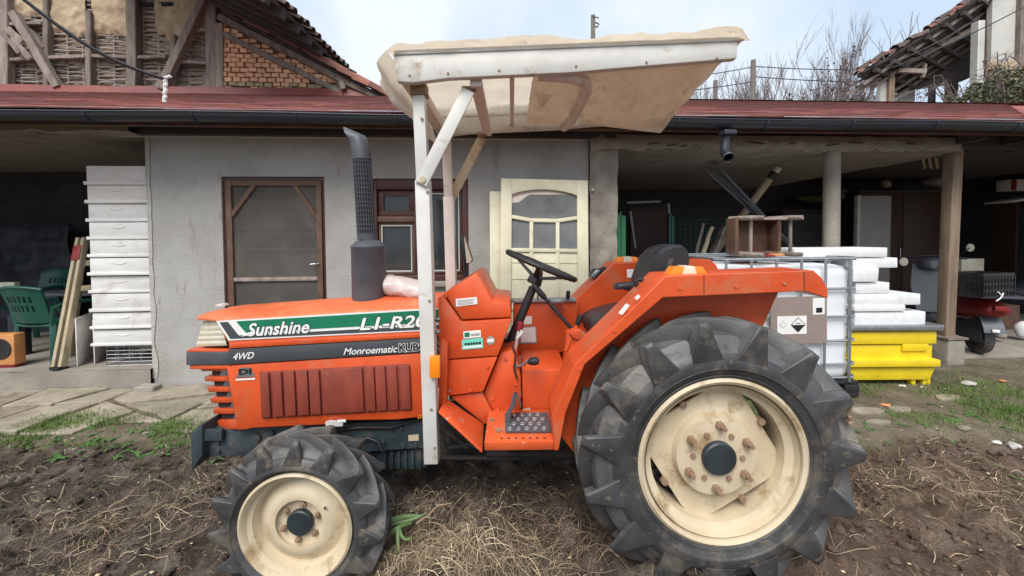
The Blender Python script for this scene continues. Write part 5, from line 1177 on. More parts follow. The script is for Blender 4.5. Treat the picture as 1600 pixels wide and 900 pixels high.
# ================================================================== bare trees, brambles, poles and wires beyond the roof
def branches(b, p, d, ln, r_, lv, rg, up_=.25, n=3):
    e = p + d*ln; m = p + d*ln*.5 + Vector((rg.uniform(-1,1), rg.uniform(-1,1), rg.uniform(-.3,.6)))*ln*.05
    b.tube([p, m, e], [r_, r_*.85, r_*.68], 5 if lv > 2 else 4, cap=False)
    if lv == 0: return
    for k in range(n if lv > 1 else n+1):
        t_ = rg.uniform(.35, 1.0) if k else 1.0
        q = p.lerp(e, t_); nd = (d + Vector((rg.uniform(-1,1), rg.uniform(-1,1), rg.uniform(-.2,.5)))*.62 + Vector((0,0,up_))).normalized()
        branches(b, q, nd, ln*rg.uniform(.58, .85), max(.006, r_*.60), lv-1, rg, up_, n)
def bare(px, pytop, Y, label, lv=5, spread=.62, ln=None, leaf=0, seed=1, stems=1):
    rg = random.Random(seed); base = at(px, 300, Y); base.z = 0; top = at(px, pytop, Y).z
    t_ = thing('bare_tree', label, 'tree', base, 0, 'bare trees beyond the shed roof', world=True)
    b = MB(); h = top; trunk = MB()
    for s in range(stems):
        o_ = Vector((rg.uniform(-.3,.3), rg.uniform(-.3,.3), 0))*(1 if stems > 1 else 0)
        q = base+o_; m = q + Vector((rg.uniform(-.15,.15), 0, h*.42)); trunk.tube([q, q.lerp(m, .5)+Vector((rg.uniform(-.05,.05),0,0)), m], [.09/stems**.5, .075/stems**.5, .06/stems**.5], 7)
        for k in range(4):
            d = Vector((rg.uniform(-.35,.35), rg.uniform(-.35,.35), 1)).normalized(); branches(b, q.lerp(m, .55+.15*k), d, h*.255, .036/stems**.5, lv-1, rg, .38)
    zm = max(p.z for p in b.v); ks = top/zm; kx = (.5+.5*ks)*spread/.62
    for q in (trunk, b): q.v = [Vector((base.x+(p.x-base.x)*kx, base.y+(p.y-base.y)*kx, p.z*ks)) for p in q.v]
    trunk.build('trunk', M['bark'], t_, smooth=True); b.build('crown', M['bark'], t_)
    if leaf:
        lf = MB()
        for k in range(leaf):
            f_ = rg.choice(b.f); q = b.v[f_[0]]
            if q.z > top*.82: continue
            x = Vector((rg.uniform(-1,1), rg.uniform(-1,1), rg.uniform(-1,1))).normalized()*.055; y = x.cross(Vector((rg.uniform(-1,1), rg.uniform(-1,1), 1))).normalized()*.04
            lf.add([q, q+x*.6+y, q+x*1.4, q+x*.6-y], [(0,1,2,3)])
        stuff(lf.build('withered_leaves', M['leafbrown'], t_))
bare(1304, 6, 13.5, 'tallest bare tree, its upright twigs rising left of the ruined house', 6, seed=4, leaf=500, spread=.34)
bare(1268, 70, 12.5, 'bare shrubby tree with withered brown leaves beside the tallest tree', 5, seed=11, leaf=900, stems=2)
bare(1335, 100, 12.0, 'low leafy bare tree right under the ruined roof edge', 5, seed=17, leaf=900, stems=2)
bare(1205, 66, 14.0, 'spreading bare tree just right of the thick utility pole', 5, seed=23, stems=2)
bare(1245, 92, 14.5, 'small bare tree between the utility pole and the leafy shrub', 4, seed=29)
bare(1160, 64, 15.0, 'bare tree just left of the thick utility pole', 5, seed=31, stems=2)
bare(1112, 96, 15.0, 'low bare tree showing beside the rear edge of the canopy', 5, seed=37, stems=2)
bare(1075, 150, 15.5, 'lowest bare tree, mostly hidden behind the canopy cover', 4, seed=41)
def upole(px, py, r_, Y, label, arm=0):
    p = at(px, py, Y); t_ = thing('utility_pole', label, 'pole', (p.x, Y, 0), 0, 'utility poles beyond the roof', world=True)
    MB().tube([(p.x, Y, 0), (p.x, Y, p.z)], [r_*1.25, r_], 10).build('shaft', M['pole'], t_, smooth=True)
    if arm:
        MB().tube([(p.x+r_, Y, p.z-.35), (p.x+r_+.2, Y, p.z-.45), (p.x+r_+.12, Y, p.z-.6), (p.x+r_, Y, p.z-.55)], .04, 6).build('bracket', M['pole'], t_)
        MB().tube([(p.x-.05, Y-r_, p.z-.1), (p.x+.28, Y-r_, p.z-.2)], .03, 6).build('bracket', M['pole'], t_)
upole(1177, 94, .07, 12.0, 'thick grey utility pole among the bare trees'); upole(1118, 126, .065, 12.5, 'short grey pole left of the thick utility pole'); upole(926.5, 24, .11, 20.0, 'utility pole with bracket rising above the canopy', 1)
for a, b, lab in (((1180, 104), (1340, 109), 'upper wire from the thick utility pole to the ruined house'), ((1180, 120), (1342, 128), 'lower wire from the thick utility pole to the ruined house'), ((1060, 122), (1174, 105), 'upper wire running left from the thick utility pole'), ((1040, 145), (1174, 128), 'lower wire running left from the thick utility pole')):
    A_, B2 = at(*a, 12.0), at(*b, 12.0); tag(MB().tube([A_.lerp(B2, k/6)-Vector((0,0,.03*math.sin(math.pi*k/6))) for k in range(7)], .014, 5).build('wire', M['cable']), lab, 'wire', 'wires at the utility pole')
# ivy and brambles climbing over the ruin
rg = random.Random(77); iv = MB(); st = MB()
for k in range(60):
    px = rg.uniform(1478, 1640); p = at(px, 168, rg.uniform(7.6, 8.3)); q = p + Vector((rg.uniform(-.8,.8), rg.uniform(-.2,.2), rg.uniform(.3, 1.1)*(.55 if px < 1520 else 1))); m = p.lerp(q, .6)+Vector((0,0,.25)); b_ = q+Vector((rg.uniform(-.5,.5), 0, -.15))
    st.tube([p-Vector((0,0,.6)), p, m, q, b_], [.012, .011, .009, .007, .004], 4)
for k in range(3300):
    px = 1472 + 168*rg.random()**.7; h = rg.random()**1.3; top = 150-42*smooth(1490, 1570, px)-6*math.sin(px*.15)
    p = at(px, 172-(172-top)*h, rg.uniform(7.5, 8.38)); s_ = rg.uniform(.025, .06); x = Vector((rg.uniform(-1,1), rg.uniform(-1,1), rg.uniform(-1,1))).normalized()*s_; y = x.cross(Vector((rg.uniform(-1,1), rg.uniform(-1,1), 1))).normalized()*s_*.7
    iv.add([p, p+x*.5+y, p+x, p+x*.5-y], [(0,1,2,3)])
bt = thing('bramble_thicket', 'tangled ivy and bramble climbing the foot of the ruined house', 'bramble', at(1560, 168, 8.0)*1, 0, world=True)
st.build('stems', M['bark'], bt); stuff(iv.build('leaves', M['ivy'], bt))
# ================================================================== left bay
def inbay(px, py, v): return B(px, py, v)
def sthing(name, label, cat, u, v, w_, group=None, rot=0):
    o = thing(name, label, cat, W(u, v, w_), BA+rot, group); OFF[o.name] = Vector((u, v, w_)) if not rot else Vector((0,0,0)); return o
# stack of ten hive boxes on a wire crate
tops = [88, 155, 220, 285, 348, 410, 474, 536, 602, 662, 722]
names = ['topmost, pinkish', 'second from the top', 'third from the top, with a knot stain', 'fourth from the top', 'fifth from the top', 'sixth from the top', 'seventh from the top', 'eighth from the top', 'ninth from the top', 'lowest, on the wire crate']
for i in range(10):
    y0, y1 = 220+tops[i]*.44444, 220+tops[i+1]*.44444; t = i/9
    xl, xr_ = 135.5+11.5*t, 227+15.5*t; v = .06+rnd(-.012,.012); xl += rnd(-.8,.8); xr_ += rnd(-.8,.8)
    a, b = B(xl, y1, v), B(xr_, y0, v); zt, zl = b.z, a.z+.0
    h = zt-zl; rim = h*.205
    o = sthing('hive_box', 'white wooden beehive box in the tall stack, '+names[i], 'hive box', (a.x+b.x)/2, v+.2, zl, 'stacked white hive boxes')
    m = M['hivepink'] if i < 2 else M['hivewhite']
    MB().box(a.x, b.x, v, v+.40, zl+rim*.9, zt-.0015).build('body', m, o, bev=.004)
    MB().box(a.x-.018, b.x+.014, v-.013, v+.415, zl+.0005, zl+rim*.9).build('rim', m, o, bev=.004)
    cx = (a.x+b.x)/2-.01; hz = zl+h*.72
    if i not in (0,): MB().tube([(cx-.06+.12*k/6, v-.001, hz-.012*math.sin(math.pi*k/6)) for k in range(7)], .004, 6).build('hand_hold', M['hivepink'], o)
    if i == 2:
        q = B(167, 333, v); MB().tube([(q.x, v-.0015, q.z), (q.x, v+.001, q.z)], .026, 14).build('knot', M['hivepink'], o)
# wire crate
a, b = B(168, 577, .09), B(238, 543, .09); wz0, wz1 = FL+.003, B(200, 541.5, .08).z-.004
cr = sthing('wire_crate', 'rusty wire crate under the stack of white hive boxes', 'crate', (a.x+b.x)/2, .3, FL)
for s in range(4):
    wm_ = MB()
    P = [((a.x, .09), (b.x, .09)), ((b.x, .09), (b.x, .44)), ((b.x, .44), (a.x, .44)), ((a.x, .44), (a.x, .09))][s]
    for k in range(6): z = wz0+(wz1-wz0)*k/5; wm_.tube([(*P[0], z), (*P[1], z)], .0035, 5)
    for k in range(5): q = Vector(P[0]).lerp(Vector(P[1]), k/4); wm_.tube([(q.x, q.y, wz0-.0), (q.x, q.y, wz1)], .004, 5)
    wm_.build('wire_side', M['steel'], cr)
# leaning pair of dusty wooden ladder rails
ld = sthing('wooden_ladder', 'dusty folded wooden stepladder with red bracket leaning beside the hive stack', 'ladder', B(93, 575, .0).x, .1, FL)
foot_, head = B(92, 577, .02), B(129, 372, .40); foot_.z = FL+.004
for dx in (-.028, .030): MB().beam(foot_+Vector((dx, 0, .02)), head+Vector((dx*.9, 0, 0)), .03, .055, (0,1,0)).build('rail', M['palewood'], ld, bev=.004)
f2, h2 = B(112, 570, .45), B(131, 376, .48); f2.z = FL+.01
MB().beam(f2, h2, .03, .05, (0,1,0)).build('rear_rail', M['palewood'], ld, bev=.004)
for t in (.30, .58, .8): p = f2.lerp(h2, t); MB().beam(p+Vector((-.02,0,0)), p+Vector((.30,-.02,.02)), .02, .055).build('rung', M['palewood'], ld, bev=.003)
MB().beam(foot_+Vector((-.002,0,.0)), foot_+Vector((.004,0,.024)), .075, .09, (0,1,0)).build('rubber_foot', M['black'], ld)
bk = foot_.lerp(head, .88); bd = (head-foot_).normalized()
MB().beam(bk-bd*.075+Vector((0,-.034,0)), bk+bd*.075+Vector((0,-.034,0)), .075, .006, (0,1,0)).build('bracket', M['red'], ld, bev=.002)
# boards on edge beside the stack
for i, (x0, x1, y0, y1, v0, v1, lab) in enumerate(((120, 143, 498, 579, .10, .45, 'white board standing on edge beside the wooden ladder'), (147, 165, 500, 575, .16, .48, 'pale board half hidden behind the wire crate'))):
    a = B(x0, y1, v0); z1 = B(x0, y0, v0).z; b = B(x1, y0, v1)
    o = MB().prism([(a.x, v0, FL+.003), (b.x, v1, FL+.003), (b.x, v1, z1), (a.x, v0, z1)], (.014, -.004, 0)); o.v = [W(*p) for p in o.v]
    tag(o.build('leaning_board', M['hivewhite'] if i == 0 else M['hivepink'], bev=.002), lab, 'board', 'boards beside the hive stack')
# green plastic chairs
def chair(u, v, rot, sc, label):
    c = thing('plastic_chair', label, 'chair', W(u, v, FL), BA+rot, 'green plastic chairs in the left bay'); OFF[c.name] = Vector((0,0,0))
    m = M['greenplastic']; S = sc
    MB().grid(lambda a, b: ((-.21+.42*a)*S, (-.20+.40*b)*S, (.42-.02*math.sin(math.pi*a)*math.sin(math.pi*b))*S), 8, 8).build('seat', m, c, smooth=True)
    MB().tube([((-.21+.42*k/8)*S, -.205*S, (.415-.012*math.sin(math.pi*k/8))*S) for k in range(9)], .013*S, 8).build('seat_edge', m, c, smooth=True)
    for sx in (-1, 1):
        MB().beam((.235*sx*S, -.22*S, .003), (.20*sx*S, -.19*S, .43*S), .05*S, .035*S).build('leg', m, c, bev=.006)
        MB().beam((.23*sx*S, .26*S, .003), (.20*sx*S, .20*S, .43*S), .05*S, .035*S).build('leg', m, c, bev=.006)
        MB().tube([(.20*sx*S, .20*S, .42*S), (.26*sx*S, .14*S, .62*S), (.27*sx*S, -.10*S, .64*S), (.235*sx*S, -.21*S, .60*S), (.20*sx*S, -.20*S, .42*S)], .02*S, 8).build('armrest', m, c, smooth=True)
    bk = MB()
    # backrest: a curved band with rows of slots
    def bp(a, b, o=0): 
        x = (-.20-.035*b+(.40+.07*b)*a)*S; return Vector((x, (-.20-.10*b-.05*math.sin(math.pi*a)+o)*S, (.44+.38*b-.03*(2*a-1)**2*b)*S))
    nx_, nz_ = 18, 12
    for o in (0, .012):
        base = len(bk.v)
        for j in range(nz_+1):
            for i in range(nx_+1): bk.v.append(bp(i/nx_, j/nz_, o))
        for j in range(nz_):
            for i in range(nx_):
                slot = (3 <= i < 15 and (i % 2) and j in (4, 5, 7, 8))
                if not slot: q = base+j*(nx_+1)+i; bk.f.append((q, q+1, q+nx_+2, q+nx_+1))
    bk.build('backrest', m, c, smooth=True)
    MB().tube([bp(k/10, 1, .006) for k in range(11)], .016*S, 8).build('top_rim', m, c, smooth=True)
a = B(52, 570, .15); chair(a.x+.02, .36, R(-8), .92, 'green plastic armchair standing next to the wooden ladder')
a = B(28, 560, .9); chair(a.x-.05, 1.05, R(170), 1.0, 'green plastic armchair at the back, partly behind the nearer chair')
# table
t = sthing('folding_table', 'dark table behind the green plastic chairs in the left bay', 'table', B(85, 560, .95).x, 1.0, FL)
tb = B(85, 458, .75); MB().box(tb.x-.45, tb.x+.75, .7, 1.25, tb.z-.03, tb.z).build('table_top', M['darkmetal'], t, bev=.005)
for sx in (-.42, .70):
    for sy in (.74, 1.2): MB().tube([(tb.x+sx, sy, FL), (tb.x+sx, sy, tb.z-.03)], .018, 8).build('leg', M['black'], t)
# orange speaker box, socket box, drum, tarpaulin
a, b = B(-26, 568, .10), B(21, 522, .10)
o = sthing('speaker_box', 'orange plywood box with round black opening at the left edge', 'box', (a.x+b.x)/2, .25, FL)
MB().box(a.x, b.x, .10, .19, FL+.03, b.z).build('cabinet', M['box_orange'], o, bev=.006); MB().box(a.x+.01, b.x-.02, .11, .18, FL+.002, FL+.032).build('plinth', M['red'], o, bev=.004)
cq = Vector(((a.x+b.x)/2+.015, .098, (FL+b.z)/2+.02)); MB().lathe([(.098, .001), (.094, -.006), (.086, -.006), (.05, -.002), (.025, -.004), (0, -.005)], cq, 'y', 28).build('cone', M['black'], o, smooth=True)
a = B(33, 562, .55); tag(MB().tube([W(a.x, .55, FL+.002), W(a.x, .55, B(33, 490, .55).z)], .075, 16).build('dark_drum', M['tarp'], smooth=True), 'dark cylindrical drum between the orange box and green chair', 'drum')
tp = MB().grid(lambda a, b: W(B(-120, 400, 1.6).x+(B(108, 400, 1.6).x-B(-120, 400, 1.6).x)*a, 1.6+.05*fbm(a*8, b*4)+.02*math.sin(b*28), B(60, 352, 1.6).z-.008*a+(B(60, 520, 1.6).z-B(60, 352, 1.6).z)*(1-(1-b))), 40, 24)
tag(tp.build('hanging_tarpaulin', M['tarp'], smooth=True, ang=180), 'dark blue tarpaulin hanging across the back of the left bay', 'tarpaulin')
rd0, rd1 = B(-130, 352, 1.58), B(110, 354, 1.58); tag(MB().tube([W(rd0.x, 1.58, rd0.z+.01), W(rd1.x, 1.58, rd1.z+.01)], .018, 8).build('hanging_rail', M['tarp']), 'horizontal rail carrying the dark blue tarpaulin', 'rail')
a, b = B(-5, 455, 1.0), B(22, 441, 1.0); tag(MB().box(0,0,0,0,0,0).__class__().prism([W(a.x, 1.0, tb.z+.002), W(b.x, 1.0, tb.z+.002), W(b.x, 1.0, b.z), W(a.x, 1.0, b.z)], Vector(BV)*.06).build('socket_box', M['lens'], bev=.004), 'pale socket box standing on the dark table at the left edge', 'box')
st0 = B(238, 606, -.1); sb = MB().box(-.085, .085, -.05, .05, 0, .045).wobble(.014, 9); sb.v = [p+W(st0.x, -.14, .05) for p in sb.v]
tag(sb.build('broken_stone', M['concrete'], bev=.008, seg=1), 'broken block of concrete lying at the wall corner by the ledge', 'stone')
# ================================================================== unhung cream doors leaning on the wall
def leaning_door(px0, px1, pt_, label, v_top, v_bot, glaz, name='unhung_door'):
    zt = B((px0+px1)/2, pt_, v_top).z; u0, u1 = B(px0, 400, v_top-.05).x, B(px1, 400, v_top-.05).x; wd = u1-u0; z0 = .075
    L_ = math.hypot(zt-z0, v_top-v_bot); ang = math.atan2(v_top-v_bot, zt-z0)
    o = thing(name, label, 'door', W((u0+u1)/2, v_bot, z0), BA, 'unhung cream doors against the wall'); OFF[o.name] = Vector((0,0,0))
    RM = Matrix.Rotation(-ang, 4, 'X') @ Matrix.Rotation(R(1.3 if glaz else .4), 4, 'Y')
    def ad(mb, n, m, bev=.004, par=None): mb.xform(RM); return mb.build(n, m, par or o, bev=bev)
    h = wd/2; m = M['creamdoor']; st = wd*.125
    ad(MB().box(-h, -h+st, -.02, .02, 0, L_), 'stile', m); ad(MB().box(h-st, h, -.02, .02, 0, L_), 'stile', m)
    if not glaz:
        ad(MB().box(-h+st, h-st, -.008, .012, 0, L_), 'panel', m); return o
    top = MB(); n = 16; P = []; 
    arc = [(-h+st+(2*h-2*st)*k/n, L_-.15+.055*math.sin(math.pi*k/n)**.7) for k in range(n+1)]
    top.prism([(x, -.02, z) for x, z in arc] + [(h-st, -.02, L_), (-h+st, -.02, L_)], (0, .04, 0)); ad(top, 'top_rail', m, .003)
    gz0 = L_-.66
    ad(MB().box(-h+st, h-st, -.02, .02, 0, .2), 'bottom_rail', m); ad(MB().box(-h+st, h-st, -.018, .018, gz0-.02, gz0+.015), 'lock_rail', m)
    ad(MB().box(-h+st, h-st, -.018, .018, L_*.36-.02, L_*.36+.015), 'lock_rail', m)
    ad(MB().box(-h+st, h-st, -.004, .008, .2, gz0-.02), 'panel', m)
    for zz in (gz0-.12, gz0-.27): ad(MB().box(-h+st, h-st, -.009, -.004, zz, zz+.012), 'panel_bead', m, .002)
    tz = L_-.385; x1_ = -h+st+(2*h-2*st)*.30; x2_ = -h+st+(2*h-2*st)*.70
    ad(MB().beam((-h+st, 0, tz+.03), (x1_, 0, tz), .03, .034), 'muntin', m, .003); ad(MB().beam((x1_, 0, tz), (x2_, 0, tz), .03, .034), 'muntin', m, .003); ad(MB().beam((x2_, 0, tz), (h-st, 0, tz+.03), .03, .034), 'muntin', m, .003)
    for x in (x1_, x2_): ad(MB().box(x-.017, x+.017, -.016, .016, .2, tz-.016), 'muntin', m, .003)
    # panes: the lower ones show the second door's paint behind them, the upper left one is broken
    gl = MB().box(-h+st-.004, h-st+.004, .004, .008, gz0+.015, tz)
    ad(gl, 'pane', M['frost'], 0)
    br = MB().prism([(-h+st+.17, .004, L_-.14), (h-st, .004, L_-.13), (h-st, .004, tz+.01), (-h+st, .004, tz+.01), (-h+st, .004, tz+.16), (-h+st+.07, .004, tz+.17), (-h+st+.13, .004, tz+.22)], (0, .004, 0)); ad(br, 'pane', M['frost'], 0)
    ad(MB().box(-h+st, h-st, .012, .03, L_-.24, L_-.08), 'rear_rail', M['pinkpaint'], 0)
    ad(MB().box(h-st*.75, h-st*.25, -.026, -.019, L_*.36, L_*.36+.17), 'lock_plate', M['rust'], .001)
    hd = MB().tube([(h-st*.5, -.02, L_*.36+.15), (h-st*.5, -.06, L_*.36+.15), (h-st*.5-.10, -.065, L_*.36+.135)], .009, 8); ad(hd, 'door_handle', M['darkmetal'], 0)
    return o
leaning_door(764, 905, 300, 'plain cream door leaning behind the glazed one', -.055, -.24, False)
leaning_door(777, 913, 281, 'cream glazed door with broken upper pane leaning against the grey wall', -.11, -.32, True)
# ================================================================== right bay: dim clutter
def bbox(name, label, cat, px0, py0, px1, py1, v, d, m, group=None, bev=.004, z0=None):
    a, b = B(px0, py1, v), B(px1, py0, v); zz = a.z if z0 is None else z0
    P = [W(a.x, v, zz), W(b.x, v, zz), W(b.x, v, b.z), W(a.x, v, b.z)]
    return tag(MB().prism(P, Vector(BV)*d).build(name, M[m], bev=bev), label, cat, group)
def cupboard(px0, py0, px1, v, label, leaf, d=.5, split=1):
    a, b = B(px0, 500, v), B(px1, py0, v); o = sthing('cupboard', label, 'cupboard', (a.x+b.x)/2, v, FR)
    MB().box(a.x, b.x, v+.02, v+d, FR, b.z).build('carcass', M['darkpanel'], o, bev=.004)
    for k in range(split):
        u0 = a.x+(b.x-a.x)*k/split+.006; u1 = a.x+(b.x-a.x)*(k+1)/split-.006
        dd = MB().box(u0, u1, v, v+.02, FR+.05, b.z-.02).build('door', M[leaf], o, bev=.003); MB().tube([(u1-.05, v-.015, FR+.95), (u1-.05, v-.015, FR+1.1)], .008, 6).build('handle', M['steel'], dd)
    MB().box(a.x-.02, b.x+.02, v-.02, v+d+.01, b.z, b.z+.025).build('top', M['darkwood'], o, bev=.003)
    return o
cupboard(1340, 300, 1480, 2.1, 'dark brown wardrobe standing behind the foam blocks', 'darkpanel', split=2)
cupboard(1222, 330, 1330, 2.3, 'dark cabinet carrying a green bundle, behind the concrete column', 'interior')
a, b = B(1336, 500, 1.75), B(1393, 306, 1.75)
o = sthing('panel_door', 'light grey flush door panel leaning behind the foam blocks', 'panel', (a.x+b.x)/2, 1.75, FR)
MB().box(a.x+.05, b.x, 1.75, 1.79, FR, b.z).build('leaf', M['greypanel'], o, bev=.003); MB().box(a.x, a.x+.045, 1.74, 1.80, FR, b.z+.01).build('edge_trim', M['limewash'], o, bev=.003)
def sack(name, label, cat, px, py, v, rx, ry, rz, m, seed=1, group=None):
    q = B(px, py, v); b = MB()
    b.lathe([(max(.02, math.sin(math.pi*k/10))**.7, -math.cos(math.pi*k/10)) for k in range(11)], (0,0,0), 'z', 18); b.wobble(.22, 1.6, seed)
    b.v = [W(q.x+p.x*rx, v+p.y*ry, q.z+p.z*rz) for p in b.v]; return tag(b.build(name, M[m], smooth=True, ang=180), label, cat, group)
sack('folded_blanket', 'green folded blanket on the dark cabinet beside the concrete column', 'blanket', 1268, 311, 2.45, .24, .2, .06, 'ivy', 3)
sack('white_sack', 'pale sack lying on top of the wardrobe near the wooden post', 'sack', 1464, 284, 2.3, .22, .2, .09, 'greypanel', 5)
sack('cloth_bundle', 'small round pale bundle on the wardrobe', 'bundle', 1384, 288, 2.3, .07, .07, .06, 'palewood', 7)
sack('small_bag', 'small pale bag hanging right of the concrete column', 'bag', 1319, 304, 2.4, .05, .05, .09, 'greypanel', 9)
# shelf with a coloured box at the far right
o = sthing('wall_shelf', 'pale shelf board carrying a coloured box at the right edge', 'shelf', B(1590, 312, 2.0).x, 2.0, FR)
a, b = B(1566, 316, 1.9), B(1620, 306, 1.9); MB().beam((a.x, 1.95, a.z), (b.x+.4, 1.95, b.z+.05), .35, .035).build('board', M['limewash'], o, bev=.003); MB().box(a.x+.1, a.x+.14, 1.8, 2.1, FR, a.z).build('support', M['darkpanel'], o); MB().box(b.x+.3, b.x+.34, 1.8, 2.1, FR, a.z).build('support', M['darkpanel'], o)
a, b = B(1573, 302, 1.95), B(1610, 281, 1.95)
o = sthing('printed_carton', 'pink and white carton on the shelf at the right edge', 'carton', a.x+.15, 1.95, a.z)
MB().box(a.x, b.x, 1.88, 2.08, a.z+.035, b.z).build('carton', M['hivepink'], o, bev=.004); MB().box(a.x-.001, a.x+.06, 1.878, 1.90, a.z+.037, b.z-.002).build('print', M['red'], o)
# ceiling battens near the wooden post
for k, px in enumerate((1446, 1456, 1466, 1501)):
    a, b = B(px-4, 247, .8), B(px+6, 262, 1.1); tag(MB().beam(W(*a), W(b.x, 1.15, b.z), .025, .012).build('batten', M['palewood']), ['batten end under the ceiling, leftmost of the three left of the wooden post', 'middle batten end under the ceiling left of the wooden post', 'batten end under the ceiling touching the wooden post', 'single batten end under the ceiling right of the wooden post'][k], 'batten', 'battens under the ceiling')
# green fence posts and mesh panel
def fpost(px0, px1, py0, v, m, label):
    a, b = B(px0, 450, v), B(px1, py0, v); o = sthing('fence_post', label, 'post', (a.x+b.x)/2, v, FR, 'stored fence posts'); w_ = b.x-a.x
    MB().box(a.x, b.x, v, v+.05, FR, b.z).build('profile', M[m], o, bev=.004); MB().box(a.x+w_*.42, a.x+w_*.56, v-.012, v-.001, FR, b.z+.01).build('rib', M[m], o)
    MB().prism([(a.x, v-.002, b.z), (a.x+w_*.4, v-.002, b.z), (a.x+w_*.5, v-.002, b.z+.05)], (0, .05, 0)).build('cap', M[m], o)
fpost(964.5, 978, 337, .35, 'greenpaint', 'bright green fence post beside the rough pillar'); fpost(1045, 1054, 338, .9, 'darkgreenpaint', 'dark green fence post at the left end of the mesh panel')
o = sthing('mesh_fence_panel', 'dark green wire mesh fence panel behind the wooden stool', 'fence panel', B(1095, 400, .95).x, .95, FR)
a, b = B(1054, 430, .95), B(1225, 343, .95); wmn = 22
for k in range(wmn):
    u = a.x+(b.x-a.x)*k/(wmn-1); MB().tube([(u, .95, FR), (u, .95, b.z-.05), (u, .93, b.z-.025), (u, .95, b.z)], .0028, 5).build('wire', M['darkgreenpaint'], o)
for k, z in enumerate((b.z-.0, b.z-.05, b.z-.11, b.z-.30, b.z-.5, b.z-.7)): MB().tube([(a.x, .948, z), (b.x, .948, z)], .0035, 5).build('rod', M['darkgreenpaint'], o)
# pale frame pieces and dark door at the back left of the bay
for nm, lab, p0, p1, v, w_ in (('wooden_batten', 'grey batten leaning in the dark left of the mesh panel', (984, 330), (992, 388), 1.3, .05), ('wooden_batten', 'pale horizontal batten in the dark above the fence posts', (979, 317), (1031, 315), 1.35, .05), ('wooden_batten', 'short pale batten leaning at the dark green fence post', (1044, 318), (1050, 400), 1.3, .04)):
    a, b = B(*p0, v), B(*p1, v); tag(MB().beam(W(*a), W(*b), .03, w_, BV).build(nm, M['greypanel'], bev=.003), lab, 'batten', 'battens in the right bay')
bbox('dark_door', 'dark door leaf standing at the back behind the green posts', 'door', 985, 322, 1042, 520, 1.6, .05, 'darkpanel', z0=FR)
# sticks, boards and log
def stick(name, label, a, b, v0, v1, r0, r1, m, cat, group=None, w_=.0):
    A_, B2 = W(*B(*a, v0)), W(*B(*b, v1)); n = 6
    pts = [A_.lerp(B2, k/n)+Vector((.012*fbm(k*.8, r0*90), 0, .008*fbm(k*.7, 4))) for k in range(n+1)]
    return tag(MB().tube(pts, [r0+(r1-r0)*k/n for k in range(n+1)], 8).build(name, M[m], smooth=True), label, cat, group)
stick('firewood_stick', 'slim grey stick, leftmost of the wooden sticks left of the stool', (1082, 425), (1099, 350), .45, .6, .020, .016, 'oldwood', 'stick', 'wooden sticks by the mesh panel')
stick('firewood_stick', 'thick tan forked stick just left of the stool', (1088, 430), (1112, 355), .40, .5, .030, .020, 'palewood', 'stick', 'wooden sticks by the mesh panel')
A_, B2 = B(1100, 428, .6), B(1130, 355, .85); tag(MB().beam(W(*A_), W(*B2), .03, .10, BV).build('split_board', M['oldwood'], bev=.004), 'wide pale board leaning behind the thick forked stick', 'board')
lg = sthing('timber_prop', 'pale round timber prop with black band rising right of the metal bars', 'timber', B(1180, 300, .9).x, .9, FR)
a, b = B(1150, 350, .9), B(1216, 262, .7); MB().tube([a-(b-a)*1.2, a, a.lerp(b, .8)], .042, 12).build('prop', M['palewood'], lg, smooth=True); MB().tube([a.lerp(b, .8), a.lerp(b, .92)], .044, 12).build('band', M['black'], lg); MB().tube([a.lerp(b, .92), b], .042, 12).build('prop_end', M['pinkpaint'], lg)
for i, (a, b, lab) in enumerate((((1112, 250), (1262, 410), 'longest grey metal bar leaning in the right bay'), ((1104, 267), (1190, 345), 'lowest grey metal bar at the left of the bundle'), ((1113, 268), (1200, 350), 'second grey metal bar of the leaning bundle'), ((1126, 276), (1250, 400), 'grey metal bar between the longest bar and the bundle'))):
    A_, B2 = B(*a, .42+.03*i), B(*b, .62+.03*i); A_.y = .42+.03*i; d = B2-A_; e = A_+d*((FR-A_.z)/d.z)
    tag(MB().beam(W(*e), W(*A_), .030, .014, BV).build('metal_bar', M['darkmetal'], bev=.002), lab, 'bar', 'metal bars leaning in the right bay')
# ================================================================== IBC tank
IY = 3.10; ia, ib = at(1116, 625, IY), at(1344, 625, IY); iz0 = .05; itop = at(1345, 404, IY).z; IR = R(2.5)
ibc = thing('water_tank', 'white plastic bulk tank in a steel cage behind the rear wheel', 'tank', ((ia.x+ib.x)/2, IY, iz0), IR); hw = (ib.x-ia.x)/2; ht = itop-iz0; dp = 1.0
bt_ = MB()
def rr_ring(z, ins, r_=.09):
    out = []
    for cx, cy, a0 in ((hw-ins-r_, dp-ins-r_, 0), (-hw+ins+r_, dp-ins-r_, 90), (-hw+ins+r_, ins+r_, 180), (hw-ins-r_, ins+r_, 270)):
        for k in range(5): a = R(a0+22.5*k); out.append((cx+r_*math.cos(a), cy+r_*math.sin(a), z))
    return out
zs = [.13, .15, .18]; ring_z = [(.13, .06), (.15, .035), (.20, .025)]
for k in range(12):
    z = .25+(ht-.40)*k/11; ring_z.append((z, .026+.006*(k % 2)))
ring_z += [(ht-.11, .03), (ht-.07, .05), (ht-.055, .09)]
bt_.loft([rr_ring(z, i) for z, i in ring_z]); tank = bt_.build('bottle', M['ibc'], ibc, smooth=True, ang=50)
MB().lathe([(.11, ht-.06), (.11, ht-.02), (.10, ht-.012), (0, ht-.012)], (-.05, .5, 0), 'z', 24).build('screw_lid', M['red'], ibc, smooth=True, ang=30)
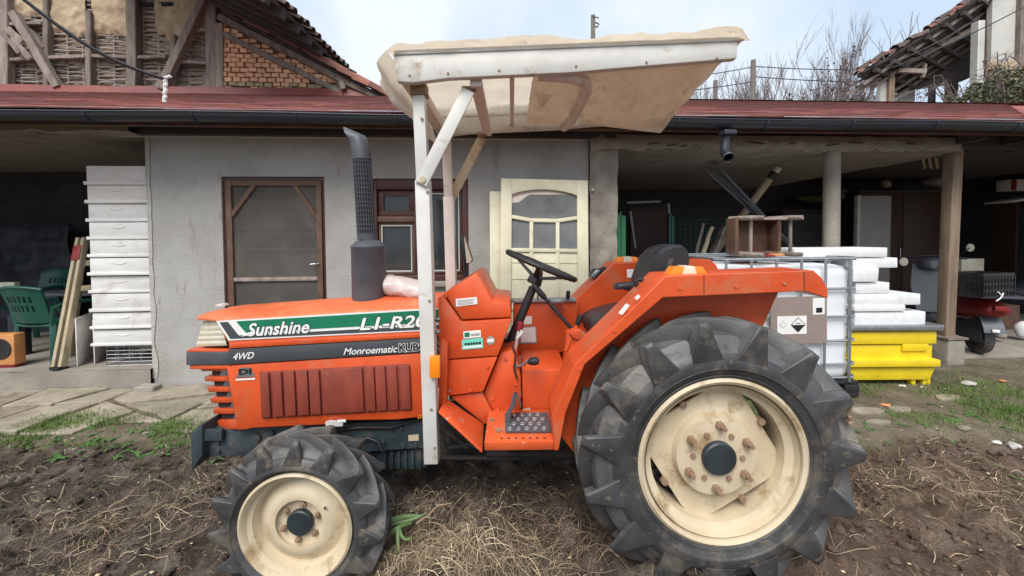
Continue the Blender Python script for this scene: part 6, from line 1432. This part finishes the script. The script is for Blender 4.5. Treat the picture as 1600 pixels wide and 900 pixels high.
def hoop(z, r_=.010):
    c_ = [(-hw+.04, 0), (hw-.04, 0), (hw, .04), (hw, dp-.04), (hw-.04, dp), (-hw+.04, dp), (-hw, dp-.04), (-hw, .04)]
    MB().tube([(x, y, z) for x, y in c_], r_, 8, closed=True).build('cage_hoop', M['steel'], ibc, smooth=True)
hzs = [itop-iz0] + [at(1345, y, IY).z-iz0 for y in (451, 495, 533, 570)] + [.16]
for i, z in enumerate(hzs): hoop(z, .014 if i == 0 else .010)
for px in (1130, 1170, 1210, 1250, 1289, 1330): 
    x = at(px, 500, IY).x-(ia.x+ib.x)/2; MB().tube([(x, -.012, .13), (x, -.012, ht)], .010, 8).build('cage_upright', M['steel'], ibc, smooth=True)
for k in range(5):
    y = .1+.2*k
    for x in (-hw-.012, hw+.012): MB().tube([(x, y, .13), (x, y, ht)], .010, 8).build('cage_upright', M['steel'], ibc, smooth=True)
for k in range(2): MB().tube([(-hw, .33+.33*k, ht), (hw, .33+.33*k, ht)], .011, 8).build('top_bar', M['steel'], ibc, smooth=True)
def ip(px, py, y): q = at(px, py, IY); return Vector((q.x-(ia.x+ib.x)/2, y, q.z-iz0))
lb = MB().prism([ip(1200, 537, -.026), ip(1290, 535, -.026), ip(1290, 462, -.026), ip(1200, 464, -.026)], (0, .004, 0)).build('label_plate', M['label'], ibc)
s_ = MB().prism([ip(1267, 491, -.028), ip(1286, 490.5, -.028), ip(1286, 465, -.028), ip(1267, 465.5, -.028)], (0, .0015, 0)).build('sticker', M['white'], lb)
MB().prism([ip(1272, 488, -.0292), ip(1282, 487.6, -.0292), ip(1282, 480, -.0292), ip(1272, 480.4, -.0292)], (0, .0008, 0)).build('print', M['ink'], s_)
s_ = MB().prism([ip(1210, 521, -.028), ip(1257, 520.5, -.028), ip(1257, 492.5, -.028), ip(1210, 493, -.028)], (0, .0015, 0)).build('sticker', M['white'], lb)
dm = ip(1243, 506.5, -.0292); k_ = .062
MB().add([(dm.x-k_, dm.y, dm.z), (dm.x, dm.y, dm.z-k_), (dm.x+k_, dm.y, dm.z), (dm.x, dm.y, dm.z+k_)], [(0,1,2,3)]).build('diamond', M['ink'], s_); k_ = .055
MB().add([(dm.x-k_, dm.y-.0006, dm.z), (dm.x+k_, dm.y-.0006, dm.z), (dm.x, dm.y-.0006, dm.z+k_)], [(0,1,2)]).build('diamond_field', M['white'], s_)
MB().add([(dm.x-.02, dm.y-.0012, dm.z+.008), (dm.x+.02, dm.y-.0012, dm.z+.008), (dm.x+.02, dm.y-.0012, dm.z+.014), (dm.x-.02, dm.y-.0012, dm.z+.014)], [(0,1,2,3)]).build('print', M['ink'], s_)
k_ = .03; dm = ip(1219, 506, -.0292)
for d_ in (0, 1): MB().add([(dm.x-k_+.003*d_, dm.y-.0006*d_, dm.z), (dm.x, dm.y-.0006*d_, dm.z-k_+.003*d_), (dm.x+k_-.003*d_, dm.y-.0006*d_, dm.z), (dm.x, dm.y-.0006*d_, dm.z+k_-.003*d_)], [(0,1,2,3)]).build('diamond', M['white'] if d_ else M['ink'], s_)
pm = MB().box(-hw-.01, hw+.01, -.01, .09, .0, .03).box(-hw-.01, hw+.01, dp-.1, dp, .0, .03).box(-hw-.01, hw+.01, .0, dp, .10, .13)
for x in (-hw+.05, 0, hw-.05):
    for y in (.04, .5, dp-.05): pm.box(x-.06, x+.06, y-.05, y+.05, .03, .10)
pm.build('pallet', M['black'], ibc, bev=.006)
# stool lying on the tank: pixel outline of seat underside, legs pointing at the viewer
SYY = 3.42; q0 = at(1131, 402, SYY); q1 = at(1206, 338, SYY); sx0, sx1, sz1 = q0.x, q1.x, q1.z; sz0 = itop+.014
stl = thing('wooden_stool', 'small brown wooden stool tipped on its side on the tank', 'stool', ((sx0+sx1)/2, SYY, sz0), R(6)); sw_, sh_ = (sx1-sx0)/2, sz1-sz0
MB().box(-sw_+.02, sw_-.02, .0, .02, .02, sh_-.02).build('seat', M['wood'], stl, bev=.004)
for (a, b) in (((-sw_, sw_, -.055, .0, sh_-.035, sh_)), ((-sw_, sw_, -.055, .0, .004, .035))), : pass
for n_, bx_ in (('apron', (-sw_+.03, sw_-.03, -.13, -.001, sh_-.04, sh_-.015)), ('apron', (-sw_+.03, sw_-.03, -.13, -.001, .015, .04)), ('apron', (-sw_, -sw_+.028, -.13, -.001, .02, sh_-.02)), ('apron', (sw_-.028, sw_, -.13, -.001, .02, sh_-.02))): MB().box(*bx_).build(n_, M['wood'], stl, bev=.003)
for (x, z, dx) in ((-sw_+.03, sh_-.02, .09), (sw_-.03, sh_-.02, .07), (-sw_+.03, .025, .09), (sw_-.03, .025, .07)):
    MB().tube([(x, -.01, z), (x+dx*.5, -.22, z-.004), (x+dx, -.36 if False else -.30, z-.006)], [.019, .021, .018], 8).build('leg', M['oldwood'], stl, smooth=True)
MB().beam((-sw_+.10, -.18, sh_-.02), (-sw_+.10, -.18, .03), .022, .018).build('stretcher', M['oldwood'], stl, bev=.002); MB().beam((sw_+.02, -.20, sh_-.02), (sw_+.02, -.20, .03), .022, .018).build('stretcher', M['oldwood'], stl, bev=.002)
MB().beam((-sw_+.10, -.19, sh_-.03), (sw_+.03, -.20, sh_-.03), .02, .016).build('stretcher', M['oldwood'], stl, bev=.002)
p = at(1218, 401, 3.3); tag(MB().prism([Vector((p.x-.10, 3.25, itop+.015)), Vector((p.x+.10, 3.26, itop+.015)), Vector((p.x+.11, 3.36, itop+.015)), Vector((p.x-.09, 3.37, itop+.015))], (0,0,.022)).build('wood_offcut', M['box_orange'], bev=.006), 'tan wood offcut lying on the tank right of the stool', 'wood')
p = at(1190, 404, 3.22); tag(MB().prism([Vector((p.x-.09, 3.17, itop+.015)), Vector((p.x+.09, 3.18, itop+.015)), Vector((p.x+.09, 3.25, itop+.015)), Vector((p.x-.09, 3.24, itop+.015))], (0,0,.015)).build('red_lid', M['red'], bev=.004), 'flat red plastic piece on the tank in front of the stool', 'lid')
# ================================================================== yellow hive and polystyrene
HY = 3.42
hv = thing('yellow_beehive', 'bright yellow wooden beehive standing right of the white tank', 'beehive', (at(1400, 600, HY).x, HY+.25, .04), 0, world=True)
def hb_(n, x0, x1, y0, y1, Y, m, d=.5, bev=.005, sl=0, par=None):
    a, b = at(x0, y1, Y), at(x1, y0, Y); a.x = a.x - (0 if n == 'foot' else .12)
    P = [Vector((a.x+sl, Y, a.z)), Vector((b.x-sl, Y, a.z)), Vector((b.x, Y, b.z)), Vector((a.x, Y, b.z))]
    return MB().prism(P, (0, d, 0)).build(n, M[m], par or hv, bev=bev)
hb_('lid', 1342, 1476, 508, 517.5, HY-.03, 'steel', .58, .003); hb_('upper_box', 1344, 1464, 518, 538, HY, 'yellow'); bd_ = hb_('brood_box', 1344, 1457, 538, 563, HY+.02, 'yellow', .46)
hb_('landing_board', 1342, 1470, 562.5, 574, HY-.06, 'yellow', .54, .004); hb_('base', 1342, 1462, 574, 594, HY-.02, 'yellow', .5, .004, .05); hb_('handle', 1432, 1451, 537.5, 548.5, HY-.002, 'yellow', .03, .003, par=bd_)
for x0, x1 in ((1424, 1431), (1442, 1454)): hb_('foot', x0, x1, 592, 605, HY, 'yellow', .05, .003)
blocks = [(1240, 1387, 387, 403), (1336, 1403, 402.5, 419), (1342, 1373, 418.5, 441), (1346, 1390, 441.5, 459), (1344, 1438, 459.2, 476.5), (1344, 1415, 476.8, 487), (1344, 1447, 487.2, 507.5)]
bl_n = ['topmost long white foam slab lying across the foam pile', 'second white foam block from the top, sticking out right', 'narrow white foam block, third from the top', 'fourth white foam block from the top of the pile', 'wide white foam slab in the middle of the pile', 'thin white foam slab, second from the bottom', 'lowest white foam block resting on the yellow beehive']
for (x0, x1, y0, y1), lab in zip(blocks, bl_n):
    Y = HY-.01+rnd(0, .04); a, b = at(x0, y1, Y), at(x1, y0, Y); a.x -= .05 if x0 > 1300 else 0
    b_ = MB().prism([Vector((a.x, Y, a.z)), Vector((b.x, Y, a.z+rnd(-.003,.003))), Vector((b.x, Y, b.z)), Vector((a.x, Y, b.z))], (rnd(-.02,.02), .35, 0)).wobble(.004, 9, x1)
    tag(b_.build('foam_block', M['foam'], bev=.006), lab, 'foam block', 'polystyrene blocks on the yellow hive')
# ================================================================== scooter
sY = 4.20; sb_ = at(1528, 553, sY)
sc = thing('motor_scooter', 'red and grey motor scooter parked facing away behind the wooden post', 'scooter', (sb_.x, sY, FR), 0, world=True)
def sp(px, py, Y=None): return at(px, py, Y or sY)
def disc(c, r_, w_, n=28): 
    return MB().lathe([(r_*.55, -w_*.4), (r_*.8, -w_*.5), (r_*.95, -w_*.42), (r_, -w_*.15), (r_, w_*.15), (r_*.95, w_*.42), (r_*.8, w_*.5), (r_*.55, w_*.4)], (0,0,0), 'x', n)
def rotz(mb, c, a): m_ = Matrix.Rotation(a, 3, 'Z'); mb.v = [m_ @ p + Vector(c) for p in mb.v]; return mb
HD = R(-25)                                      # heading: away and to the left
fwd = Vector((-math.sin(HD), math.cos(HD), 0)); rgt = Vector((math.cos(HD), math.sin(HD), 0))
rw = Vector((sb_.x, sY, FR+.20)); fwl = rw + fwd*1.12
for c_ in (rw, fwl):
    wv = rotz(disc(0, .20, .09), c_, HD).build('wheel', M['tyre'], sc, smooth=True, ang=40); rotz(MB().lathe([(.11, -.03), (.11, .03), (0, .04)], (0,0,0), 'x', 16), c_, HD).build('rim', M['scooter'], wv)
def sbody(name, secs, m):                       # sections: (forward, half width, z low, z high)
    rings = []
    for f_, hw_, z0_, z1_ in secs:
        c_ = rw + fwd*f_; c_.z = 0; rings.append([c_+rgt*(hw_*math.cos(a)*(1 if True else 1))+Vector((0,0,FR+(z0_+z1_)/2+(z1_-z0_)/2*math.sin(a))) for a in [2*math.pi*k/14 for k in range(14)]])
    return MB().loft(rings).build(name, M[m], sc, smooth=True, ang=60)
sbody('tail_body', [(-.30, .075, .48, .55), (-.27, .10, .45, .60), (0, .125, .40, .66), (.30, .13, .36, .68), (.45, .10, .34, .60)], 'red')
sbody('seat', [(-.24, .10, .66, .72), (-.1, .14, .66, .78), (.25, .14, .64, .76), (.45, .09, .62, .72)], 'vinyl')
sbody('floorboard', [(.35, .14, .20, .34), (.6, .16, .18, .26), (.85, .16, .18, .28)], 'scooter')
sbody('engine_case', [(-.15, .06, .12, .34), (.0, .10, .10, .36), (.3, .10, .12, .34)], 'darkmetal')
lg_ = MB().grid(lambda a, b: rw+fwd*(.80+.12*b+.07*math.cos((a-.5)*2.4))+rgt*((a-.5)*.44*(1-.35*abs(b-.55)))+Vector((0,0,-.20+.30+.62*b)), 14, 12); lg_.build('leg_shield', M['scooter'], sc, smooth=True)
sbody('head_cowl', [(.86, .06, .86, .98), (.93, .14, .84, 1.02), (1.02, .12, .84, 1.0), (1.10, .05, .86, .96)], 'scooter')
MB().tube([fwl+Vector((0,0,.0)), fwl-fwd*.12+Vector((0,0,.65))], .03, 8).build('fork', M['darkmetal'], sc)
mud = MB().grid(lambda a, b: rw+rgt*((a-.5)*.16)+fwd*(-.26*math.cos(R(12+80*b)) if True else 0)+Vector((0,0,.26*math.sin(R(12+80*b))))+Vector((0,0,.02)), 4, 12); mud.build('rear_mudguard', M['scooter'], sc, smooth=True)
MB().obox(rw-fwd*.262+Vector((0,0,.10)), (.055, .02, .03), Matrix.Rotation(HD, 3, 'Z')).build('plate_light', M['white'], sc, bev=.003)
MB().obox(rw-fwd*.325+Vector((0,0,.345)), (.10, .04, .05), Matrix.Rotation(HD, 3, 'Z')).build('tail_light', M['red'], sc, bev=.006)
hbp = rw+fwd*.92+Vector((0,0,.80)); MB().tube([hbp-rgt*.32, hbp-rgt*.1+Vector((0,0,.03)), hbp+rgt*.1+Vector((0,0,.03)), hbp+rgt*.32], .014, 8).build('handlebar', M['black'], sc, smooth=True)
for s_, px, py in ((1, 1516, 387), (-1, 1412, 409)):
    c_ = at(px, py, hbp.y+s_*.2); root = hbp+rgt*.2*s_
    o = MB().tube([root, c_], .005, 6).build('mirror_stem', M['black'], sc); MB().lathe([(0, -.008), (.052, -.006), (.055, .004), (0, .012)], c_, 'y', 22).build('mirror', M['lens'], o, smooth=True, ang=40)
MB().obox(rw-fwd*.28+Vector((0,0,.47)), (.30, .26, .02), Matrix.Rotation(HD, 3, 'Z')).build('rack', M['darkmetal'], sc)
# black plastic crate strapped on
cc = at(1532, 443, sY-.22); ck = thing('plastic_crate', 'black slotted plastic crate strapped on the back of the scooter', 'crate', cc-Vector((0,0,.13)), R(10)); cw_, cd_, chh = .205, .13, .25
for s_, (x0, y0, x1, y1) in enumerate(((-cw_, -cd_, cw_, -cd_), (cw_, -cd_, cw_, cd_), (cw_, cd_, -cw_, cd_), (-cw_, cd_, -cw_, -cd_))):
    b_ = MB(); A_, B2 = Vector((x0, y0, 0)), Vector((x1, y1, 0))
    for z, t_ in ((.012, .024), (chh-.018, .036), (.075, .03), (.14, .03), (.20, .02)): b_.beam(A_+Vector((0,0,z)), B2+Vector((0,0,z)), .012, t_)
    for k in range(11): q = A_.lerp(B2, k/10); b_.beam(q+Vector((0,0,.02)), q+Vector((0,0,chh-.03)), .022, .012)
    b_.build('slotted_side', M['black'], ck)
MB().box(-cw_, cw_, -cd_, cd_, 0, .01).build('bottom', M['black'], ck); MB().tube([(-.02, -cd_-.01, chh*.25), (.02, -cd_-.02, .02), (.05, -cd_-.01, .05), (.0, -cd_-.02, .0), (-.04, -cd_-.01, -.03)], .006, 6).build('tie', M['foam'], ck)
bbox('plastic_canister', 'pale canister standing behind the scooter crate', 'canister', 1502, 404, 1538, 428, 1.2, .2, 'lens')
# more dim things at the right edge
bbox('wooden_crate', 'brown box on the floor right of the scooter wheel', 'box', 1552, 477, 1594, 527, 1.1, .4, 'wood', z0=FR+.003)
sack('rag_heap', 'dark blue rag heap behind the scooter at the right edge', 'rags', 1585, 455, 1.7, .35, .3, .2, 'tarp', 13)
sack('white_bag', 'white plastic bag on the floor at the right edge', 'bag', 1600, 515, .6, .09, .08, .10, 'foam', 15)
sack('loose_stone', 'small grey stone on the floor beside the scooter wheel', 'stone', 1564, 523, .55, .05, .05, .045, 'concrete', 17)
# ================================================================== loose soil, straw, grass and litter
rg = random.Random(99)
def inwheel(x, y):
    for c_, rr_ in ((rc_, .36), (fc_, .22)):
        for y0, y1 in ((1.40, 1.72), (2*YC-1.72, 2*YC-1.40)):
            if abs(x-c_.x) < rr_ and y0 < y < y1: return True
    return False
def lump(b, x, y, s, dz=0):
    z = gh(x, y)+s*rg.uniform(-.1, .35)+dz; sx, sy, sz = s*rg.uniform(.8, 1.3), s*rg.uniform(.8, 1.2), s*rg.uniform(.6, .95); n0 = len(b.v); o = rg.uniform(0, 99)
    rows = ((.55, -.75), (1, -.1), (.8, .55)); n = 7; ph = rg.uniform(0, 6)
    for r_, h in rows:
        for k in range(n):
            a = 2*math.pi*k/n+ph; j = 1+.45*MN.noise(Vector((math.cos(a)*1.3+o, math.sin(a)*1.3, h*1.5)))
            b.v.append(Vector((x+math.cos(a)*r_*sx*j, y+math.sin(a)*r_*sy*j, z+h*sz*j)))
    b.v.append(Vector((x+rg.uniform(-.3,.3)*sx, y, z+sz*.85)))
    for i in range(2):
        for k in range(n): l = (k+1) % n; b.f.append((n0+i*n+k, n0+i*n+l, n0+(i+1)*n+l, n0+(i+1)*n+k))
    for k in range(n): b.f.append((n0+2*n+k, n0+2*n+(k+1) % n, n0+3*n))
cl_d, cl_r = MB(), MB()
for k in range(8500):
    y = 1.30+1.25*rg.random()**.9; x = rg.uniform(-1.42, 1.42)*y
    if y > yard_edge(x)+.02 or MN.noise(Vector((x*2.2, y*2.2, 7))) < rg.uniform(-.75, .35): continue
    s = .003+.018*rg.random()**3.5 + (.014 if rg.random() < .025 else 0)
    lump(cl_r if x+.3*MN.noise(Vector((x*2,y*2,1))) > .85 else cl_d, x, y, s)
M['clodred'] = mat('reddish_soil_clod', (0.15, 0.10, 0.070), (0.075, 0.048, 0.033), scale=14, rough=1, bump=0.8, bscale=80, dirt=(0.22, 0.165, 0.12), dsc=11, damt=0.55)
tag(stuff(cl_d.build('soil_clods', M['clod'], smooth=True, ang=40)), 'dark crumbled soil clods strewn over the tilled ground', 'soil')
tag(stuff(cl_r.build('reddish_soil_clods', M['clodred'], smooth=True, ang=40)), 'reddish brown soil clods right of the rear wheel', 'soil')
def strand(b, x, y, ln, r_, lift, curl=1.0, dirn=None):
    a = rg.uniform(0, 2*math.pi) if dirn is None else dirn; pts = []; n = 6; da = rg.gauss(0, .17)*curl; z0 = gh(x, y); up_ = rg.random()*lift; ph = rg.uniform(0, 3)
    for k in range(n):
        t_ = k/(n-1); g_ = gh(x, y) if -3.7 < x < 4 else 0
        pts.append((x, y, max(g_+r_*1.5, z0*.4+g_*.6 + r_*1.5 + up_*math.sin(math.pi*min(1, t_*1.25))+.006*math.sin(ph+t_*5)*curl)))
        x += math.cos(a)*ln/(n-1); y += math.sin(a)*ln/(n-1)*.8; a += da*rg.uniform(.3, 1.6)
    b.tube(pts, [r_, r_, r_*.95, r_*.9, r_*.8, r_*.5], 3)
st1, st2, st3 = MB(), MB(), MB()
for k in range(4200):
    y = 1.32+1.25*rg.random(); x = rg.uniform(-1.42, 1.42)*y
    if y > yard_edge(x)+.05: continue
    dens = .35+.9*MN.noise(Vector((x*1.6+4, y*2.2, 3)))
    if -1.0 < x < .9 and y > 1.9: dens -= .25
    if rg.random() > max(.1, dens+.25): continue
    strand(rg.choice((st1, st1, st2, st3)), x, y, .02+.20*rg.random()**2.2, .0004+.0013*rg.random()**2.2, .025, .8)
for k in range(1700):                                   # heap of pulled weeds between the wheels
    x, y = rg.gauss(-.32, .26), abs(rg.gauss(0, .16))+1.50
    if not inwheel(x, y): strand(rg.choice((st1, st1, st2, st2, st3)), x, y, .03+.20*rg.random()**1.6, .0004+.0014*rg.random()**2.5, .06, rg.uniform(.1, 1.3))
for k in range(500):
    x, y = rg.gauss(.25, .25), rg.uniform(1.55, 2.1); 
    if not inwheel(x, y): strand(rg.choice((st2, st3, st3)), x, y, rg.uniform(.05, .22), rg.uniform(.0009, .0018), .05, 1.2)
for (cx, cy, n, s) in ((-1.75, 1.95, 120, .22), (-1.5, 2.15, 90, .2), (-2.15, 1.85, 120, .2), (2.35, 2.1, 150, .25), (1.95, 2.2, 80, .2), (-.72, 1.52, 160, .07), (2.6, 1.85, 110, .25), (-1.95, 1.62, 100, .15)):
    for k in range(int(n*1.6)): strand(rg.choice((st1, st2, st3)), rg.gauss(cx, s), rg.gauss(cy, s*.45), .03+.22*rg.random()**1.8, .0004+.0014*rg.random()**2.2, .04, rg.uniform(.2, 1.2))
M['strawdull'] = mat('dull_brown_straw', (0.30, 0.215, 0.135), (0.17, 0.115, 0.072), scale=4, rough=0.9); M['strawgrey'] = mat('damp_grey_stalk', (0.17, 0.13, 0.10), (0.09, 0.065, 0.05), scale=4, rough=0.95)
tag(stuff(st1.build('pale_straw', M['straw'])), 'pale dry stalks and roots scattered on the soil', 'straw')
tag(stuff(st2.build('dull_straw', M['strawdull'])), 'dull brown dead stalks lying in the tilled soil', 'straw')
tag(stuff(st3.build('damp_stalks', M['strawgrey'])), 'dark damp stalks mixed into the tilled soil', 'straw')
# grass
gb_, wb_ = MB(), MB()
def blade(b, x, y, h, w_):
    z = gh(x, y)-.004; a = rg.uniform(0, 6.28); lx, ly = math.cos(a)*h*rg.uniform(.1, .6), math.sin(a)*h*rg.uniform(.1, .6); px_, py_ = -math.sin(a)*w_, math.cos(a)*w_
    b.add([(x-px_, y-py_, z), (x+px_, y+py_, z), (x+lx*.4+px_*.8, y+ly*.4+py_*.8, z+h*.6), (x+lx*.4-px_*.8, y+ly*.4-py_*.8, z+h*.6), (x+lx, y+ly, z+h*rg.uniform(.75, 1))], [(0,1,2,3), (3,2,4)])
for k in range(44000):
    if rg.random() < .52:
        x = rg.uniform(-3.6, -1.15); y = rg.gauss(2.64, .11) + .08*smooth(-2.2, -3.4, x); d = MN.noise(Vector((x*2.0, y*2.5, 8)))+.25*smooth(-1.6, -2.6, x)
    else:
        x = rg.uniform(1.7, 4.4); y = rg.gauss(2.98, .34); d = MN.noise(Vector((x*1.7, y*2.5, 5)))+.24
    if d < rg.uniform(-.1, .26) or y < yard_edge(x)-.06: continue
    if 2.1 < x < 2.95 and y > 3.0: continue
    blade(gb_, x, y, rg.uniform(.015, .05), rg.uniform(.001, .0022))
for k in range(900):                                    # sparse seedlings over the soil on the left
    x, y = rg.uniform(-2.9, -1.0), rg.uniform(1.7, 2.5)
    if MN.noise(Vector((x*2.5, y*3, 12))) > rg.uniform(.0, .5): blade(gb_, x, y, rg.uniform(.012, .035), rg.uniform(.0012, .0025))
def leafq(b, p, d, ln, w_, sag):
    s = d.cross(Vector((0,0,1))).normalized()*w_; n0 = len(b.v); n = 4
    for k in range(n+1):
        t_ = k/n; q = p+d*ln*t_+Vector((0,0,ln*(.5*t_-sag*t_*t_))); ww = s*math.sin(math.pi*min(.97, .12+.85*t_)); b.v += [q-ww, q+ww]
    for k in range(n): b.f.append((n0+2*k, n0+2*k+1, n0+2*k+3, n0+2*k+2))
for k in range(240):
    x, y = (rg.uniform(-3.3, -1.2), rg.gauss(2.58, .10)) if rg.random() < .6 else (rg.uniform(1.8, 4.0), rg.gauss(2.85, .25))
    if inwheel(x, y) or 2.05 < x < 2.95 and y > 2.95: continue
    p = Vector((x, y, gh(x, y)))
    for j in range(rg.randint(4, 7)): a = rg.uniform(0, 6.28); leafq(wb_, p, Vector((math.cos(a), math.sin(a), 0)), rg.uniform(.025, .06), rg.uniform(.005, .011), .5)
tag(stuff(gb_.build('grass', M['grass'])), 'short green grass along the paving and the yard', 'grass')
tag(stuff(wb_.build('weeds', M['weed'], smooth=True)), 'low leafy weeds at the edge of the tilled soil', 'weeds')
# the pulled leek by the front tyre
lk = thing('leek_plant', 'pulled green leek lying by the front tyre', 'leek', onz(612, 828, .05), 0, world=True)
def strap(pts, w0):
    P = [Vector(p) for p in pts]; b = MB(); n0 = 0; N_ = 16
    from mathutils.geometry import interpolate_bezier as ib
    C_ = ib(P[0], P[1], P[2], P[3], N_)
    for k, q in enumerate(C_):
        d = (C_[min(k+1, N_-1)]-C_[max(k-1, 0)]).normalized(); s = d.cross(Vector((.2, -.6, .8))).normalized()*w0*(1-.75*(k/(N_-1))**2); b.v += [q-s, q+Vector((0,.2,-.6)).normalized()*w0*.35, q+s]
    for k in range(N_-1):
        for j in (0, 1): b.f.append((3*k+j, 3*k+j+1, 3*k+j+4, 3*k+j+3))
    b.build('leaf', M['leek'], lk, smooth=True, ang=180)
Ya = 1.62
strap([at(609, 833, Ya), at(625, 822, Ya), at(634, 817, Ya+.04), at(644, 818, Ya+.05)], .009); strap([at(622, 822, Ya), at(620, 838, Ya-.02), at(622, 850, Ya-.04), at(624, 866, Ya-.05)], .007)
strap([at(624, 826, Ya), at(626, 842, Ya-.02), at(636, 848, Ya-.02), at(644, 838, Ya)], .006); strap([at(612, 812, Ya+.06), at(630, 806, Ya+.08), at(645, 806, Ya+.09), at(660, 805, Ya+.10)], .010); strap([at(614, 818, Ya+.05), at(632, 815, Ya+.06), at(650, 812, Ya+.07), at(668, 800, Ya+.10)], .007)
MB().tube([at(650, 818, Ya+.05), at(668, 806, Ya+.07), at(684, 790, Ya+.10), at(706, 786, Ya+.12)], [.004, .005, .004, .002], 8).build('stem', M['strawdull'], lk, smooth=True)
# litter: pebbles, chips, paper scraps
lit = [(1465, 534+219, 'small white plastic cap on the soil right of the rear tyre'), (1558, 683, 'white pebble at the grass edge on the right'), (1584, 687, 'white stick end lying at the right edge of the grass'), (1384, 633, 'tan wood block on the slab near the tank foot'), (1410, 603, 'white paper scrap under the yellow beehive'), (1567, 596, 'orange brown leaf in the grass at the right'), (1515, 601, 'pale crumpled plastic bag in the grass'), (1506, 669, 'flat beige chip in the dirt below the grass'), (1442, 604, 'small white pebble beside the yellow hive feet')]
for i, (px, py, lab) in enumerate(lit):
    p = onz(px, py, .04); z = gh(p.x, p.y) if p.x < 4 else .04; b = MB().lathe([(.0, -.5), (.8, -.35), (1, 0), (.7, .4), (0, .5)], (0,0,0), 'z', 9).wobble(.35, 1.3, i); s = (.022, .03, .05, .035, .03, .03, .06, .045, .02)[i]
    b.v = [Vector((q.x*s, q.y*s*.7, q.z*s*.6))+Vector((p.x, p.y, z+s*.2)) for q in b.v]
    tag(b.build('litter', M['box_orange'] if i in (3, 5) else M['flag'] if i == 7 else M['litter'], smooth=True, ang=50), lab, 'litter', 'litter on the ground')
bs_ = [MB(), MB(), MB()]
for k in range(2600):
    b = rg.choice(bs_) if rg.random() < .75 else bs_[1]
    y = 1.5+1.9*rg.random(); x = rg.uniform(-1.3, 1.4)*y
    if inwheel(x, y): continue
    s = .002+.010*rg.random()**2.2; z = gh(x, y) if -3.7 < x < 4 else .03; a = rg.uniform(0, 6.28); n0 = len(b.v)
    b.add([(x+s*math.cos(a+t_), y+s*.7*math.sin(a+t_), z+s*rg.uniform(.3,.8)) for t_ in (0, 1.5, 3.1, 4.6)] + [(x, y, z+s*.9)], [(0,1,4), (1,2,4), (2,3,4), (3,0,4)])
for b, n_, m_, l_ in zip(bs_, ('pale_chips', 'dead_leaf_bits', 'dark_chips'), ('straw', 'leafbrown', 'strawdull'), ('tiny pale chips and husks strewn over soil and yard', 'small brown dead leaf bits strewn over soil and yard', 'dull tan bark chips strewn over soil and yard')): tag(stuff(b.build(n_, M[m_])), l_, 'debris')
